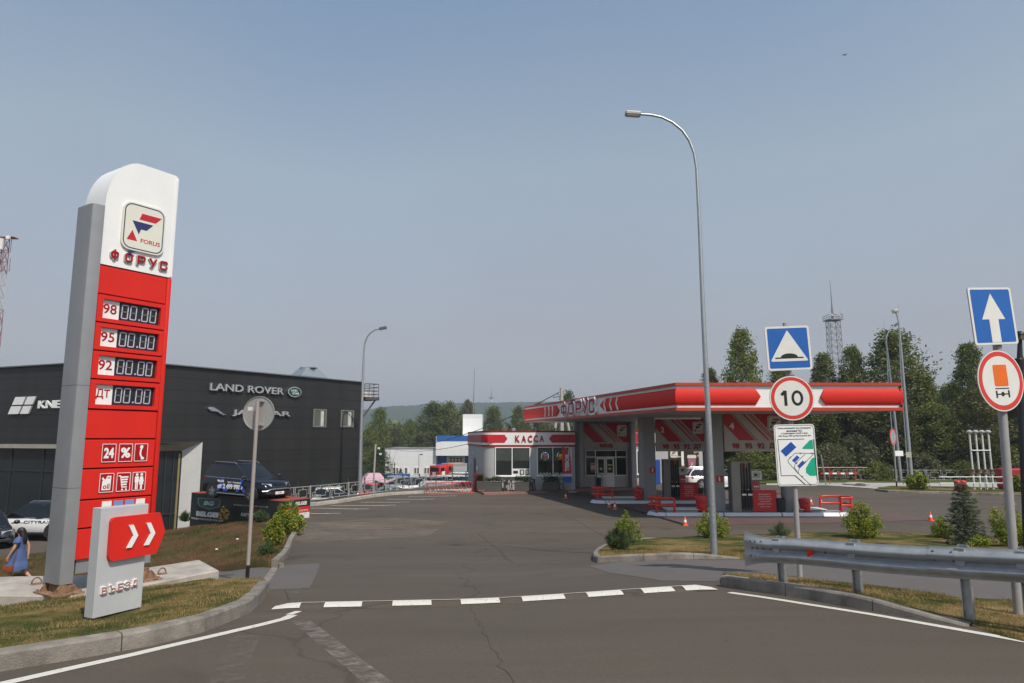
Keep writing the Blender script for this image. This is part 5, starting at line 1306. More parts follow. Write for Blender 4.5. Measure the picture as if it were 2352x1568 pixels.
# cones
cone0 = None
def cone(px, py, label, hp):
    global cone0
    q = GT(px, py)
    if cone0 is None:
        t = thing("traffic_cone", label, "traffic cone", q, 0, "traffic cones around the forecourt")
        MB().box((0, 0, .02), (.32, .32, .04), bev=.012).build("base", ORANGE, t)
        MB().lathe([(.135, .04), (.115, .13), (.095, .22)], seg=16).build("cone", ORANGE, t, smooth=50)
        MB().lathe([(.0955, .22), (.065, .37)], seg=16).build("white_band", WHITE, t, smooth=50)
        MB().lathe([(.065, .37), (.030, .54), (.02, .55)], seg=16).build("tip", ORANGE, t, smooth=50)
        cone0 = t
    else: t = copy_tree(cone0, q, random.uniform(0, 1.5), label)
    s = hp * q.y / 1568 / .55; t.scale = (s, s, s); return t
cone(1574, 1207, "orange cone at the corner of the red paving, left of the lamp post", 20)
cone(1412.5, 1170, "orange cone right of the pair on the drain line", 17)
cone(1399.5, 1165, "orange cone left of the pair on the drain line", 15)
cone(1299.5, 1145, "orange cone on the dark asphalt under the feather flag", 13)
cone(2138, 1196, "orange cone behind the bush left of the small spruce", 20)
cone(1863, 1158, "small orange cone beside the near island's right bin", 15)
cone(1886, 1157, "small orange cone left of the right red bumper rail", 13)

# ------------------------------------------------------------------ cars
def car(name, label, cat, loc, rz, paint, L=4.5, W=1.85, H=1.68, kind='suv', group=None, roofc=None, clad=True, detail=True, plate=None, rails=True):
    t = thing(name, label, cat, loc, rz, group); hw = W / 2; R_ = .36 if kind != 'sedan' else .32
    belt = H * (.60 if kind in ('suv', 'pickup') else .62 if kind != 'van' else .74); zb_ = .27 if kind in ('suv', 'van', 'pickup') else .20; hood = belt * (.97 if kind != 'van' else .95)
    def ring(x, w, z0_, z1_, crown=.02):
        p = [(w * .90, z0_), (w * .985, z0_ + .10), (w, (z0_ + z1_) / 2), (w * .985, z1_ - .10), (w * .93, z1_ - .02), (w * .80, z1_ + crown * .4)]
        return [(x, y, z) for y, z in p] + [(x, 0, z1_ + crown)] + [(x, -y, z) for y, z in reversed(p)]
    if kind == 'van': st = [(-.5, .93, .45, 1.0), (-.492, .98, .32, belt), (-.44, 1, zb_, belt), (.30, 1, zb_, belt), (.40, .99, zb_, belt * .95), (.46, .94, zb_, belt * .84), (.49, .87, .32, belt * .74), (.5, .80, .42, belt * .60)]
    else:
        tail = belt * (1.02 if kind != 'sedan' else .98)
        st = [(-.5, .74, .46, tail * .78), (-.490, .86, .36, tail * .92), (-.46, .96, .29, tail), (-.40, 1, zb_, tail), (-.1, 1, zb_, belt), (.15, 1, zb_, belt * .99), (.20, .995, zb_, hood), (.34, .975, zb_, hood * .965), (.42, .925, zb_ - .02, hood * .90), (.465, .84, .26, hood * .80), (.488, .73, .30, hood * .69), (.5, .60, .38, hood * .56)]
    mb = MB(); mb.loft([ring(f * L, w * hw, a, b, .03) for f, w, a, b in st]); mb.build("body", paint, t, smooth=38)
    # greenhouse: plan outlines at belt and roof
    if kind == 'van': bx, fx_, rb, rf = -.49, .36, -.485, .20
    elif kind == 'sedan': bx, fx_, rb, rf = -.40, .20, -.24, .04
    elif kind == 'pickup': bx, fx_, rb, rf = -.12, .20, -.10, .05
    else: bx, fx_, rb, rf = -.475, .225, -.385, .0
    def plan(x0_, x1_, w, z, bow=.12):
        f = []; n = 5
        for i in range(n): s = -1 + 2 * i / (n - 1); f.append((x1_ + bow * (1 - s * s) - .0, s * w * (.93 if abs(s) == 1 else .93), z))
        b = [(x0_ - bow * .4 * (1 - s * s), s * w * .92, z) for s in (1, .5, 0, -.5, -1)]
        return f + [((x0_ + x1_) / 2, w, z)] + b + [((x0_ + x1_) / 2, -w, z)]
    zr = H - .09
    g0 = plan(bx * L, fx_ * L, hw * .965, belt - .06); g1 = plan(rb * L, rf * L, hw * .74, zr)
    gm = [((a[0] * .5 + b[0] * .5) + (.035 if i < 5 else (-.02 if 6 <= i <= 10 else 0)), (a[1] * .5 + b[1] * .5) * 1.035, (a[2] + b[2]) / 2) for i, (a, b) in enumerate(zip(g0, g1))]
    gl = MB(); gl.loft([g0, gm, g1]); gl.build("glazing", mat_glass("car_glass", (.006, .007, .008), .05), t, smooth=30)
    rm = MB(); s_ = lambda ring_, k, z: [((x - (rb + rf) / 2 * L) * k + (rb + rf) / 2 * L, y * k, z) for x, y, _ in ring_]
    rm.loft([s_(g1, 1.035, zr - .035), s_(g1, 1.025, zr + .01), s_(g1, .95, zr + .045), s_(g1, .80, zr + .07), s_(g1, .45, H)]); rm.build("roof", roofc or paint, t, smooth=50)
    pb = MB(); K = .035
    for sy in (-1, 1):
        def pil(i0, w_): 
            a, b = Vector(g0[i0]), Vector(g1[i0]); n_ = Vector((0, sy * .012, .0)); pb.loft([[a + n_ + Vector((-w_, 0, 0)), a + n_ + Vector((w_, 0, 0)), a + Vector((w_, -sy * .03, 0)), a + Vector((-w_, -sy * .03, 0))], [b + n_ + Vector((-w_ * .8, 0, 0)), b + n_ + Vector((w_ * .8, 0, 0)), b + Vector((w_ * .8, -sy * .03, 0)), b + Vector((-w_ * .8, -sy * .03, 0))]])
        i_f = 4 if sy > 0 else 0; i_b = 6 if sy > 0 else 10; pil(i_f, .045); pil(i_b, .09 if kind != 'van' else .05)
        # mid pillars
        fa, fb = Vector(g0[i_b]), Vector(g0[i_f]); ta, tb = Vector(g1[i_b]), Vector(g1[i_f]); m0, m1 = Vector(g0[5 if sy > 0 else 11]), Vector(g1[5 if sy > 0 else 11])
        for f, w_ in ((.28, .05), (.60, .04)):
            def on(A, Mi, B, f): return A + (Mi - A) * (f / .5) if f < .5 else Mi + (B - Mi) * ((f - .5) / .5)
            a, b = on(fa, m0, fb, f), on(ta, m1, tb, f); n_ = Vector((0, sy * .010, 0))
            pb.loft([[a + n_ + Vector((-w_, 0, 0)), a + n_ + Vector((w_, 0, 0)), a + Vector((w_, -sy * .03, 0)), a + Vector((-w_, -sy * .03, 0))], [b + n_ + Vector((-w_ * .7, 0, 0)), b + n_ + Vector((w_ * .7, 0, 0)), b + Vector((w_ * .7, -sy * .03, 0)), b + Vector((-w_ * .7, -sy * .03, 0))]])
    pb.build("pillars", paint if kind in ('van', 'wagon') else BLKPL, t, smooth=30)
    # wheels
    WX = (.305 * L, -.29 * L) if kind != 'van' else (.32 * L, -.27 * L)
    for x in WX:
        for sy in (-1, 1):
            y = sy * (hw - .005); My = Matrix.Translation((x, y, R_)) @ Matrix.Rotation(-sy * PI / 2, 4, 'X')
            if clad or True:
                mb = MB(); mb.prism([(R_ * 1.17 * math.cos(a), R_ * 1.17 * math.sin(a)) for a in [R(-25) + R(230) * i / 24 for i in range(25)]], -.12, .006 if not clad else .012, Matrix.Translation((x, y, R_)) @ Matrix.Rotation(PI / 2, 4, 'X') @ Matrix.Diagonal((1, 1, -sy, 1)))
                mb.build("wheel_arch", BLKPL, t)
            w_ = MB(); w_.lathe([(.20, -.22), (R_ * .94, -.21), (R_, -.17), (R_, -.03), (R_ * .95, .012), (R_ * .70, .020), (R_ * .66, -.01), (.05, -.02)], seg=28, M=My); wl = w_.build("wheel", RUBBER, t, smooth=40)
            rm_ = MB(); rm_.lathe([(R_ * .66, .012), (R_ * .62, .022), (R_ * .58, -.01), (.02, -.015)], seg=28, M=My)
            wr = rm_.build("rim", mat("rim_dark", (.06, .06, .065), .4, metal=.6), wl, smooth=40)
            sp = MB()
            for k in range(5):
                Mk = My @ Matrix.Rotation(2 * PI * k / 5 + .3, 4, 'Z'); sp.prism([(.03, -.05), (R_ * .62, -.075), (R_ * .62, -.02), (.10, .0), (R_ * .62, .02), (R_ * .62, .075), (.03, .05)], .004, .026, Mk)
            sp.lathe([(.06, .0), (.055, .035), (.02, .036)], seg=12, M=My); sp.build("spokes", CHROME, wl)
    if not detail: return t
    xf = .492 * L
    for sy in (-1, 1):
        h = MB(); y0_, y1_ = sy * hw * .46, sy * hw * .85; zz = hood * .80
        h.loft([[(xf - .015, y0_, zz - .07), (xf - .04, y0_, zz + .02), (xf - .30, y0_, zz + .06), (xf - .30, y0_, zz - .05)], [(xf - .22, y1_, zz - .05), (xf - .27, y1_, zz + .06), (xf - .52, y1_, zz + .09), (xf - .46, y1_, zz - .03)]]); h.build("headlight", mat("lamp_glass", (.55, .58, .62), .08, metal=.5), t)
        q_ = MB(); xr = -.49 * L; zt_ = belt * .88
        q_.loft([[(xr + .012, sy * hw * .52, zt_ - .06), (xr + .012, sy * hw * .52, zt_ + .06), (xr + .2, sy * hw * .6, zt_ + .08), (xr + .2, sy * hw * .6, zt_ - .08)], [(xr + .12, sy * hw * .93, zt_ - .07), (xr + .10, sy * hw * .92, zt_ + .07), (xr + .34, sy * hw * 1.004, zt_ + .07), (xr + .34, sy * hw * 1.006, zt_ - .04)]]); q_.build("taillight", mat("tail_red", (.35, .01, .015), .15), t)
        m_ = MB(); m_.ball((fx_ * L - .02, sy * (hw + .13), belt + .07), (.07, .12, .09), 10); m_.box((fx_ * L - .02, sy * (hw + .02), belt + .03), (.05, .16, .05)); m_.build("mirror", paint if kind != 'suv' else BLKPL, t, smooth=50)
        for f in (.02, -.22):
            m_ = MB(); m_.box((f * L, sy * hw * 1.002, belt * .80), (.20, .03, .035), bev=.01); m_.build("door_handle", paint, t)
        if kind in ('suv', 'wagon') and rails:
            m_ = MB(); wire(m_, [(rb * L * .92, sy * hw * .70, zr + .05), (rb * L * .86, sy * hw * .70, zr + .10), (rf * L - .15, sy * hw * .70, zr + .10), (rf * L + .02, sy * hw * .70, zr + .02)], .018, 6); m_.build("roof_rail", mat("rail_alu", (.40, .42, .45), .35, metal=.7), t, smooth=True)
        m_ = MB(); m_.box((-.01 * L, sy * hw * .985, zb_ + .06), (L * .44, .06, .10), bev=.02); m_.build("sill", BLKPL if clad else paint, t)
        if kind in ('suv',):
            m_ = MB(); wire(m_, [(bx * L + .2, sy * hw * .955, belt - .01), (-.2 * L, sy * hw * .985, belt - .02), (fx_ * L - .1, sy * hw * .955, belt - .03)], .012, 5); m_.build("window_trim", CHROME, t)
    g = MB(); g.box((xf + .005, 0, hood * .62), (.06, W * .46, hood * .20), bev=.02); gr = g.build("grille", BLKPL, t)
    g = MB()
    for k in range(9): g.box((xf + .036, (k - 4) * W * .048, hood * .62), (.012, .012, hood * .17))
    g.build("grille_bars", mat("grille_bar", (.25, .25, .26), .3, metal=.8), gr)
    g = MB(); g.box((xf - .02, 0, zb_ + .16), (.12, W * .80, .14), bev=.03); g.build("lower_bumper", BLKPL, t)
    g = MB(); g.box((xf + .045, 0, hood * .42), (.012, .50, .12)); pl_ = g.build("number_plate", WHITE, t)
    if plate: text(plate, BLACK, pl_, frame((xf + .052, 0, hood * .42), (0, 1, 0)), h=.06, w=.24, ext=.002, bold=.02)
    return t
P_NAVY = mat("paint_navy", (.002, .003, .007), .22, coat=.3, spec=.35, var=.1); P_WHITE = mat("paint_white", (.74, .74, .73), .28, coat=.8, var=.02); P_BLACK = mat("paint_black", (.008, .008, .009), .22, coat=1.0)
P_SILV = mat("paint_silver", (.42, .45, .49), .3, metal=.5, coat=.8); P_TEAL = mat("paint_teal", (.012, .045, .05), .25, coat=1.0); P_GREY = mat("paint_pale_grey", (.50, .53, .48), .4, coat=.3); P_RED = mat("paint_red", (.50, .012, .014), .3, coat=.6)

# podium with banner
pN = GT(648, 1197); hd = R(-30); dL, dR = Vector((-math.cos(hd), -math.sin(hd), 0)), Vector((-math.sin(hd), math.cos(hd), 0))
def to_px(p0, d, px):
    u = (px - 1176) / 1568 / 1.02; return p0 + d * ((u * p0.y - p0.x) / (d.x - u * d.y))
pL, pR = to_px(pN, dL, 441), to_px(pN, dR, 714); pB = pL + pR - pN
zN, zL_, zR_ = ZP(1152, pN.y), ZP(1132, pL.y), ZP(1145, pR.y); zB = zL_ + zR_ - zN; gp = pN.z - .8
BAN = mat("banner_black", (.014, .017, .017), .45, var=.2, scale=1.5, bump=.25, bscale=2.2); CARP = mat("red_carpet", (.26, .05, .032), .95, var=.2, scale=30)
pod = thing("display_podium", "black bannered podium with red carpet top in front of showroom", "podium", pN, math.atan2(-dL.y, -dL.x))
mb = MB(); V = lambda p, z: Vector((p.x, p.y, z))
mb.loft([[V(pN, gp), V(pL, gp), V(pB, gp), V(pR, gp)], [V(pN, zN), V(pL, zL_), V(pB, zB), V(pR, zR_)]]); mb.build("banner", BAN, pod, world=True)
mb = MB(); nz = Vector((0, 0, 1)); e_ = .03
mb.loft([[V(pN, zN + .004), V(pL, zL_ + .004), V(pB, zB + .004), V(pR, zR_ + .004)], [V(pN, zN + e_), V(pL, zL_ + e_), V(pB, zB + e_), V(pR, zR_ + e_)]]); mb.build("carpet", CARP, pod, world=True)
fL = (pN - pL).length; dFf = -dL; nFf = Vector((dFf.y, -dFf.x, 0)); gp2 = pN.z + .06
def pod_face(fx_, fz, off=.006):
    """left face: fx 0 at the left corner, 1 at the near corner; fz 0 bottom, 1 top"""
    zt_ = zL_ + (zN - zL_) * fx_; q = pL + (pN - pL) * fx_; z0_ = gp2 - .42 * (1 - fx_); return frame(Vector((q.x, q.y, z0_ + (zt_ - z0_) * fz)) + nFf * off, dFf)
shp = [(-.5, .34), (-.42, .40), (.42, .40), (.5, .34), (.47, -.12), (.40, -.24), (0, -.44), (-.40, -.24), (-.47, -.12)]
SHG = mat("shield_green", (.015, .055, .045), .35, coat=.4); SHE = mat("shield_edge", (.13, .24, .20), .4)
def shield(M, s, par, sy=None):
    sy = sy or s
    mb = MB(); mb.prism([(x * s, y * sy * 1.1) for x, y in shp], 0, .012, M); a = mb.build("banner_shield", SHE, par, world=True)
    mb = MB(); mb.prism([(x * s * .90, y * sy * .95) for x, y in shp], .012, .016, M); mb.build("shield_face", SHG, a, world=True)
    text("BG", mat("shield_ink", (.42, .52, .48), .4), a, M @ Matrix.Translation((0, .03 * sy, .016)), w=s * .46, h=sy * .36, bold=.04, shear=.25, world=True)
ban = pod.children[0] if pod.children else None
INK = mat("banner_ink", (.60, .60, .58), .5)
shield(pod_face(.215, .66), fL * .27, pod, .56)
def ptxt(s, fx_, fz, w, h, m=INK, **k): text(s, m, pod, pod_face(fx_, fz), w=w * fL, h=h, ext=.004, world=True, name="banner_text", **k)
ptxt("BELGEE", .21, .245, .275, .24, bold=.07); ptxt("ЭТОТ АВТОМОБИЛЬ МОЖЕТ СТАТЬ ТВОИМ", .20, .05, .37, .085, shear=.2)
ptxt("Рубиновая, 2а тел. +7 (384) 233-35-35", .67, .66, .36, .09, shear=.15); ptxt("КАРТЕЛЬ АВТО", .71, .235, .27, .16, shear=.2, bold=.03); ptxt("официальный дилер", .71, .12, .13, .045)
mb = MB(); M = pod_face(.70, .43); s = .06 * fL
mb.prism([(-s * 1.5, -.05), (-s * .4, .0), (-s * .1, .10), (s * .5, .12), (s * 1.0, .02), (s * 1.6, -.02), (s * 1.0, -.02), (s * .4, .07), (0, .06), (-s * .3, -.03)], 0, .004, M); mb.build("banner_car_line", mat("banner_red", (.42, .03, .02), .5), pod, world=True)
dF2 = dR; nF2 = Vector((dF2.y, -dF2.x, 0)); rL = (pR - pN).length
def pod_r(fx_, fz): zt_ = zN + (zR_ - zN) * fx_; q = pN + (pR - pN) * fx_; z0_ = gp2; return frame(Vector((q.x, q.y, z0_ + (zt_ - z0_) * fz)) + nF2 * .006, dF2)
shield(pod_r(.24, .80), rL * .24, pod, .34); text("BELGEE", INK, pod, pod_r(.66, .80), w=rL * .42, h=.16, ext=.004, bold=.06, world=True, name="banner_text")
mb = MB(); M = pod_r(.5, .34); mb.box((0, .08, .002), (rL * .96, .26, .004), M=M); mb.build("banner_red_strip", BOARD, pod, world=True); mb = MB(); mb.box((0, -.2, .002), (rL * .96, .28, .004), M=M); mb.build("banner_white_strip", OFFW, pod, world=True)
text("ЭТО АВТОМОБИЛЬ ТВОЕЙ МЕЧТЫ", INK, pod, pod_r(.5, .40), w=rL * .84, h=.10, ext=.007, shear=.2, world=True, name="banner_text")
# the car on the podium
cc = (pN + pB) / 2 - dR * .42 - dL * .30; fxx = .5; zc_ = (zN + zB) / 2 + e_ - dR.dot(dR) * 0
Lp, Rp = (pN - pL).length, (pR - pN).length
sx_t = math.atan2(zN - zL_, Lp); sy_t = math.atan2(zR_ - zN, Rp)
zc_ = -.12 + zN + (zL_ - zN) * .5 + (zR_ - zN) * ((Rp / 2 - .42) / Rp) + e_
CS = 0.97
suv = car("display_car", "dark navy SUV with blue price decal displayed on the red carpeted podium", "car", (cc.x, cc.y, zc_), hd, P_NAVY, 4.54, 1.83, 1.72, 'suv', plate="X70")
suv.rotation_euler = (sy_t, -sx_t, hd); suv.scale = (CS, CS, CS)
def side(x, z): return frame((x, -1.83 / 2 - .004, z), (1, 0, 0))
DB = mat("decal_blue", (.03, .08, .50), .4)
mb = MB()
for x0_, k in ((-.75, 1), (-.20, 0), (.62, 1)):
    mb.prism([(x0_ - .25, .42), (x0_ - .06, .42), (x0_ + .30, .98 if k else .80), (x0_ + .08, .98 if k else .80)], -.005, .006, side(0, 0))
    if k == 1 and x0_ > 0 or x0_ < -.5: mb.prism([(x0_ + .02, .72), (x0_ + .16, .72), (x0_ + .45, .42), (x0_ + .25, .42)], -.005, .005, side(0, 0))
mb.build("door_decal", DB, suv)
text("BELGEE", WHITE, suv, side(-.72, .86), w=.48, h=.10, ext=.010, bold=.05, name="decal_text"); text("ПОЛНЫЙ ПРИВОД", WHITE, suv, side(.25, .83), w=.95, h=.085, ext=.010, bold=.02, name="decal_text"); glyph("P", WHITE, suv, side(.78, .60), .10, .13, .028, .0, .012, "decal_text"); text("от 2 499 990", WHITE, suv, side(-.13, .63), w=1.60, h=.23, ext=.012, bold=.05, name="decal_text")
mb = MB(); wire(mb, [(2.10, -.86, .52), (2.22, -.70, .52), (2.275, -.5, .60), (2.285, .5, .60), (2.22, .70, .52)], .022, 6); mb.build("chrome_bumper_line", mat("rail_alu", (.40, .42, .45), .35, metal=.7), suv, smooth=True)
mb = MB(); wire(mb, [(-.95, -.925, .30), (1.0, -.925, .30)], .022, 6); mb.build("side_step", mat("rail_alu", (.40, .42, .45)), suv)

# dealer cars at the left
q = GT(-2, 1243)
wc = car("parked_car", "white crossover with CITYRAY lettering on its doors, behind the walking woman", "car", (q.x + 1.0, q.y + .9, q.z), R(179), P_WHITE, 4.5, 1.85, 1.64, 'suv', group="cars by the showroom", roofc=P_BLACK, plate=None)
text("CITYRAY", BLACK, wc, frame((-.58, 1.85 / 2 + .003, .80), (-1, 0, 0)), w=1.15, h=.115, ext=.006, bold=-.01, name="door_lettering")
mb = MB(); wire(mb, [(-1.3, .93, .94), (-.9, .935, .98), (-.7, .935, 1.02), (-.5, .932, .96), (-1.2, .935, 1.00)], .008, 5); mb.build("door_lettering", BLACK, wc)
q = GT(4, 1268); car("parked_car", "black car with bright alloy front wheel at the picture's left edge", "car", (q.x - 2.25, q.y + 1.9, q.z), R(-48), P_BLACK, 4.5, 1.8, 1.35, 'sedan', group="cars by the showroom", clad=False)
q = GT(-40, 1226); car("parked_car", "white crossover with black roof parked behind the lettered one", "car", (q.x - .6, q.y + 1.5, q.z), R(180), P_WHITE, 4.5, 1.85, 1.66, 'suv', group="cars by the showroom", roofc=P_BLACK)
# white wagon in the station
q = GT(1632, 1124); car("station_wagon", "white estate car standing behind the pumps", "car", (q.x + .5, q.y + .5, q.z), R(6), P_WHITE, 4.6, 1.82, 1.52, 'wagon', clad=False)
# cars of the yard behind the fence
def yard(px, py_roof, D, H, rz, label, paint, kind='suv', L=4.5, W=1.85, **k):
    z = ZP(py_roof, D) - H; x = XP(px, py_roof, D); z = min(z, gz(x, D) + .35)
    z = gz(x, D)
    s = (ZP(py_roof, D) - z) / H
    t = car("parked_car" if kind != 'van' else "parked_van", label, "car" if kind != 'van' else "van", (x, D, z), rz, paint, L, W, H, kind, group="vehicles in the sunken yard", **k)
    t.scale = (1.08, 1.08, max(.8, min(1.3, s))); return t
yd = yard(780, 1117, 46.0, 1.95, R(6), "white jeep with wide side windows behind the fence below the lamp", P_WHITE, 'wagon', L=4.5, W=1.8, clad=False)
text("АВТОСЕРВИС", WHITE, yd, frame((-1.35, -.80, 1.38), (1, 0, 0)), w=.95, h=.10, ext=.05, name="window_lettering"); text("ПРОДАЖА", WHITE, yd, frame((-1.35, -.83, 1.24), (1, 0, 0)), w=.8, h=.09, ext=.05, name="window_lettering")
yard(884, 1118, 56.0, 1.42, R(-150), "dark teal saloon closest to the fence left of the bicycle rack", P_TEAL, 'sedan', W=1.78)
yard(898, 1093, 82.0, 1.75, R(-135), "silver SUV between the pink tent and white SUV", P_SILV, 'suv', L=4.7)
yard(950, 1095.5, 74.0, 1.78, R(-140), "white SUV with black roof right of the silver one", P_WHITE, 'suv', L=4.8, roofc=P_BLACK)
yard(978, 1111, 62.0, 1.6, R(170), "pale silver car low behind the bicycle rack", P_SILV, 'wagon')
yard(1022, 1090.5, 74.0, 2.1, R(175), "pale grey minibus beside the shop's shaded wall", P_GREY, 'van', L=5.2, W=1.95, clad=False)
yard(1058, 1085.5, 96.0, 2.3, R(178), "white van behind the grey minibus", P_WHITE, 'van', L=5.6, W=1.95, clad=False)
yard(846, 1108, 70.0, 1.45, R(-140), "red car under the pink tent", P_RED, 'sedan')
yard(842, 1088, 96.0, 1.9, R(-160), "white pickup truck far behind the pink tent", P_WHITE, 'pickup', clad=False)
# pink tent
TENT = mat("tent_pink", (.50, .30, .36), .7, var=.06, bump=.2, bscale=3)
tD = 72.0; tz_ = gz(XP(860, 1100, tD), tD); t = thing("market_tent", "pink pop up tent in the yard behind the fence", "tent", (XP(858, 1100, tD), tD, tz_), R(20))
ze, za_ = ZP(1105, tD) - tz_, ZP(1086, tD) - tz_; w = 1.45
mb = MB(); rg = lambda k, z: [(k * w, k * w, z), (-k * w, k * w, z), (-k * w, -k * w, z), (k * w, -k * w, z)]
mb.loft([rg(1, ze - .25), rg(1, ze), rg(.82, ze + .14), rg(.55, ze + .55), rg(.42, za_ - .02), rg(.30, za_)]); mb.build("canopy", TENT, t, smooth=20)
for sx in (-1, 1):
    for sy in (-1, 1): MB().box((sx * w * .97, sy * w * .97, ze / 2), (.05, .05, ze)).build("leg", GREY, t)
t = thing("market_tent", "smaller sagging pink awning joined to the right of the tent", "tent", (XP(888, 1100, tD), tD - 1, gz(XP(888, 1100, tD), tD - 1)), R(15))
z = ZP(1104, tD) - gz(XP(888, 1100, tD), tD - 1); mb = MB(); mb.loft([[(-1.0, -1, z + .15), (-1.0, 1, z + .2)], [(0, -1, z - .15), (0, 1, z - .1)], [(1.1, -1, z + .3), (1.1, 1, z + .32)]], close=False, cap=False); mb.build("canopy", TENT, t, smooth=60, fixn=False)
for sx in (-.95, 1.05): MB().box((sx, 0, z / 2), (.05, .05, z)).build("leg", GREY, t)
bD_ = 104.0; x = XP(902, 1090, bD_); zt_ = ZP(1088, bD_); g = gz(x, bD_); t = thing("flatbed_trailer", "long blue trailer bed behind the parked cars", "trailer", (x, bD_, g), 0)
MB().box((0, 0, zt_ - g - .35), (4.9, 2.2, .7)).build("bed", mat("trailer_blue", (.03, .10, .28), .5), t)
for sx in (-1.6, -.6, 1.6):
    mb = MB(); mb.lathe([(.1, -.2), (.42, -.2), (.42, .05), (.1, .05)], (0, 0, 0), 16, Matrix.Translation((sx, -1.0, .42)) @ Matrix.Rotation(PI / 2, 4, 'X')); mb.build("wheel", RUBBER, t)
mb = MB(); mb.box((0, 0, (zt_ - g - .7) * .6 + .2), (4.6, .9, (zt_ - g - .7) * .8)); mb.build("chassis", BLACK, t)

# ------------------------------------------------------------------ fire station and truck
sF = 132.0; gF = gz(XP(990, 1090, sF), sF)
FW = mat_panel("white_sandwich_panels", (.74, .735, .72), 1.5, rough=.5, seam=.85, sw=.03, var=.03); FBLUE = mat("station_blue", (.02, .10, .36), .5)
fs1 = thing("fire_station", "white fire station with blue band, tall gate and square tower", "fire station", (XP(990, 1090, sF), sF, gF))
xa, xb, xc = XP(884, 1060, sF), XP(1002, 1060, sF), XP(1100, 1060, sF)
MB().box(((xa + xb) / 2, sF + 8, (gF - 1 + ZP(1030, sF)) / 2), (xb - xa, 16, ZP(1030, sF) - gF + 1)).build("wall", FW, fs1, world=True)
zo, zq = ZP(1046, sF), ZP(1001, sF)
MB().box(((xb + xc) / 2, sF + 7, (zo + zq) / 2), (xc - xb, 16, zq - zo)).build("hall_wall", FW, fs1, world=True)
MB().box(((xb + xc) / 2 - .2, sF - 1.03, (ZP(1001.5, sF) + ZP(1013.5, sF)) / 2 + .1), (xc - xb - .6, .05, ZP(1001, sF) - ZP(1013.5, sF))).build("blue_band", FBLUE, fs1, world=True)
MB().box(((xb + xc) / 2, sF + 9, (gF - 1 + zo) / 2), (xc - xb, 14, zo - gF + 1)).build("recess_wall", FBLUE, fs1, world=True)
gx0, gx1 = XP(1024, 1060, sF), XP(1066, 1060, sF); gate = MB().box(((gx0 + gx1) / 2, sF + 1.95, (gF + ZP(1048, sF)) / 2), (gx1 - gx0, .1, ZP(1048, sF) - gF)).build("gate", OFFW, fs1, world=True)
for r_ in range(2):
    for k in range(4): MB().box((gx0 + (gx1 - gx0) * (.22 + .19 * k), sF + 1.88, ZP(1053.5 + 6 * r_, sF)), (.42, .04, .30)).build("gate_window", GLASS, gate, world=True)
text("5", FBLUE, gate, frame((gx0 + .95, sF + 1.89, ZP(1068, sF)), (1, 0, 0)), h=.55, w=.4, bold=.03, world=True, name="gate_number")
for px in (909.5, 933, 957.5, 980.5):
    x = XP(px, 1078, sF); wz0, wz1 = ZP(1088, sF), ZP(1072.5, sF); w = 1.05 if px != 933 else .8
    fr = MB().box((x, sF - .04, (wz0 + wz1) / 2), (w, .08, wz1 - wz0)).build("window" if px != 933 else "side_door", WHITE, fs1, world=True)
    for s in (-.25, .25) if px != 933 else (0,): MB().box((x + s * w, sF - .09, (wz0 + wz1) / 2), (w * .36 if px != 933 else w * .6, .03, wz1 - wz0 - .25)).build("pane", mat("curtain_brown", (.14, .10, .09), .6, var=.3, scale=4), fr, world=True)
tx0, tx1 = XP(1063, 980, sF + 8), XP(1107.5, 980, sF + 8); MB().box(((tx0 + tx1) / 2, sF + 10, (ZP(951, sF + 8) + gF) / 2), (tx1 - tx0, 4, ZP(951, sF + 8) - gF)).build("tower", FW, fs1, world=True)
mb = MB(); mb.box(((xa + xb) / 2, sF + 8, ZP(1030, sF) + .03), (xb - xa + .2, 16.2, .10)); mb.build("roof_edge", GREY, fs1, world=True)
# lamp by the station
def street_lamp(name, label, px, py, D, z0, toppts, r0, r1, headsize, head_m=GALV, group=None, base=None, sleeve=None):
    """toppts: list of pixels from base up to the lamp head, all at distance D"""
    pts = [P(a, b, D) for a, b in toppts]; b0 = Vector((pts[0].x, D, z0)); pts[0] = b0
    t = thing(name, label, "street lamp", b0, 0, group); n = len(pts); tot = sum((pts[i + 1] - pts[i]).length for i in range(n - 1)); acc = 0; rs = [r0]
    for i in range(n - 1): acc += (pts[i + 1] - pts[i]).length; rs.append(r0 + (r1 - r0) * min(1, acc / tot * 1.05))
    mb = MB(); wire(mb, [p - b0 for p in pts], rs, 8); mb.build("pole", GALV, t, smooth=50)
    d = (pts[-1] - pts[-2]).normalized(); e = pts[-1] - b0
    Mh = Matrix.Translation(e + d * headsize[0] * .45) @ frame((0, 0, 0), d).to_3x3().to_4x4()
    h = MB(); h.box((0, 0, 0), (headsize[0], headsize[1], headsize[2]), bev=headsize[1] * .25, M=Mh); hd_ = h.build("lamp_head", head_m, t)
    h = MB(); h.box((.0, -headsize[1] * .5 - .004, 0), (headsize[0] * .8, .012, headsize[2] * .8), M=Mh); h.build("lamp_lens", OFFW, hd_)
    return t
street_lamp("street_lamp", "small black headed lamp in front of fire station wall", 962, 1090, 118, gz(XP(962, 1090, 118), 118), [(962.5, 1100), (962, 1055), (962, 1046), (963.5, 1043.5), (965, 1043.5)], .06, .05, (.5, .16, .3), BLACK)
# fire truck
kD_ = 122.0; x = XP(1024, 1090, kD_); g = gz(x, kD_); zt_ = ZP(1064, kD_); ts = (zt_ - g) / 3.3
ft_ = thing("fire_truck", "red fire engine with white stripes parked at the gate", "fire engine", (x, kD_, g), R(-128))
ft_.scale = (1.0, 1.0, ts)
FR = mat("fire_red", (.55, .012, .012), .35, coat=.4)
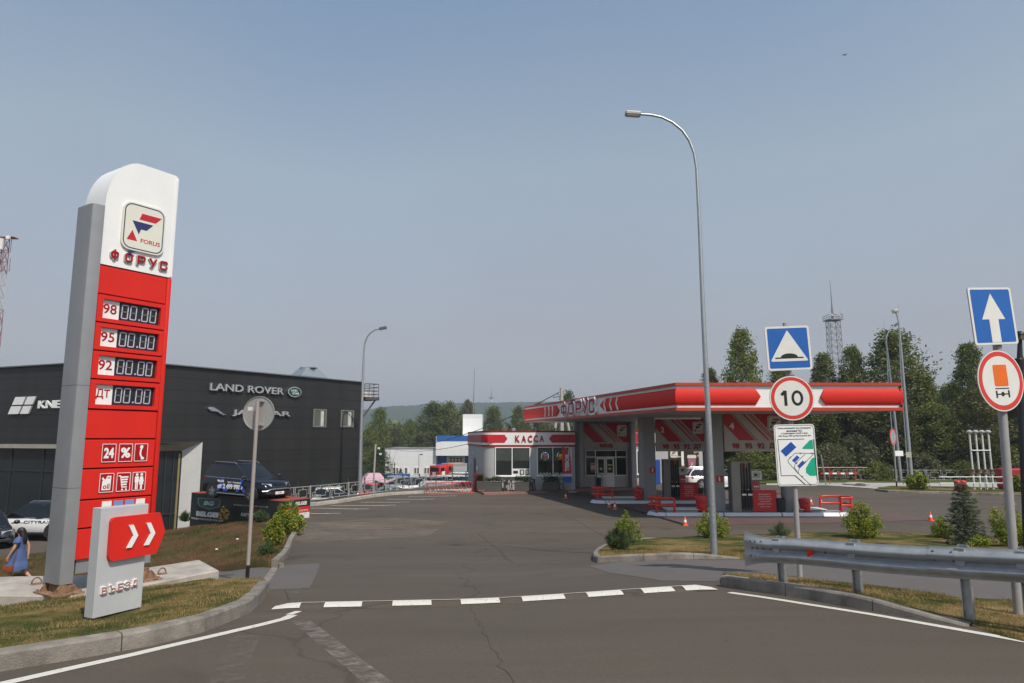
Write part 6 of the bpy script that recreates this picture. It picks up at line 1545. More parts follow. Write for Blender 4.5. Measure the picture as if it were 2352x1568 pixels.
# x forward
mb = MB(); mb.box((1.9, 0, 1.95), (2.0, 2.45, 2.1), bev=.18); mb.box((1.9, 0, .95), (2.1, 2.4, .5), bev=.08); mb.build("cab", FR, ft_, smooth=40)
mb = MB(); mb.box((.2, 0, 2.05), (1.4, 2.44, 2.2), bev=.1); mb.build("crew_cab", FR, ft_, smooth=40)
MB().box((-2.4, 0, 2.0), (3.7, 2.44, 2.3), bev=.05).build("equipment_body", mat("shutter_alu", (.40, .40, .40), .4, metal=.4, var=.1), ft_)
MB().box((-2.4, 0, 3.17), (3.72, 2.46, .10)).build("body_rail", mat("amber_rail", (.55, .32, .06), .5), ft_)
MB().box((2.905, 0, 2.25), (.03, 2.1, .75)).build("windscreen", mat_glass("car_glass"), ft_)
for sy in (-1, 1):
    MB().box((2.1, sy * 1.232, 2.2), (.9, .02, .75)).build("side_window", mat_glass("car_glass"), ft_); MB().box((.25, sy * 1.228, 2.35), (.7, .02, .8)).build("side_window", mat_glass("car_glass"), ft_)
    MB().box((1.9, sy * 1.236, 1.40), (.75, .02, 1.0)).build("white_door_panel", WHITE, ft_)
    MB().box((-2.4, sy * 1.226, 1.9), (3.4, .02, 1.5)).build("shutter", mat("shutter_light", (.5, .5, .5), .4, metal=.3), ft_)
    for xx in (1.9, -1.6, -2.9):
        mb = MB(); mb.lathe([(.15, -.25), (.52, -.25), (.55, -.2), (.55, -.02), (.5, .02), (.15, .02)], (0, 0, 0), 20, Matrix.Translation((xx, sy * 1.15, .55)) @ Matrix.Rotation(-sy * PI / 2, 4, 'X')); mb.build("wheel", RUBBER, ft_, smooth=40)
MB().box((2.9, 0, .60), (.35, 2.45, .42), bev=.06).build("bumper", WHITE, ft_); 
for sy in (-.35, .1): MB().box((2.91, sy + .12, 1.45), (.02, .3, .5)).build("white_emblem", WHITE, ft_)
MB().box((1.6, 0, 3.08), (.35, 1.6, .16), bev=.05).build("light_bar", mat("lightbar_blue", (.05, .1, .4), .3), ft_)
mb = MB()
for y in (-.25, .25): mb.box((-1.6, y, 3.32), (5.0, .05, .08))
for k in range(10): mb.box((-4 + k * .5, 0, 3.32), (.04, .5, .05))
mb.build("ladder", mat("ladder_alu", (.5, .5, .48), .4, metal=.6), ft_)

# ------------------------------------------------------------------ terrace furniture
fD = 45.6; TZ = ST + .13
def planter(px0, px1, D, label):
    a, b = XP(px0, 1120, D), XP(px1, 1120, D); t = thing("planter", label, "planter", ((a + b) / 2, D + .3, TZ), 0, "grey planters along the shop terrace"); w = b - a
    mb = MB(); mb.box((0, 0, .30), (w, .6, .6)); mb.build("box", mat("planter_grey", (.075, .07, .06), .85, var=.2, scale=3), t)
    MB().box((0, 0, .585), (w - .08, .52, .045)).build("soil", mat("soil", (.03, .022, .015), .95), t)
    bmf = MB()
    for i in range(900):
        x, y = random.uniform(-w / 2 + .02, w / 2 - .02), random.uniform(-.27, .27); h = .06 + .34 * random.random() * (.55 + .6 * noise.noise((x * 2.2 + px0, y * 2, 0)) + .3); a_ = random.uniform(0, 6.3); s = random.uniform(.03, .06)
        c = Vector((x, y, .60 + h)); u = Vector((math.cos(a_), math.sin(a_), random.uniform(-.3, .6))).normalized() * s * 1.6; v = u.cross(Vector((0, 0, 1))).normalized() * s * .6; bmf.quad(c - u, c + v, c + u, c - v)
    bmf.build("foliage", mat_leaf("planter_leaf", (.05, .10, .02), (.16, .22, .05), (.25, .22, .10)), t, fixn=False)
planter(1112, 1150.5, 45.0, "grey planter at the terrace corner by the bicycle rack")
planter(1095, 1110, 46.6, "small grey planter end behind the corner planter")
planter(1181.5, 1215, 45.3, "grey planter half in sun between the first and second table")
planter(1249, 1283.5, 45.9, "grey planter in the shade beside the feather flag")
FURN = mat("furniture_grey", (.07, .068, .066), .45, metal=.4); FURNB = mat("furniture_black", (.02, .02, .02), .45, metal=.3)
t0_ = None
def table(px, D, label):
    global t0_
    loc = (XP(px, 1110, D), D, TZ)
    if t0_ is None:
        t = thing("bistro_table", label, "table", loc, 0, "tables on the terrace"); MB().box((0, 0, .735), (.80, .80, .03), bev=.01).build("tabletop", FURN, t)
        for sx in (-1, 1):
            for sy in (-1, 1): mb = MB(); wire(mb, [(sx * .33, sy * .33, .72), (sx * .38, sy * .38, 0)], .022, 6); mb.build("leg", FURNB, t)
        t0_ = t; return t
    return copy_tree(t0_, loc, 0, label)
c0_ = None
def chair(px, D, rz, label):
    global c0_
    loc = (XP(px, 1115, D), D, TZ)
    if c0_ is None:
        t = thing("metal_chair", label, "chair", loc, rz, "chairs on the terrace"); MB().box((0, 0, .45), (.40, .38, .025), bev=.01).build("seat", FURN, t)
        for sx in (-1, 1):
            mb = MB(); wire(mb, [(sx * .17, -.16, .45), (sx * .22, -.23, 0)], .016, 6); mb.build("leg", FURNB, t); mb = MB(); wire(mb, [(sx * .17, .16, .45), (sx * .21, .24, 0)], .016, 6); mb.build("leg", FURNB, t)
        mb = MB(); wire(mb, [(-.19, -.18, .46), (-.27, -.20, .68), (-.25, .10, .70), (-.17, .24, .80), (.17, .24, .80), (.25, .10, .70), (.27, -.20, .68), (.19, -.18, .46)], .013, 6); mb.build("back_frame", FURN, t)
        mb = MB(); mb.loft([[(-.08, .19, .46), (.08, .19, .46), (.08, .205, .46), (-.08, .205, .46)], [(-.09, .235, .80), (.09, .235, .80), (.09, .25, .80), (-.09, .25, .80)]]); mb.build("back_slat", FURN, t)
        c0_ = t; return t
    return copy_tree(c0_, loc, rz, label)
table(1163.5, 46.0, "bistro table in the sun under the first shop window")
table(1216, 46.3, "bistro table in the shade behind the middle planter"); table(1272, 46.3, "bistro table behind the planter by the feather flag")
chair(1146, 45.9, PI / 2, "metal chair on the left of the sunlit table"); chair(1164, 45.4, PI, "metal chair in front of the sunlit table"); chair(1164, 46.6, 0, "metal chair behind the sunlit table"); chair(1181, 46.1, -PI / 2, "metal chair right of the sunlit table")
chair(1216.5, 45.7, PI, "metal chair in front of the middle shaded table"); chair(1217, 46.75, 0, "metal chair behind the middle shaded table")
chair(1253, 46.1, PI / 2, "metal chair left of the table by the flag"); chair(1287, 46.2, -PI / 2, "metal chair beside the flag pole"); chair(1270, 46.75, 0, "metal chair behind the table by the flag")
# feather flag
gfD = 44.8; a = P(1309, 1129, gfD); fl = thing("feather_flag", "red white and blue TEBOIL feather flag beside the shop entrance", "flag", (a.x, a.y, TZ), 0)
kx = gfD / 1568; zf = lambda py: ZP(py, gfD) - TZ; xf_ = lambda px: XP(px, 1060, gfD) - a.x
out = [(1290.5, 1025), (1295, 1026), (1300.5, 1030), (1306, 1037), (1310, 1047), (1311.5, 1060), (1312.5, 1085), (1313.5, 1108), (1293, 1108)]
P2 = [(xf_(u), zf(v)) for u, v in out]; Mf = XF(0, 0, 0)
cut1, cut2 = zf(1088), zf(1094)
def clipz(p, lo, hi):
    def cl(pts, z, keep_above):
        o = []
        for i in range(len(pts)):
            A_, B_ = pts[i], pts[(i + 1) % len(pts)]; ia, ib = (A_[1] >= z) == keep_above, (B_[1] >= z) == keep_above
            if ia: o.append(A_)
            if ia != ib: k = (z - A_[1]) / (B_[1] - A_[1]); o.append((A_[0] + (B_[0] - A_[0]) * k, z))
        return o
    return cl(cl(p, lo, True), hi, False)
FLR = mat("flag_red", (.50, .03, .035), .6, var=.08, bump=.3, bscale=4)
MB().prism(clipz(P2, cut1, 99), -.006, .006, Mf).build("red_field", FLR, fl); MB().prism(clipz(P2, cut2, cut1), -.006, .006, Mf).build("white_stripe", mat("flag_white", (.6, .58, .62), .6), fl); MB().prism(clipz(P2, -9, cut2), -.006, .006, Mf).build("blue_field", mat("flag_blue", (.02, .09, .36), .6), fl)
text("TEBOIL", mat("flag_ink", (.62, .60, .66), .6), fl, Mf @ Matrix.Translation((xf_(1302.5), zf(1061), .006)) @ Matrix.Rotation(PI / 2, 4, 'Z'), w=zf(1039.5) - zf(1082), h=.27, bold=.06, ext=.004, name="flag_lettering")
mb = MB(); wire(mb, [(xf_(1313.6), 0, 0), (xf_(1313.8), 0, zf(1090)), (xf_(1312), 0, zf(1060)), (xf_(1310), 0, zf(1046)), (xf_(1305), 0, zf(1035)), (xf_(1290.5), 0, zf(1024.5))], .016); mb.build("pole", GALV, fl, smooth=True)
MB().box((xf_(1313.6), 0, .015), (.5, .5, .03)).build("base_plate", GALV, fl)
# bin by the door, red cabinet, bicycle rack
q = P(1376, 1118, 48.6); t = thing("litter_bin", "black litter bin in hooped stand by the entrance door", "litter bin", (q.x, q.y, TZ), 0)
MB().lathe([(.17, .10), (.20, .70), (.18, .70), (.15, .12)], seg=16).build("bucket", BLKPL, t, smooth=40); mb = MB(); wire(mb, [(-.27, 0, 0), (-.27, 0, .7), (-.16, 0, .92), (0, 0, 1.0), (.16, 0, .92), (.27, 0, .7), (.27, 0, 0)], .022); mb.build("hoop_stand", BLKPL, t, smooth=True)
q = P(1098, 1127, 46.8); t = thing("red_cabinet", "dark red cabinet against the shop's shaded corner", "cabinet", (q.x, q.y, ST), 0)
MB().box((0, .35, .60), (.58, .6, 1.2), bev=.02).build("box", mat("cabinet_red", (.12, .006, .009), .5), t); MB().box((-.10, .048, .60), (.30, .02, 1.06)).build("door", mat("cabinet_dark", (.14, .008, .012), .5), t)
ra, rb_ = GT(985, 1135), GT(1089, 1131.5); rw = (rb_ - ra).length; t = thing("bicycle_rack", "long red tubular bicycle rack at the kerb beside the terrace", "bicycle rack", ra, math.atan2((rb_ - ra).y, (rb_ - ra).x))
RK_ = mat("rack_red", (.50, .045, .035), .4); rh = .68; mb = MB()
wire(mb, [(0, 0, 0), (0, .45, .02), (0, .5, rh - .05), (0, .45, rh), (rw, .45, rh), (rw, .5, rh - .05), (rw, .45, .02), (rw, 0, 0), (0, 0, 0)], .03); mb.build("frame", RK_, t)
for i in range(11):
    x = rw * (i + .25 + (.25 if i % 2 else 0)) / 11.2; mb = MB(); wire(mb, [(x, .0, .02), (x + .02, .02, .25), (x - .04, .3, .55), (x - .05, .45, rh)], .02); mb.build("hoop", RK_, t, smooth=True)
    mb = MB(); mb.ball((x + .02, .0, .25), (.03, .03, .05), 8); mb.build("hoop_tip", WHITE, t)
# ------------------------------------------------------------------ road signs
SW = mat("sign_white_film", (.70, .68, .63), .4, var=.04, scale=6); SR = mat("sign_ring_red", (.60, .045, .035), .35, var=.05); BACKM = mat("sign_back_steel", (.40, .39, .37), .55, metal=.4, var=.14, scale=30)
def post(t, b0, top, r, m=POLEG, base_black=0):
    mb = MB(); wire(mb, [(0, 0, -.05), top], r, 14); p = mb.build("pole", m, t, smooth=50)
    if base_black:
        mb = MB(); d = Vector(top).normalized(); wire(mb, [(0, 0, -.02), d * base_black], r * 1.03, 14); mb.build("black_base", BLACK, t, smooth=50)
    return p
def plate(t, M, outline, name, back=True):
    mb = MB(); mb.prism(outline, -.012, 0, M); o = mb.build(name, BACKM, t); return o
def layer(par, M, pts, k, m, name): mb = MB(); mb.prism(pts, .0003, .0006 + k * .0012, M); return mb.build(name, m, par)
def scl(pts, k): return [(x * k, y * k) for x, y in pts]
# post A: hump / 10 / scheme
q = GT(1838, 1326); AD = q.y; sA = thing("road_sign_post", "grey post with speed hump sign, 10 limit sign and waste area plan", "road sign", q)
tp = P(1803, 742, AD + .12) - q; post(sA, q, tp, .042)
m_px = AD / 1568
def face(px, py, D, q, yaw=0, roll=0): return Matrix.Translation(P(px, py, D) - q) @ Matrix.Rotation(yaw, 4, 'Z') @ Matrix.Rotation(-roll, 4, 'Y') @ frame((0, 0, 0), (1, 0, 0))
fD_ = AD - .03
M = face(1811, 799, fD_, sA.location, 0, R(2.2)); s = 105 * m_px / 1.015
hp_ = plate(sA, M, rrect(s, s, s * .06), "hump_sign"); layer(hp_, M, rrect(s * .99, s * .99, s * .055), 0, SW, "sign_border"); layer(hp_, M, rrect(s * .90, s * .90, s * .03), 1, BLUE, "sign_field")
layer(hp_, M, [(0, .40 * s), (.015 * s, .38 * s), (.41 * s, -.27 * s), (.395 * s, -.295 * s), (-.395 * s, -.295 * s), (-.41 * s, -.27 * s), (-.015 * s, .38 * s)], 2, SW, "sign_triangle")
layer(hp_, M, [(-.315 * s, -.235 * s), (.315 * s, -.235 * s), (.315 * s, -.205 * s), (.19 * s, -.205 * s)] + [(.19 * s * math.cos(a), -.205 * s + .085 * s * math.sin(a)) for a in [PI * i / 14 for i in range(15)]] + [(-.19 * s, -.205 * s), (-.315 * s, -.205 * s)], 3, BLACK, "sign_symbol")
M = face(1819, 914, fD_, sA.location, 0, R(1)); r = 51.5 * m_px / 1.01
c_ = plate(sA, M, circ(r, 56), "speed_limit_sign"); layer(c_, M, circ(r * .99, 56), 0, SW, "sign_border"); layer(c_, M, circ(r * .945, 56), 1, SR, "sign_ring"); layer(c_, M, circ(r * .785, 56), 2, SW, "sign_field")
glyph("1", BLACK, c_, M @ Matrix.Translation((-.33 * r, .0, .002)), r * .34, r * .68, r * .135, 0, .003, "sign_number"); mb = MB(); ring_prism(mb, circ(r * .265, 36, .24 * r, 0, 1.30), circ(r * .145, 36, .24 * r, 0, 1.55), .002, .005, M); mb.build("sign_number", BLACK, c_)
M = face(1828.5, 1044.5, fD_, sA.location, 0, R(1.2)); w, h = 93 * m_px, 138 * m_px / 1.0
p_ = plate(sA, M, rrect(w, h, w * .08), "plan_sign"); layer(p_, M, rrect(w * .985, h * .99, w * .075), 0, WHITE, "sign_border"); mb = MB(); ring_prism(mb, rrect(w * .95, h * .965, w * .07), rrect(w * .93, h * .95, w * .065), .0008, .0020, M); mb.build("sign_outline", BLACK, p_)
for i, (s_, ww) in enumerate((("Схема размещения мест (площадок)", .82), ("накопления ТКО", .38), ("и подъездных путей к ним", .64), ("АЗС Форус №3 пр.Притомский 20А", .80))):
    text(s_, BLACK, p_, M @ Matrix.Translation((0, h * (.435 - .042 * i), .0014)), w=w * ww, h=h * .034, ext=.001, bold=.01, name="sign_text")
uv = lambda pts: [((x - .5) * w, (.5 - y) * h) for x, y in pts]
def pl(pts, t_, m, nm="plan_line", k=2): mb = MB(); mb.prism(strip_poly([Vector((a, b, 0)) for a, b in uv(pts)], t_ * w), .0006, .001 + k * .0008, M); return mb.build(nm, m, p_)
pl([(.08, .245), (.73, .245)], .014, BLACK); pl([(.08, .245), (.10, .83), (.43, .83)], .014, BLACK); pl([(.43, .83), (.66, .975)], .022, BLACK); pl([(.945, .25), (.965, .91)], .018, BLACK)
for g_ in ([(.13, .43), (.40, .285), (.52, .375), (.25, .525)], [(.39, .585), (.52, .505), (.58, .545), (.45, .625)], [(.505, .68), (.65, .59), (.705, .635), (.565, .715)]): layer(p_, M, uv(g_), 2, mat("plan_blue", (.015, .07, .36), .5), "plan_block")
layer(p_, M, uv([(.66, .405), (.67, .385), (.86, .265), (.925, .26), (.93, .41)]), 2, GREEN, "plan_green"); layer(p_, M, uv([(.90, .55), (.945, .55), (.955, .84), (.80, .84), (.71, .79), (.71, .72), (.86, .57)]), 2, GREEN, "plan_green")
for rt in ([(.80, .99), (.52, .80), (.30, .62), (.29, .58), (.48, .47), (.94, .48)], [(.52, .80), (.43, .70), (.47, .63), (.72, .49)], [(.52, .80), (.52, .76), (.56, .71), (.93, .49)]): pl(rt, .010, BLACK, "plan_route", 3)
for (x, y, a) in ((.36, .535, 40), (.62, .475, 0), (.90, .48, 0), (.50, .63, 50), (.72, .61, 50), (.60, .845, 130), (.78, .975, 130)):
    mb = MB(); mb.prism([(.028 * w, 0), (-.024 * w, .018 * w), (-.024 * w, -.018 * w)], .001, .004, M @ Matrix.Translation((uv([(x, y)])[0][0], uv([(x, y)])[0][1], 0)) @ Matrix.Rotation(R(a if a < 100 else -40 + 180), 4, 'Z')); mb.build("plan_arrow", BLACK, p_)
for py in (772, 838, 890, 940, 1000, 1090):
    mb = MB(); mb.box((0, 0, 0), (.13, .05, .05)); b_ = mb.bm; o = P(1822 + (py - 914) * .05, py, AD + .0) - q
    bmesh.ops.translate(b_, verts=b_.verts[:], vec=o); mb.build("bracket", GALV, sA)
# post B: one way arrow and dangerous goods
BD = 8.35; bx = P(2337, 1395, BD); bz = rv_h(bx.x, bx.y) - .05; q = Vector((bx.x, bx.y, bz)); sB = thing("road_sign_post", "grey post with blue one way arrow sign and dangerous goods sign", "road sign", q)
tp = P(2283, 700, BD + .08) - q; tp.x = tp.x; post(sB, q, tp, .048)
m_px = BD / 1568; yaw = R(17)
M = face(2281, 725, BD - .04, q, yaw, R(4.0)); s = 138 * m_px / 1.02
a_ = plate(sB, M, rrect(s, s, s * .05), "one_way_sign"); layer(a_, M, rrect(s * .99, s * .99, s * .045), 0, SW, "sign_border"); layer(a_, M, rrect(s * .90, s * .92, s * .03), 1, BLUE, "sign_field")
layer(a_, M, [(0, .39 * s), (.265 * s, -.06 * s), (.105 * s, -.06 * s), (.105 * s, -.46 * s), (-.105 * s, -.46 * s), (-.105 * s, -.06 * s), (-.265 * s, -.06 * s)], 2, SW, "sign_arrow")
M = face(2299, 874, BD - .04, q, yaw, R(3.0)); r = 70.5 * m_px
c_ = plate(sB, M, circ(r, 56), "dangerous_goods_sign"); layer(c_, M, circ(r * .99, 56), 0, SW, "sign_border"); layer(c_, M, circ(r * .955, 56), 1, SR, "sign_ring"); layer(c_, M, circ(r * .80, 56), 2, SW, "sign_field")
layer(c_, M, rrect(r * .60, r * .70, r * .05, cy=r * .17), 3, mat("goods_orange", (.72, .14, .012), .4), "goods_block"); layer(c_, M, [(-r * .30, -r * .235), (r * .30, -r * .235), (r * .30, -r * .27), (-r * .30, -r * .27)], 3, BLACK, "goods_chassis")
sy_ = MB(); 
for bx_ in (([-.30, -.23], [-.32, -.55]), ([.23, .30], [-.32, -.55])): sy_.prism([(bx_[0][0] * r, bx_[1][0] * r), (bx_[0][1] * r, bx_[1][0] * r), (bx_[0][1] * r, bx_[1][1] * r), (bx_[0][0] * r, bx_[1][1] * r)], .0005, .0045, M)
sy_.prism([(-.26 * r, -.415 * r), (.26 * r, -.415 * r), (.26 * r, -.455 * r), (-.26 * r, -.455 * r)], .0005, .0040, M); sy_.prism([(x, y - .435 * r) for x, y in circ(.075 * r, 14)], .0005, .0046, M); sy_.build("goods_axle", BLACK, c_)
# sign seen from behind
q = GT(567, 1341); CD = q.y; sC = thing("road_sign_post", "round road sign seen from behind on slim post with black foot", "road sign", q)
tp = P(592, 922, CD - .03) - q; post(sC, q, tp, .034, mat("post_beige", (.33, .29, .27), .5, var=.08), .33)
m_px = CD / 1568; M = face(594.5, 949, CD + .07, sC.location, R(-10), 0); r = 39.5 * m_px / 1.01
mb = MB(); mb.prism(circ(r, 48), -.012, 0, M); d = mb.build("sign_disc", BACKM, sC); mb = MB(); ring_prism(mb, circ(r, 48), circ(r * .965, 48), -.012, .014, M); mb.build("disc_rim", BACKM, d)
MB().box((0, 0, 0), (r * .30, r * .22, .003), M=M @ Matrix.Translation((-r * .56, r * .27, .002))).build("sticker", SW, d)
for z in (.70, -.70): MB().box((.04, .25 * 0, .02), (.10, .035, .06), M=M @ Matrix.Translation((.02, r * z, 0)), bev=.006).build("clamp", GALV, d)

# ------------------------------------------------------------------ street lamps
q = GT(1641, 1283)
LD = q.y; pts = [(1641, 1283), (1629, 1000), (1615, 720), (1606, 500), (1600, 385), (1594, 350), (1583, 322), (1567, 299), (1545, 281), (1520, 269), (1495, 263.5), (1470, 262)]
lamp = street_lamp("street_lamp", "tall octagonal galvanised street lamp with curved arm on the grass island", 1641, 1283, LD, q.z, pts, .082, .030, (.40, .11, .17), mat("head_alu", (.30, .28, .26), .45, metal=.5))
MB().box((0, 0, .0), (.3, .3, .04), bev=.01).build("base_flange", GALV, lamp)
lD = 44.0; street_lamp("street_lamp", "slim curved street lamp by the fence at the showroom's far corner", 828, 1130, lD, ST + .2, [(826, 1131), (829, 1000), (833, 880), (836, 805), (838, 788), (843, 774), (851, 764), (861, 757.5), (872, 755)], .15, .045, (.5, .22, .14), mat("head_dark", (.10, .10, .10), .5))
rD = 58.0
street_lamp("street_lamp", "curved street lamp with white plate behind the right back fence", 2068, 1098, rD, ST, [(2069, 1101), (2054, 950), (2041, 830), (2035.5, 785), (2036.5, 772), (2041, 761), (2048, 752), (2054, 748)], .15, .05, (.5, .22, .14), mat("head_dark", (.10, .10, .10)), group="lamps behind the fence")
street_lamp("street_lamp", "tallest lamp behind the right back fence with pale square head", 2093, 1098, rD - 1, ST, [(2094, 1098), (2081, 940), (2070, 800), (2064.5, 740), (2061, 726), (2058, 718)], .15, .06, (.35, .45, .35), mat("head_pale", (.36, .34, .31), .5), group="lamps behind the fence")
for px, py, w_, par in ((2065, 1041, 18, 0), (2087, 1044, 12, 1)):
    t = thing("lamp_plate", "white notice plate fixed to the curved lamp" if par == 0 else "pale square plate fixed to the tallest lamp", "plate", P(px, py, rD - 1.6 - par)); MB().box((0, 0, 0), (w_ * rD / 1568, .03, .42)).build("plate", WHITE if par == 0 else mat("plate_khaki", (.36, .36, .26), .6), t); MB().box((0, .4, 0), (.05, .8, .05)).build("bracket", GALV, t)
for px0, py0, py1 in ((2036, 790, 737), (2064, 745, 698)):
    mb = MB(); a, b = P(px0, py0, rD + .6), P(px0 - (6 if px0 < 2050 else 1), py1, rD + .6); g = P(px0 + 22, 1100, rD + .6); g.z = ST; wire(mb, [g, P(px0 + 5, py0 + 110, rD + .6), a], [.06, .04, .03], 6); wire(mb, [a, b], .012, 6)
    tag(mb.build("lightning_rod", GALV), "thin lightning rod beside the curved lamp" if px0 < 2050 else "thin lightning rod beside the tallest lamp", "rod", "lightning rods behind the fence")
# black lamp at the right edge
bD2 = 16.0; g = gz(XP(2352, 1200, bD2), bD2); t = thing("park_lamp", "black post lamp with round head at the picture's right edge", "street lamp", (XP(2353, 1200, bD2), bD2, g)); zt_ = ZP(772, bD2) - g; zc_ = ZP(850, bD2) - g
ox = XP(2343, 780, bD2) - XP(2353, 1200, bD2)
mb = MB(); wire(mb, [(0, 0, 0), (ox * .75, 0, zc_), (ox, 0, zt_ - .05)], [.085, .075, .045], 10); mb.build("pole", BLACK, t, smooth=50); mb = MB(); mb.lathe([(.095, 0), (.10, .25), (.09, .28)], (ox * .8, 0, zc_), 12); mb.build("collar", BLACK, t)
MB().ball((ox, 0, zt_ + .02), (.10, .12, .11), 14).build("lamp_head", BLACK, t, smooth=True); MB().box((ox + .0, -.09, zt_ - .05), (.14, .06, .10), bev=.01).build("lamp_lens", mat("lens_brown", (.10, .08, .06), .3), t)

# ------------------------------------------------------------------ guard rail
r0_, r1_ = P(1712, 1232, 10.49), P(2352, 1264, 7.68); dr = (r1_ - r0_); Lr = dr.length; dru = dr.normalized(); dh = Vector((dr.x, dr.y, 0)).normalized(); nr2 = Vector((dh.y, -dh.x, 0))
if nr2.dot(Vector((-1, -1, 0))) < 0: nr2 = -nr2
rail = thing("guard_rail", "galvanised W-beam guard rail with flared end along right verge", "guard rail", (r0_.x, r0_.y, gz(r0_.x, r0_.y)), 0)
prof = [(0, .0), (.004, -.018), (.020, -.036), (.072, -.066), (.080, -.085), (.072, -.106), (.016, -.136), (.006, -.156), (.016, -.176), (.072, -.206), (.080, -.227), (.072, -.246), (.020, -.276), (.004, -.294), (0, -.312)]
prof = [(o * 1.1, z * 1.13) for o, z in prof]
def rail_ring(c, k=1.0, fl=1.0, thick=.006):
    f = [c + nr2 * (o * fl) + Vector((0, 0, -.176 + (z + .176) * k)) for o, z in prof]; b = [p - nr2 * thick for p in reversed(f)]; return f + b
rings = []
for s, k, fl in ((-.02, 1.42, .25), (.0, 1.40, .3), (.12, 1.22, .6), (.26, 1.06, .9), (.42, 1.0, 1.0)): rings.append(rail_ring(r0_ + dru * s, k, fl))
s = .8
while s < Lr + 5.5:
    rings.append(rail_ring(r0_ + dru * s + Vector((0, 0, .012 * math.sin(s * 2.1))), 1, 1)); s += .4
GR = mat("rail_zinc", (.34, .35, .36), .52, metal=.4, var=.16, scale=6, bump=.08, bscale=25)
mb = MB(); mb.loft(rings); mb.build("beam", GR, rail, world=True, smooth=50)
mb = MB(); j = 2.55; mb.loft([[p + nr2 * .005 for p in rail_ring(r0_ + dru * (j + e))] for e in (0, .32)]); mb.build("splice", GR, rail, world=True, smooth=50)
bo = MB()
for s in (.12, .2, .3, j + .06, j + .26, .42, 1.25, 2.0, 3.6, 4.2):
    for z in ((-.05, -.156, -.26) if s < .4 or abs(s - j) < .3 else (-.156,)):
        c = r0_ + dru * s + Vector((0, 0, z)) + nr2 * (.02 if z == -.156 else .06); bo.ball(c, .014, 8)
bo.build("bolts", mat("bolt_dark", (.12, .12, .12), .5, metal=.5), rail, world=True)
for px, py in ((1780, 1323), (1950, 1345), (2197, 1388), (2336, 1410)):
    u = (px - 1176) / 1568 / 1.025; f = (u * r0_.y - r0_.x) / (dru.x - u * dru.y); c = r0_ + dru * f - nr2 * .10; w_ = MB(); z0_ = rv_h(c.x, c.y) - .12; z1_ = c.z + .02; M = frame((c.x, c.y, (z0_ + z1_) / 2), dh)
    for o in (-.05, .05): w_.box((o, 0, 0), (.007, z1_ - z0_, .07), M=M)
    w_.box((0, 0, -.012), (.093, z1_ - z0_, .007), M=M); w_.box((0, (z1_ - z0_) / 2 - .16, .08), (.10, .26, .09), M=M)
    w_.build("post", GALV, rail, world=True)
c = r0_ + dru * 1.02 + Vector((0, 0, -.156)) + nr2 * .045; M = frame(c, dh if dh.x > 0 else -dh); mb = MB(); mb.prism([(-.02, .075), (.05, .045), (.05, -.045), (-.02, -.075)], 0, .03, M @ Matrix.Rotation(R(50), 4, 'Y')); mb.build("red_reflector", mat("reflector_red", (.62, .02, .01), .2, emit=.05), rail, world=True)

# ------------------------------------------------------------------ ornamental fences
FEN = mat("fence_grey", (.40, .385, .36), .55, metal=.3, var=.08)
def fence(label, path, h, bay=2.2, col=FEN, r=.024):
    """path: world points at the foot; one panel per bay with meander rectangle"""
    pts = [Vector(p) for p in path]; t = thing("ornamental_fence", label, "fence", pts[0], 0, "grey ornamental fences"); o = pts[0]; 
    for a, b in zip(pts, pts[1:]):
        L = (b - a).length; n = max(1, round(L / bay)); 
        for i in range(n):
            p, q_ = a + (b - a) * (i / n), a + (b - a) * ((i + 1) / n); d = q_ - p; w = Vector((d.x, d.y, 0)).length; e = Vector((d.x, d.y, 0)).normalized(); sl_ = d.z / w
            S = lambda x, z: (p - o) + e * x + Vector((0, 0, z * h + sl_ * x)); mb = MB(); bar = lambda *pp: mb.tube([S(*c) for c in pp], r, 4)
            bar((0, .97), (w, .97)); bar((0, .10), (w, .10))
            for c0_ in (.25 * w, .75 * w):
                k = .13 * w; bar((c0_ - k, .30), (c0_ + k, .30), (c0_ + k, .78), (c0_ - k, .78), (c0_ - k, .30)); bar((c0_, .78), (c0_, .97)); bar((c0_, .10), (c0_, .30))
                bar((c0_ - k * 1.55, .10), (c0_ - k * 1.55, .55), (c0_ - k, .55)); bar((c0_ + k * 1.55, .97), (c0_ + k * 1.55, .5), (c0_ + k, .5))
            bar((.5 * w, .1), (.5 * w, .97)); mb.build("fence_panel", col, t)
            mb = MB(); mb.tube([S(0, -.1), S(0, 1.03)], .035, 6); mb.build("post", col, t)
    mb = MB(); mb.tube([pts[-1] - o + Vector((0, 0, -.1)), pts[-1] - o + Vector((0, 0, h * 1.03))], .035, 6); mb.build("post", col, t); return t
def fp(*pp): return [G(a, b, ST + .2) for a, b in pp]
fence("grey ornamental fence between the forecourt kerb and the sunken yard", fp((640, 1158), (712, 1151), (800, 1140.5), (911, 1127), (978, 1120), (1073, 1113.5)), .82, 2.6)
q0, q1 = GT(360, 1191), GT(442, 1189); fence("short ornamental fence between the portal and the podium", [q0, q1], .85, 1.6)
fence("long ornamental fence in front of the trees on the right", [G(1480, 1104, ST), G(1700, 1103, ST), G(1900, 1103, ST), G(2130, 1104, ST), G(2420, 1105, ST)], .92, 2.7, mat('fence_pale_grey', (.36, .35, .33), .55), .030)
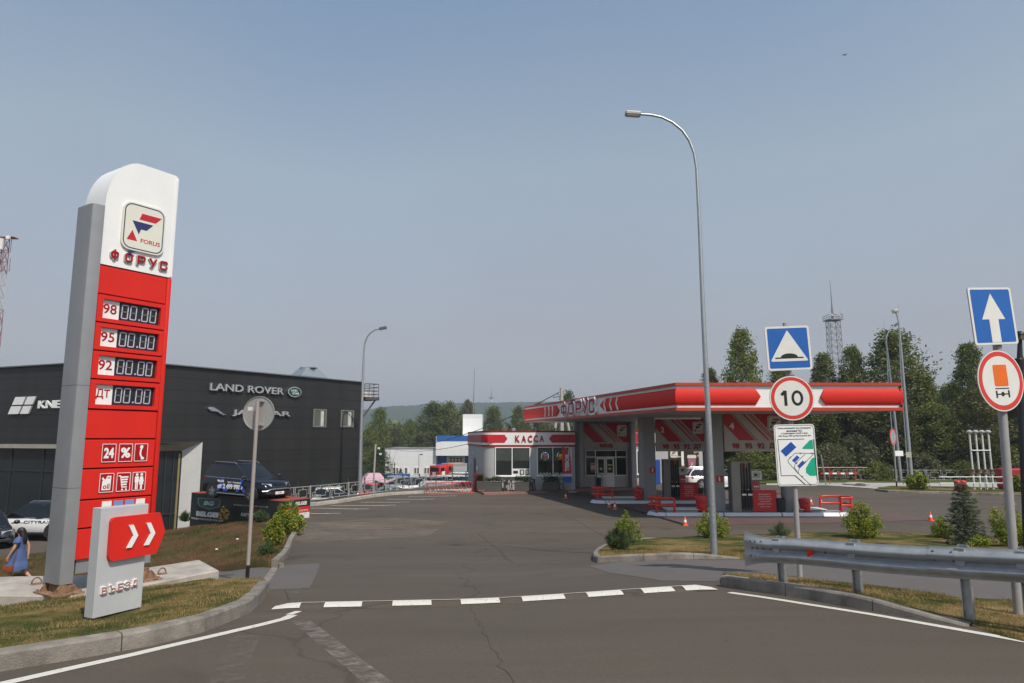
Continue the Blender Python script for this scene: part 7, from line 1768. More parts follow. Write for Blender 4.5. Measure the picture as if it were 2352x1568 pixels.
# green mesh fence posts and wires in the yard
mf = thing("mesh_fence", "dark green posts of a thin wire fence across the sunken yard", "fence", (XP(684, 1108, 44), 44, -3.3)); tops = []
MFG = mat("fence_dark_green", (.012, .05, .035), .5)
for px, t_, b_, D in ((684, 1104, 1150, 43), (740, 1099.5, 1146, 45), (799, 1096, 1140, 47), (838, 1096, 1128, 50), (883.5, 1093, 1125, 52), (925.5, 1090, 1122, 54), (964, 1088, 1118, 56.5), (1001.5, 1084.5, 1117, 59), (1039, 1073, 1112, 61), (1070.5, 1081, 1110, 62)):
    a, b = P(px, t_, D), P(px, b_, D); mb = MB(); wire(mb, [(b.x, b.y, b.z - .6), a], .045, 6); mb.build("post", MFG, mf, world=True); tops.append(a)
mb = MB()
for k in range(3): wire(mb, [p - Vector((0, 0, .1 + .35 * k)) for p in tops], .008, 4)
mb.build("wires", MFG, mf, world=True)
mf2 = thing("fence_post", "dark post standing left of the fire engine beyond the yard", "post", P(906, 1090, 90)); mb = MB(); wire(mb, [(0, 0, -2), (0, 0, 1.6)], .05, 6); mb.build("post", BLACK, mf2)

# ------------------------------------------------------------------ masts, towers, poles, wires
def lattice(t, z0, z1, w0, w1, n, r, m, name="lattice"):
    mb = MB(); S = lambda i, k: (sx[k] * (w0 + (w1 - w0) * i / n), sy[k] * (w0 + (w1 - w0) * i / n), z0 + (z1 - z0) * i / n); sx = (-.5, .5, .5, -.5); sy = (-.5, -.5, .5, .5)
    for k in range(4): mb.tube([S(0, k), S(n, k)], r, 5)
    for i in range(n):
        for k in range(4):
            j = (k + 1) % 4; mb.tube([S(i, k), S(i + 1, j)], r * .6, 4); mb.tube([S(i, j), S(i + 1, k)], r * .6, 4); mb.tube([S(i + 1, k), S(i + 1, j)], r * .6, 4)
    return mb.build(name, m, t)
TWG = mat("tower_grey", (.22, .22, .23), .6, metal=.3)
tD2 = 150; b0 = P(1925, 1090, tD2); t = thing("floodlight_tower", "grey lattice tower with railed platform rising behind the trees", "tower", (XP(1924, 900, tD2), tD2, -4)); zt_ = ZP(736, tD2) + 4; k = tD2 / 1568
lattice(t, 0, zt_, 28 * k, 23 * k, 22, .07, TWG)
mb = MB(); mb.box((0, 0, zt_ + .1), (32 * k, 32 * k, .2))
for zz in (.6, 1.1): wire(mb, [(-16 * k, -16 * k, zt_ + zz), (16 * k, -16 * k, zt_ + zz), (16 * k, 16 * k, zt_ + zz), (-16 * k, 16 * k, zt_ + zz), (-16 * k, -16 * k, zt_ + zz)], .05, 5)
for sx in (-16, 0, 16):
    for sy in (-16, 16): wire(mb, [(sx * k, sy * k, zt_), (sx * k, sy * k, zt_ + 1.1)], .05, 5)
mb.build("platform", TWG, t)
for sx, zz in ((-9, .9), (-3, 1.3), (7, .9), (13, 1.5)): mb = MB(); mb.lathe([(.1, 0), (.34, .2), (.34, .28)], (0, 0, 0), 10, Matrix.Translation((sx * k, -16 * k, zt_ + zz)) @ Matrix.Rotation(R(70), 4, 'X')); mb.build("floodlight", mat("flood_pale", (.22, .22, .23), .6), t)
mb = MB(); wire(mb, [(0, 0, zt_), (0, 0, zt_ + 4), (-.1, 0, ZP(643, tD2) + 4)], [.35, .12, .04], 5); mb.build("mast", TWG, t)
mb = MB(); lx = -18 * k
for o in (-.3, .3): wire(mb, [(lx + o, -8 * k, 0), (lx + o, -8 * k, zt_)], .03, 4)
for i in range(26): wire(mb, [(lx - .3, -8 * k, zt_ * i / 26), (lx + .3, -8 * k, zt_ * i / 26)], .03, 4)
mb.build("ladder", TWG, t)
# red and white cell tower at the left edge
cD_ = 60; t = thing("cell_tower", "red and white lattice antenna tower at the picture's left edge", "tower", (XP(-29, 900, cD_), cD_, -3)); zt_ = ZP(546, cD_) + 3; k = cD_ / 1568; n = 7; RW = mat("tower_red", (.26, .10, .09), .6)
for i in range(n):
    f0, f1 = i / n, (i + 1) / n; wq = lambda f: (26 - 10 * f) * k; lattice(t, zt_ * f0, zt_ * f1, wq(f0), wq(f1), 3, .035, RW if i % 2 == 0 else mat("tower_white", (.50, .48, .46), .6), "tower_section")
mb = MB(); mb.box((.5, 0, zt_), (24 * k + .3, 18 * k, .08)); 
for sx, h_ in ((13, -80), (11, -35)): wire(mb, [(0, 0, zt_ + h_ * k), (sx * k + .3, 0, zt_ + h_ * k), (sx * k + .3, 0, zt_ + (h_ + 30) * k)], .03, 5)
mb.build("platform", RW, t)
for sx, h_ in ((3, -18), (18, -2)): MB().box((sx * k, -.4, zt_ + h_ * k), (.32 if sx < 10 else .3, .2, 1.0 if sx < 10 else .3)).build("antenna", WHITE, t)
# guyed mast, distant mast, power pole and wires
gD2 = 160; a, b = P(1086, 1000, gD2), P(1090, 846, gD2); mb = MB(); wire(mb, [a, P(1087.5, 930, gD2), b], [.16, .13, .05], 6); tag(mb.build("radio_mast", TWG), "thin guyed radio mast rising behind the white tower", "mast")
hD = 1490; t = thing("distant_mast", "tiny red and white mast on the far hilltop", "mast", P(1128.5, 930, hD)); mb = MB(); mb.tube([(0, 0, -8), (0, 0, 15)], 2.2, 6); mb.build("lower_mast", WHITE, t); mb = MB(); mb.tube([(0, 0, 15), (0, 0, 34)], [1.6, .5], 6); mb.lathe([(1, 14), (5.5, 14.5), (5.5, 17), (1, 18)], seg=10); mb.build("upper_mast", RW, t)
pD = 78; t = thing("power_pole", "concrete power pole with wires rising behind the canopy", "power pole", (XP(1290, 950, pD), pD, ST)); zt_ = ZP(890, pD) - ST; PC = mat("pole_concrete", (.40, .375, .33), .9, var=.15, scale=3)
mb = MB(); wire(mb, [(0, 0, 0), (0, 0, zt_)], [.27, .20], 8); mb.build("pole", PC, t)
for s_ in (-1, 1): mb = MB(); wire(mb, [(s_ * 1.6, -.2, 0), (s_ * .22, 0, zt_ - 1.6)], .16, 8); mb.build("brace", PC, t)
mb = MB(); wire(mb, [(-.95, -.1, zt_ - 1.1), (.2, -.1, zt_ - 1.0)], .05, 6); wire(mb, [(-.8, -.1, zt_ - 1.6), (.3, -.1, zt_ - 1.9)], .04, 6); mb.build("crossarm", BLACK, t)
for zz, s_ in ((zt_ - .8, -.4), (zt_ - 1.1, -.9), (zt_ - .4, 0)): MB().ball((s_, -.1, zz), (.08, .08, .14), 8).build("insulator", mat("insulator", (.25, .2, .16), .3), t)
def cable(name, label, pts, r):
    mb = MB(); p0, p1, D0, D1, sag = pts; a, b = P(*p0, D0), P(*p1, D1); wire(mb, [a + (b - a) * (i / 24) - Vector((0, 0, sag * 4 * (i / 24) * (1 - i / 24))) for i in range(25)], r, 5); return tag(mb.build(name, BLACK), label, "cable", "overhead cables by the power pole")
cable("overhead_cable", "thick black overhead cable sagging left from the power pole", ((1284, 901), (830, 1012), 78, 150, 3.2), .05)
cable("overhead_cable", "thin black cable dropping from the shop roof towards the yard", ((1195, 987), (900, 1030), 52, 140, 1.0), .03)
uD = 62; t = thing("utility_pole", "thin pale utility pole with floodlights beside the pine", "utility pole", (XP(860 - 3, 1090, uD), uD, -4)); zt_ = ZP(1022, uD) + 4
mb = MB(); wire(mb, [(0, 0, 0), (.15, 0, ZP(1020, uD) + 4)], .085, 6); mb.build("pole", mat("pole_pale", (.40, .37, .32), .8), t)
for k_ in (0, .5): MB().box((.45 + k_ * .3, 0, zt_ - .3 - k_), (.22, .18, .18), bev=.03).build("floodlight", OFFW, t)

# ------------------------------------------------------------------ right background: vents, barrier, fire boxes, small signs
vD = 47; vx = [XP(p, 1100, vD) for p in (2236, 2251, 2266, 2281)]; vz = ST + .15
vt = thing("vent_pipes", "four white tank vent pipes joined by a crossbar by the right verge", "vent pipes", (vx[0], vD, vz)); lx_ = [XP(p, 993, vD) - vx[0] for p in (2232, 2243, 2254.5, 2266)]
zt_ = ZP(994, vD) - vz; zj = ZP(1034, vD) - vz; zf_ = ZP(1087, vD) - vz
for i in range(4):
    b0 = vx[i] - vx[0]; mb = MB(); wire(mb, [(b0 * .97, 0, 0), (b0 * .97, 0, zt_)], .06, 10); pp = mb.build("vent_pipe", mat('pipe_white', (.60, .60, .58), .5), vt, smooth=50)
    mb = MB(); mb.lathe([(.10, 0), (.19, .04), (.19, .10), (.08, .2)], (b0 * .97, 0, zt_), 12); mb.build("vent_cap", mat("cap_grey", (.35, .35, .36), .5), pp); mb = MB(); mb.lathe([(.14, 0), (.14, .06), (.10, .08), (.10, .20), (.14, .22), (.14, .28)], (b0 * .97, 0, zf_), 12); mb.build("valve", mat("valve_brown", (.18, .09, .07), .6), pp)
mb = MB(); wire(mb, [(0, -.08, zj), ((vx[3] - vx[0]) * .97, -.08, zj)], .035, 6); mb.build("crossbar", WHITE, vt)
mb = MB()
for zz in (.45, .85): wire(mb, [(-2.6, -.5, zz), (3.6, -.5, zz)], .02, 6)
for xx in (-2.6, -1.2, .4, 2.0, 3.6): wire(mb, [(xx, -.5, 0), (xx, -.5, .9)], .02, 6)
mb.build("guard_frame", GALV, vt)
for px, lb in ((2200, "red plastic wrapped barrel left of the vent pipes"), (2213, "red plastic wrapped barrel nearest the vent pipes")): bin_(px, 1119, 23 * 1.0, 46.0, ST + .15, lb, name="covered_bin", lean=.0, w=.42)
t = thing("fire_box", "red fire equipment box behind the right sign post", "fire box", (XP(2318, 1100, 47.5), 47.5, ST + .12)); MB().box((.15, 0, .75), (1.7, .6, 1.3), bev=.08).build("box", mat("box_red", (.36, .012, .025), .45), t); MB().box((.15, -.31, .75), (1.4, .03, .9)).build("door", mat("box_red2", (.30, .01, .02), .45), t)
MB().box((.15, 0, .06), (1.5, .5, .12)).build("base", DGREY, t)
bb = 54; a = P(1890, 1087, bb); t = thing("boom_barrier", "red and white boom barrier by the back fence", "barrier", (XP(1893, 1087, bb), bb, ST)); zz = ZP(1087, bb) - ST; L = XP(1966, 1087, bb) - XP(1882, 1087, bb); 
for i in range(9): MB().box((-.3 + L * (i + .5) / 9, 0, zz), (L / 9 - .004, .07, .12)).build("boom_section", BARR if i % 2 == 0 else WHITE, t)
mb = MB(); wire(mb, [(-.4 - .6, .05, zz + .45), (L + .6, .05, zz + .45)], .022, 6); mb.build("upper_rail", BARR, t)
for xx in (.4, L * .86): mb = MB(); wire(mb, [(xx, .03, 0), (xx, .03, zz + .45)], .032, 6); mb.build("post", BARR, t)
MB().lathe([(.9, 0), (.95, .12), (.6, .2)], (L * .75, -.6, 0), 14).build("concrete_foot", CONC, t)
t = thing("grey_post", "slim grey post left of the red and white boom", "post", (XP(1896, 1090, 53), 53, ST)); mb = MB(); wire(mb, [(0, 0, 0), (-.25, 0, ZP(1044, 53) - ST)], .05, 6); mb.build("post", GALV, t)
sD_ = 47; q = G(2060, 1121, ST); t = thing("road_sign_post", "small round prohibition sign seen edge-on by the far lamps", "road sign", q); tp = P(2051, 990, q.y) - q; post(t, q, tp, .05, POLEG, .5)
M = face(2051.5, 1003, q.y - .06, q, R(42), 0); r = 19 * q.y / 1568 ; c_ = plate(t, M, circ(r, 32), "sign_disc"); layer(c_, M, circ(r * .98, 32), 0, SR, "sign_ring"); layer(c_, M, circ(r * .78, 32), 1, mat("sign_grey_face", (.33, .33, .35), .5), "sign_field")
q = P(1607, 1118, 41); 
t = thing("kerb_marker", "red marker plate lying on the far island right of the pump", "marker", P(1843, 1124, 52)); MB().box((0, 0, 0), (1.3, .5, .10), bev=.03).build("plate", BARR, t)
# bird in the sky
t = thing("bird", "tiny dark bird flying in the empty sky", "bird", P(1940, 126, 60)); mb = MB(); mb.loft([[(-.16, 0, 0), (-.15, .01, 0), (-.15, -.01, .01)], [(-.05, -.04, .0), (-.05, .04, 0), (-.05, 0, .05)], [(.08, -.03, .0), (.08, .03, 0), (.08, 0, .04)], [(.18, -.004, .01), (.18, .004, .01), (.18, 0, .02)]]); mb.loft([[(-.05, .02, .03), (.05, .02, .03), (.05, .02, .015)], [(-.02, .16, .10), (.04, .16, .10), (.04, .16, .09)], [(.02, .32, .03), (.03, .32, .03), (.03, .32, .025)]]); mb.loft([[(-.05, -.02, .03), (.05, -.02, .03), (.05, -.02, .015)], [(-.02, -.16, .08), (.04, -.16, .08), (.04, -.16, .07)], [(.02, -.3, .0), (.03, -.3, .0), (.03, -.3, -.005)]])
t.rotation_euler = (0, .2, 1.0); mb.build("body", BLACK, t)

# ------------------------------------------------------------------ walking woman
q = GT(36, 1341); ws = (1338 - 1207) * q.y / 1568 / 1.63 * .97; q.z -= .10; q.x += .06
SKIN = mat("skin", (.50, .27, .18), .5, var=.06); HAIR = mat("hair_dark", (.016, .009, .009), .5, var=.3, scale=30); DRESS = mat("dress_blue", (.06, .095, .22), .85, var=.16, scale=7, bump=.3, bscale=14)
J = {'hip': (0, 0, .90, .115), 'sp': (-.02, 0, 1.08, .095), 'ch': (-.03, 0, 1.27, .105), 'nk': (-.04, 0, 1.41, .048), 'nk2': (-.05, 0, 1.46, .05), 'hd': (-.06, 0, 1.54, .085), 'tp': (-.055, 0, 1.60, .065), 'fc': (-.115, 0, 1.52, .035),
     'lh': (-.01, -.09, .85, .092), 'lk': (-.17, -.095, .49, .058), 'lc': (-.185, -.095, .34, .052), 'la': (-.20, -.095, .09, .034), 'lt': (-.33, -.10, .03, .026), 'rh': (.0, .09, .85, .092), 'rk': (.05, .09, .48, .058), 'rc': (.17, .09, .36, .052), 'ra': (.32, .09, .20, .034), 'rt': (.36, .09, .06, .026),
     'ls': (-.02, -.165, 1.355, .055), 'le': (-.085, -.225, 1.10, .042), 'lw': (-.20, -.21, .90, .028), 'lp': (-.225, -.205, .84, .030), 'rs': (-.02, .165, 1.355, .055), 're': (.10, .22, 1.12, .042), 'rw': (.12, .19, .90, .028), 'rp': (.12, .185, .84, .030)}
E = [('hip', 'sp'), ('sp', 'ch'), ('ch', 'nk'), ('nk', 'nk2'), ('nk2', 'hd'), ('hd', 'tp'), ('hd', 'fc'), ('hip', 'lh'), ('lh', 'lk'), ('lk', 'lc'), ('lc', 'la'), ('la', 'lt'), ('hip', 'rh'), ('rh', 'rk'), ('rk', 'rc'), ('rc', 'ra'), ('ra', 'rt'), ('ch', 'ls'), ('ls', 'le'), ('le', 'lw'), ('lw', 'lp'), ('ch', 'rs'), ('rs', 're'), ('re', 'rw'), ('rw', 'rp')]
for s_, c in (('l', -1), ('r', 1)):
    bx_, by_, bz_, _ = J[s_ + 'p']
    for k in range(4):
        J[f'{s_}f{k}'] = (bx_ - .012 + (.0 if s_ == 'l' else 0) + (k - 1.5) * .017, by_, bz_ - .055 - (.006 if k in (1, 2) else 0), .0085); J[f'{s_}g{k}'] = (bx_ - .004 + (k - 1.5) * .016, by_ - c * .012, bz_ - .085 - (.008 if k in (1, 2) else 0), .0075)
        E += [(s_ + 'p', f'{s_}f{k}'), (f'{s_}f{k}', f'{s_}g{k}')]
    J[s_ + 'm'] = (bx_ - .045, by_, bz_ - .022, .0095); E += [(s_ + 'p', s_ + 'm')]
bm = bmesh.new(); sk = bm.verts.layers.skin.verify(); vv = {}
for n_, (x, y, z, r) in J.items():
    v = bm.verts.new((x, y, z)); v[sk].radius = (r, r); v[sk].use_root = n_ == 'hip'; vv[n_] = v
for a, b in E: bm.edges.new((vv[a], vv[b]))
me = bpy.data.meshes.new("person"); bm.to_mesh(me); bm.free(); me.materials.append(SKIN); pw = bpy.data.objects.new("person", me); COL.objects.link(pw)
m_ = pw.modifiers.new("skin", 'SKIN'); m_.use_smooth_shade = True; m_ = pw.modifiers.new("subdivision", 'SUBSURF'); m_.levels = 1; m_.render_levels = 2
pw.location = q; pw.scale = (ws, ws, ws); pw.rotation_euler = (0, 0, R(12)); tag(pw, "dark haired woman in blue dress walking left past the pylon", "person"); TM[pw.name] = Matrix.Identity(4)
def ring_e(cx, cy, z, rx, ry, n=20, wob=0, ph=0): return [(cx + (rx + wob * math.sin(5 * a + ph)) * math.cos(a), cy + (ry + wob * math.sin(5 * a + ph)) * math.sin(a), z + wob * .6 * math.sin(3 * a + ph)) for a in [2 * PI * i / n for i in range(n)]]
mb = MB(); mb.loft([ring_e(-.035, 0, 1.41, .075, .13), ring_e(-.035, 0, 1.36, .115, .185), ring_e(-.03, 0, 1.25, .125, .175), ring_e(-.02, 0, 1.10, .115, .145), ring_e(-.02, 0, 1.06, .12, .15), ring_e(-.03, 0, .95, .165, .185, wob=.008), ring_e(-.05, 0, .80, .20, .21, wob=.015, ph=1), ring_e(-.06, 0, .68, .225, .23, wob=.02, ph=1), ring_e(-.06, 0, .665, .245, .245, wob=.022, ph=1), ring_e(-.09, 0, .50, .285, .265, wob=.03, ph=1.5)], cap=False); mb.build("dress", DRESS, pw, smooth=60)
for c in (-1, 1): mb = MB(); mb.loft([ring_e(-.02, c * .12, 1.40, .07, .06, 12), ring_e(-.025, c * .185, 1.36, .085, .06, 12, .006), ring_e(-.035, c * .235, 1.27, .10, .06, 12, .012)], cap=False); mb.build("sleeve", DRESS, pw, smooth=60)
mb = MB(); mb.ball((-.035, 0, 1.565), (.108, .095, .098), 16); mb.loft([ring_e(-.01, 0, 1.58, .09, .093, 16), ring_e(.015, 0, 1.48, .088, .10, 16, .004), ring_e(.045, 0, 1.38, .075, .115, 16, .006), ring_e(.065, 0, 1.27, .06, .11, 16, .008), ring_e(.07, 0, 1.20, .035, .08, 16, .01)]); mb.build("hair", HAIR, pw, smooth=60)
for c, jn in ((-1, 'l'), (1, 'r')):
    a, b = Vector(J[jn + 'a'][:3]), Vector(J[jn + 't'][:3]); mb = MB(); d = (b - a).normalized(); mb.tube([a + d * -.03 - Vector((0, 0, .03)), a + d * .05 - Vector((0, 0, .035)), b + d * .05 + Vector((0, 0, -.005))], [.03, .042, .03], 8); mb.build("shoe", BLACK, pw, smooth=True)
bag = thing("handbag", "rust brown handbag hanging at the woman's hip on a strap", "handbag", q + Vector((-.10 * ws, -.30 * ws, .56 * ws)), R(12)); mb = MB(); mb.box((0, 0, 0), (.27, .09, .20), bev=.03); mb.build("body", mat("leather_rust", (.24, .055, .025), .5), bag, smooth=40); MB().box((0, -.047, .04), (.26, .012, .11), bev=.004).build("flap", mat("leather_rust", (.24, .055, .025)), bag)
mb = MB(); wire(mb, [(.10, .0, .09), (.14, .06, .35), (.13, .14, .60), (.06, .20, .68)], .009, 6); mb.build("strap", mat("leather_strap", (.13, .03, .02), .5), bag)
# ------------------------------------------------------------------ trees and shrubs
def leaf_quad(mb, c, s, asp=.6, up=0.0):
    a = random.uniform(0, 2 * PI); z = random.uniform(-1, 1); k = math.sqrt(1 - z * z); u = Vector((k * math.cos(a), k * math.sin(a), z * .8 + up)).normalized()
    w = u.orthogonal().normalized(); w.rotate(Matrix.Rotation(random.uniform(0, 6.28), 3, u)); u *= s; w *= s * asp
    mb.bm.faces.new([mb.bm.verts.new(c - u), mb.bm.verts.new(c + w * .9 - u * .1), mb.bm.verts.new(c + u), mb.bm.verts.new(c - w * .9 + u * .1)])
def gauss3(s):
    g = lambda k: max(-1.9, min(1.9, random.gauss(0, 1))) * k
    return Vector((g(s), g(s), g(s * .8)))
def make_tree(kind, H, Wd, nclu, per, ls, seed):
    """crown of leaf clumps on limbs around a tapered trunk; returns (trunk mesh, crown mesh)"""
    random.seed(seed); tb = MB(); cb = MB(); ph = random.uniform(0, 9)
    tb.tube([(0, 0, 0), (.02 * H * math.sin(ph), .01 * H, H * .35), (.01 * H, -.01 * H, H * .7), (0, 0, H * .96)], [H * .018, H * .014, H * .008, H * .002], 8)
    def env(f, a):
        lob = 1 + .60 * noise.noise((math.cos(a) * 1.3 + ph, math.sin(a) * 1.3, f * 4)) + .22 * noise.noise((math.cos(a) * 3 + ph, math.sin(a) * 3, f * 9))
        if kind == 'birch': e = (min(1, f / .22) ** .6) * (1 - f) ** .42 * 1.05
        elif kind == 'poplar': e = math.sin(PI * min(1, max(0, f * .94 + .06)) ** .8) ** .6
        elif kind == 'pine': e = (1 - f) ** .75 * min(1, f / .08 + .4)
        else: e = math.sqrt(max(0, 1 - (f * 1.0) ** 2.2)) * (0.75 + .25 * min(1, f / .2))
        return e * lob
    f0 = {'birch': .10, 'poplar': .12, 'pine': .04, 'shrub': .0}[kind]
    for i in range(nclu):
        f = f0 + (1 - f0) * random.random() ** (.9 if kind != 'birch' else .85); a = random.uniform(0, 2 * PI); ff = (f - f0) / (1 - f0)
        rr = env(ff, a) * Wd / 2 * (random.random() ** .38); z = f * H + (.05 * H * math.sin(a * 3 + ph)) * (1 - ff)
        c = Vector((rr * math.cos(a), rr * math.sin(a), min(z, H * .99))); cs = Wd * random.uniform(.035, .075) if kind != 'pine' else Wd * .05
        if i % 5 == 0 and kind != 'shrub': tb.tube([(0, 0, max(.05, f - .16) * H), tuple(c * .6 + Vector((0, 0, (f - .06) * H * .4))), tuple(c)], [H * .005, H * .003, H * .001], 5)
        for k in range(per):
            d = gauss3(cs)
            if kind == 'birch': d.z -= abs(random.gauss(0, cs * .8))
            if kind == 'pine': d = Vector((d.x * 1.2, d.y * 1.2, d.z * .5 + .25 * abs(d.x)))
            p = c + d; p.z = max(.02 * H, p.z); leaf_quad(cb, p, ls * random.uniform(.6, 1.25), .55 if kind != 'pine' else .22)
    t = tb.mesh("trunk"); c = cb.mesh("crown"); return t, c
BARK = mat("bark", (.11, .095, .08), .9, var=.4, scale=5); BARKW = mat("birch_bark", (.42, .40, .36), .85, var=.4, scale=4)
LF_B = mat_leaf("leaf_birch", (.090, .120, .026), (.195, .215, .052), (.29, .28, .10)); LF_P = mat_leaf("leaf_poplar", (.074, .102, .022), (.160, .185, .042), (.24, .23, .08)); LF_W = mat_leaf("leaf_willow", (.085, .098, .042), (.155, .16, .07), (.23, .22, .12)); LF_PI = mat_leaf("leaf_pine", (.03, .055, .018), (.07, .105, .032), (.12, .14, .05), trans=.2)
LF_D = mat_leaf("leaf_dark", (.055, .062, .018), (.125, .125, .038), (.19, .17, .06))
PROTO = {}
def proto(key, *a):
    if key not in PROTO: PROTO[key] = make_tree(*a)
    return PROTO[key]
SPEC = {'birch': [('birch', 14, 6.0, 300, 46, .15, 3), ('birch', 14, 5.0, 270, 46, .15, 14), ('birch', 14, 7.0, 330, 44, .15, 25)],
        'poplar': [('poplar', 14, 9, 260, 44, .20, 7), ('poplar', 14, 8, 240, 44, .20, 19)],
        'pine': [('pine', 8, 6.5, 260, 26, .20, 31)], 'shrub': [('shrub', 4, 5, 170, 26, .15, 41), ('shrub', 4, 5.6, 170, 26, .15, 52)]}
def tree(kind, var, px, top, D, wpx, label, leaf, name, group, base=None, bark=BARK):
    sp = SPEC[kind][var % len(SPEC[kind])]; tm, cm = proto((kind, var % len(SPEC[kind])), *sp)
    x = XP(px, 1000, D); g = gz(x, D) if base is None else base; h = ZP(top, D) - g; w = wpx * D / 1568
    t = thing(name, label, "tree" if kind != 'shrub' else "shrub", (x, D, g), 0, group); t.rotation_euler = (0, 0, (px * 1.7 + D) % 6.28); kz = h / sp[1]; kx = w / sp[2]; t.scale = (kx, kx, kz)
    for nm, me, m in (("trunk", tm, bark), ("crown", cm, leaf)):
        o = bpy.data.objects.new(nm, me); COL.objects.link(o); o.parent = t
        if not me.materials: me.materials.append(m)
        o.material_slots[0].link = 'OBJECT'; o.material_slots[0].material = m
    return t
GR_ = "trees behind the right back fence"; GL_ = "trees behind the fire station"
for a in [('birch', 0, 1712, 757, 70, 108, "tall birch rising between the lamp post and hump sign", LF_B), ('birch', 1, 1634, 846, 72, 70, "birch top peeping over the canopy beside the lamp post", LF_B), ('birch', 2, 1803, 846, 72, 120, "birch crown directly behind the hump sign", LF_B),
          ('birch', 1, 1903, 812, 70, 92, "birch in front of the lattice floodlight tower", LF_B), ('birch', 0, 1970, 797, 68, 96, "birch just right of the floodlight tower", LF_B), ('birch', 2, 2068, 758, 65, 190, "tallest birch, behind the two far lamps", LF_B),
          ('birch', 1, 2130, 862, 64, 90, "leaning birch right of the two far lamps", LF_B), ('poplar', 0, 2192, 888, 76, 120, "dark poplar in the gap before the right sign", LF_P), ('birch', 0, 2240, 790, 62, 110, "birch left of the one way sign", LF_P), ('poplar', 1, 2320, 830, 62, 170, "large dark tree behind the dangerous goods sign", LF_P),
          ('poplar', 0, 1860, 905, 66, 140, "dense tree behind the canopy's right part", LF_P), ('poplar', 1, 1960, 915, 65, 150, "dense tree below the floodlight tower", LF_D), ('poplar', 0, 2150, 930, 62, 140, "bushy tree right of the canopy's end", LF_P), ('poplar', 1, 1740, 930, 66, 170, "dense tree seen below the canopy behind pump 4", LF_P), ('poplar', 0, 2060, 905, 63, 130, "brownish tree between canopy end and lamps", LF_D), ('poplar', 1, 2250, 900, 60, 130, "dark olive tree behind the vent pipes", LF_D), ('birch', 2, 2420, 800, 60, 150, "birch cut by the picture's right edge", LF_P)]:
    k, v, px, tp_, D, w, lb, lf = a; tree(k, v, px, tp_, D, w, lb, lf, "birch_tree" if k == 'birch' else "poplar_tree", GR_, bark=BARKW if k == 'birch' else BARK)
for px, tp_, D, w, lb, lf in [(1905, 1025, 60, 110, "grey green willow bush behind the boom barrier", LF_W), (1965, 1005, 61, 110, "tall willow bush left of the far lamps", LF_W), (2120, 1045, 60, 80, "willow bush right of the tallest lamp", LF_W), (2160, 1025, 61, 80, "willow bush midway between lamp and vent pipes", LF_W), (2010, 1062, 59, 70, "low bright bush at the foot of curved lamp", LF_B), (2205, 1060, 59, 80, "low leafy bush behind the red barrels", LF_P), (2300, 1030, 59, 110, "bush behind the red fire box", LF_P), (1720, 1040, 60, 120, "sunlit bush seen between column and pump 4", LF_B), (1800, 1035, 60, 110, "bush behind the near island's right column", LF_B), (1850, 1050, 60, 80, "low bush left of the boom barrier", LF_D)]:
    tree('shrub', int(px), px, tp_, D, w, lb, lf, "willow_shrub" if lf is LF_W else "leafy_shrub", "shrubs behind the right back fence")
for a in [('poplar', 0, 872, 941, 150, 66, "pair-topped dark tree beside the showroom's far corner", LF_P), ('poplar', 1, 846, 985, 130, 60, "lower tree tucked against the showroom edge", LF_B), ('pine', 0, 872, 1028, 96, 96, "dark pine behind the pink tent", LF_PI), ('poplar', 1, 942, 966, 160, 46, "narrow tree above the white station's low roof", LF_P), ('poplar', 0, 906, 985, 170, 60, "hazy tree between the dark tree and narrow tree", LF_D), ('poplar', 0, 995, 928, 165, 92, "left twin of the large trees over the fire station", LF_P), ('poplar', 1, 1030, 926, 165, 84, "right twin of the large trees over the fire station", LF_P),
          ('poplar', 1, 1075, 922, 172, 62, "pale olive tree behind the white square tower", LF_W), ('poplar', 0, 1133, 938, 165, 70, "dark tree right of the white square tower", LF_P), ('poplar', 1, 1190, 935, 168, 64, "dark tree above the KACCA sign", LF_P), ('poplar', 0, 1240, 930, 160, 60, "tree where the cable meets the canopy", LF_D), ('poplar', 1, 1306, 902, 110, 76, "round tree beside the power pole above the canopy", LF_P), ('poplar', 0, 966, 1000, 145, 60, "low tree just over the fire station's flat roof", LF_D)]:
    k, v, px, tp_, D, w, lb, lf = a; tree(k, v, px, tp_, D, w, lb, lf, {"poplar": "poplar_tree", "birch": "birch_tree", "pine": "pine_tree"}[k], GL_)
tree('shrub', 0, 922, 1078, 120, 14, "tiny sapling by the fire station's side door", LF_W, "leafy_shrub", GL_)
# woods that read as one mass
def wood(name, n, fx, leaf, ls):
    mb = MB()
    for i in range(n):
        c, s = fx(i)
        for k in range(16): leaf_quad(mb, c + gauss3(s), ls * random.uniform(.6, 1.3), .6)
    o = mb.build(name, leaf, fixn=False); o['kind'] = 'stuff'; return o
random.seed(5)
def f1(i):
    x = random.uniform(9, 62); y = 66 + random.random() * 16; h = (5.5 + 2.5 * noise.noise((x * .16, y * .1, 0))) * random.random() ** .7; return Vector((x, y, ST + .3 + h)), .7
o = wood("woodland", 2600, f1, LF_D, .34); o['label'] = "dark undergrowth of the wood behind the right fence"
def f2(i):
    px = random.uniform(836, 1360); y = random.uniform(178, 230); x = XP(px, 1000, y); h = (9 + 5 * noise.noise((x * .05, y * .03, 3)) + 3 * noise.noise((x * .2, y * .1, 6))) * random.random() ** .6; return Vector((x, y, -7 + h)), 1.5
o = wood("woodland", 1900, f2, LF_P, .8); o['label'] = "belt of distant trees below the hills"

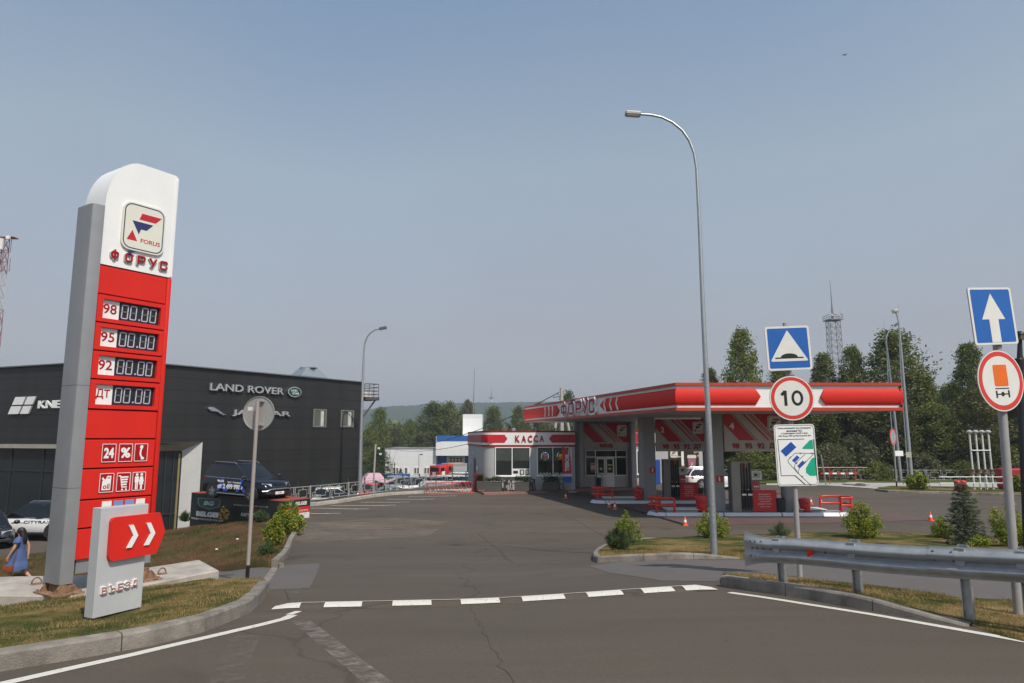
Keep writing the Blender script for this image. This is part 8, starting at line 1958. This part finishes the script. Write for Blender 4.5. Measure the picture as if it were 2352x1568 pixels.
# near bushes
LF_SP = mat_leaf("leaf_spirea", (.11, .165, .016), (.31, .35, .035), (.46, .34, .06), trans=.4); LF_MU = mat_leaf("leaf_mugo", (.018, .040, .014), (.055, .085, .022), (.10, .10, .03), trans=.1); LF_SPR = mat_leaf("leaf_spruce", (.022, .042, .014), (.065, .088, .028), trans=.1)
TWIG = mat("twig", (.13, .085, .05), .9)
def near_bush(name, px, base, top, wpx, label, leaf, kind, n=3200, ls=.035, seed=0, group="bushes on the verges", D=None):
    q = GT(px, base)
    if D: q = P(px, base, D)
    random.seed(seed + px); D = q.y; H = ZP(top, D) - q.z; W = wpx * D / 1568; t = thing(name, label, "bush", q, 0, group); tw = MB(); fb = MB(); ph = random.uniform(0, 9)
    stems = []; ns = 26 if kind == 'spirea' else 22
    for i in range(ns):
        a = random.uniform(0, 2 * PI); sp_ = random.random() ** .6; tipr = W / 2 * sp_ * (.9 if kind == 'spirea' else .95); k = math.sqrt(max(.05, 1 - (sp_ * .9) ** 2))
        hz = H * k * random.uniform(.72, 1.0); 
        if i == 0: tipr *= .15; hz = H
        tip = Vector((tipr * math.cos(a), tipr * math.sin(a), hz)); mid = Vector((tip.x * .62, tip.y * .62, hz * .5)); tw.tube([(tip.x * .05, tip.y * .05, 0), mid, tip], [.012, .007, .003], 4); stems.append((mid, tip))
    for i in range(n):
        mid, tip = random.choice(stems); f = random.random() ** .8
        c = (mid * .35).lerp(mid, f * 2) if f < .5 else mid.lerp(tip, (f - .5) * 2)
        c = c + gauss3(W * (.075 if f < .8 else .035)); c.z = max(.03, c.z)
        if kind == 'spirea': leaf_quad(fb, c, ls * random.uniform(.6, 1.25), .55)
        else:
            u = (tip - mid).normalized() + gauss3(.55); u = u.normalized() * ls * random.uniform(.8, 1.6); w_ = u.orthogonal().normalized() * ls * .10; fb.quad(c - w_, c + w_, c + u + w_ * .4, c + u - w_ * .4)
    tw.build("stems", TWIG, t); fb.build("foliage", leaf, t, fixn=False); return t
B = near_bush
B("spirea_bush", 1441, 1258, 1172, 76, "yellow green pointed bush behind the dark pine on the island's tip", LF_SP, 'spirea', 3600, .035)
B("mugo_pine", 1424, 1271, 1206, 70, "dark low mountain pine at the island's left tip", LF_MU, 'mugo', 5200, .055)
B("spirea_bush", 1640, 1240, 1166, 84, "yellow green bush directly behind the tall lamp post", LF_SP, 'spirea', 3600, .038)
B("mugo_pine", 1794, 1236, 1199, 54, "small dark pine left of the hump sign's post", LF_MU, 'mugo', 3000, .055)
B("spirea_bush", 1984, 1241, 1152, 102, "large round yellow green bush right of the hump sign's post", LF_SP, 'spirea', 5200, .042)
B("spirea_bush", 2166, 1240, 1186, 58, "small green bush left of the spruce", LF_SP, 'spirea', 2200, .04)
B("spirea_bush", 2330, 1262, 1140, 110, "tall loose bush behind the right sign post", LF_SP, 'spirea', 5200, .036)
B("spirea_bush", 2252, 1262, 1228, 60, "low pale bush at the foot of the spruce", LF_SP, 'spirea', 2000, .034)
B("spirea_bush", 660, 1232, 1146, 80, "bright yellow bush on the bank by the kerb in front of the podium", LF_SP, 'spirea', 4600, .055)
B("spirea_bush", 628, 1262, 1180, 56, "smaller yellow bush below the bright one on the bank", LF_SP, 'spirea', 3000, .05)
B("mugo_pine", 612, 1285, 1240, 50, "dark pine bush lowest on the bank by the kerb", LF_MU, 'mugo', 2800, .06)
B("mugo_pine", 598, 1199, 1171, 34, "dark pine bush against the podium's banner", LF_MU, 'mugo', 1600, .08, D=30.5)
B("spirea_bush", 514, 1195, 1160, 30, "sparse brownish bush in front of the podium's lettering", mat_leaf("leaf_brown", (.12, .10, .03), (.26, .20, .06), (.3, .16, .05)), 'spirea', 700, .06, D=32)
B("mugo_pine", 425, 1198, 1174, 36, "dark bush at the podium's left corner", LF_MU, 'mugo', 1600, .08, D=35)
B("spirea_bush", 2110, 1128, 1083, 64, "yellow green bush on the far verge by the lamps", LF_SP, 'spirea', 2600, .10)
B("spirea_bush", 2338, 1133, 1090, 44, "yellow green bush on the far verge right of the sign post", LF_SP, 'spirea', 2000, .10)
# spruce
q = GT(2221, 1256); D = q.y; H = ZP(1100, D) - q.z; W = 98 * D / 1568; random.seed(77); t = thing("spruce_sapling", "small dark spruce on the grass island behind the guard rail", "tree", q); tb = MB(); fb = MB(); tb.tube([(0, 0, 0), (0, 0, H)], [.05, .008], 8)
for i in range(17):
    z = H * (.06 + .90 * i / 17); rr = W / 2 * (1 - (z / H)) ** .85 + .04; nb_r = 7 if i < 12 else 5
    for k in range(nb_r):
        a = 2 * PI * k / nb_r + i * 1.3 + random.uniform(-.2, .2); L = rr * random.uniform(.75, 1.15); tip = Vector((math.cos(a) * L, math.sin(a) * L, z - L * .12 + random.uniform(0, .12))); tb.tube([(0, 0, z), tip], [.012, .004], 4); n = int(26 + 95 * L)
        for j in range(n):
            f = random.random() ** .7; c = Vector((0, 0, z)).lerp(tip, f) + gauss3(.025 + .05 * (1 - f) * L); u = (Vector((math.cos(a), math.sin(a), .15)) + gauss3(.6)).normalized() * .075; w_ = u.orthogonal().normalized() * .009; fb.quad(c - w_, c + w_, c + u + w_ * .3, c + u - w_ * .3)
tb.build("trunk", BARK, t); fb.build("crown", LF_SPR, t, fixn=False)

# ------------------------------------------------------------------ grass blades near the camera
def mat_blade(name, ca, cb, cc):
    m, n, b = _nodes(name); ge = n.nodes.new('ShaderNodeNewGeometry'); ns = n.nodes.new('ShaderNodeTexNoise'); ns.inputs['Scale'].default_value = .65; ns.inputs['Detail'].default_value = 5
    n.links.new(ge.outputs['Position'], ns.inputs['Vector']); ad = n.nodes.new('ShaderNodeMath'); ad.operation = 'MULTIPLY_ADD'; ad.inputs[1].default_value = .34
    n.links.new(ge.outputs['Random Per Island'], ad.inputs[0]); mu = n.nodes.new('ShaderNodeMath'); mu.operation = 'MULTIPLY_ADD'; mu.inputs[1].default_value = 2.5; mu.inputs[2].default_value = -.92; n.links.new(ns.outputs['Fac'], mu.inputs[0]); n.links.new(mu.outputs[0], ad.inputs[2])
    cr = n.nodes.new('ShaderNodeValToRGB'); e = cr.color_ramp.elements; e[0].position = .18; e[0].color = ca + (1,); e[1].position = .80; e[1].color = cc + (1,); k = e.new(.44); k.color = cb + (1,)
    n.links.new(ad.outputs[0], cr.inputs[0]); n.links.new(cr.outputs[0], b.inputs['Base Color']); b.inputs['Roughness'].default_value = .8; b.inputs['Specular IOR Level'].default_value = .2
    tr = n.nodes.new('ShaderNodeBsdfTranslucent'); n.links.new(cr.outputs[0], tr.inputs[0]); mx = n.nodes.new('ShaderNodeMixShader'); mx.inputs[0].default_value = .3; n.links.new(b.outputs[0], mx.inputs[1]); n.links.new(tr.outputs[0], mx.inputs[2]); n.links.new(mx.outputs[0], n.nodes['Material Output'].inputs[0]); return m
BLADE = mat_blade('grass_blade', (.055, .085, .017), (.24, .175, .06), (.42, .29, .13)); WEED = mat_blade('bank_weed', (.05, .075, .016), (.15, .095, .045), (.22, .115, .065))
def in_poly(x, y, ring):
    c = False; j = len(ring) - 1
    for i in range(len(ring)):
        if (ring[i][1] > y) != (ring[j][1] > y) and x < (ring[j][0] - ring[i][0]) * (y - ring[i][1]) / (ring[j][1] - ring[i][1]) + ring[i][0]: c = not c
        j = i
    return c
def grass(name, poly, hf, n, hmin, hmax, label, ymax=99, avoid=(), m=None):
    ring = [p[:2] for p in poly]; x0, x1 = max(-18, min(p[0] for p in ring)), min(16, max(p[0] for p in ring)); y0, y1 = min(p[1] for p in ring), min(ymax, max(p[1] for p in ring)); vs, fs = [], []; cnt = 0; tries = 0
    while cnt < n and tries < n * 12:
        tries += 1; x, y = random.uniform(x0, x1), random.uniform(y0, y1)
        if not in_poly(x, y, ring) or any(in_poly(x, y, a) for a in avoid): continue
        d = .5 + .9 * noise.noise((x * 1.4, y * 1.4, 0)) + .5 * noise.noise((x * 5, y * 5, 2))
        if random.random() > .35 + d * .7: continue
        z = hf(x, y) - .01; h = random.uniform(hmin, hmax) * (.6 + .8 * max(0, d)); a = random.uniform(0, 6.28); w = .002 + .002 * random.random() + y * .00016; l = Vector((random.gauss(0, .5), random.gauss(0, .5), 1)).normalized() * h
        k = len(vs); vs += [(x - w * math.cos(a), y - w * math.sin(a), z), (x + w * math.cos(a), y + w * math.sin(a), z), (x + l.x, y + l.y, z + l.z)]; fs.append((k, k + 1, k + 2)); cnt += 1
    me = bpy.data.meshes.new(name); me.from_pydata(vs, [], fs); o = link(name, me, m or BLADE); o['kind'] = 'stuff'; o['label'] = label; return o
random.seed(99)
plr = [(p.x, p.y) for p in plq]
grass("grass", V1, lv_h, 60000, .018, .06, "dry grass on the left verge around the entrance sign", avoid=(plr,))
grass("grass", RV, rv_h, 50000, .018, .06, "dry grass on the right verge under the guard rail")
grass("grass", IS, rough_h(0.10, 0.04, 0.9), 80000, .03, .085, "patchy grass on the island behind the guard rail", ymax=19)
grass("grass", V2, bank_h, 60000, .03, .11, "brownish weeds and grass on the bank below the podium", ymax=33, avoid=(plr,), m=WEED)
# litter: small white flecks
for i, (px, py) in enumerate([(1980, 1239), (545, 1247), (612, 1253), (497, 1271)]):
    qf = GT(px, py); t = thing("litter_scrap", ["white plastic scrap on the island behind the guard rail", "paper scrap on the bank left of the round sign's post", "paper scrap on the bank beside the pine bush", "paper scrap low on the bank near the pylon"][i], "litter", qf + Vector((0, 0, .14)), i, "litter scraps on the grass"); mb = MB(); s = .14 if i == 0 else .06
    mb.loft([[(s * math.cos(a) * k_, s * .6 * math.sin(a) * k_, z_ * s * (1 + .4 * math.sin(3 * a))) for a in [2 * PI * j / 9 for j in range(9)]] for k_, z_ in ((1, 0), (.8, .25), (.3, .4))]); mb.build("scrap", OFFW, t)

# ------------------------------------------------------------------ smoke haze in the air
allx = max(abs(min(xs)), max(xs), abs(min(ys)), max(ys)) + 50
hz = MB().box((0, 0, (160 - 12) / 2), (2 * allx, 2 * allx, 172)).build("haze", None); hz['kind'] = 'stuff'; hz['label'] = "thin smoke haze filling the air"
hm = bpy.data.materials.new("haze_air"); hm.use_nodes = True; hn = hm.node_tree; hn.nodes.clear(); ho = hn.nodes.new('ShaderNodeOutputMaterial'); hv = hn.nodes.new('ShaderNodeVolumePrincipled')
hv.inputs['Color'].default_value = (.80, .88, 1.0, 1); hv.inputs['Density'].default_value = .00048; hv.inputs['Anisotropy'].default_value = .2; hn.links.new(hv.outputs[0], ho.inputs['Volume']); hz.data.materials.append(hm)
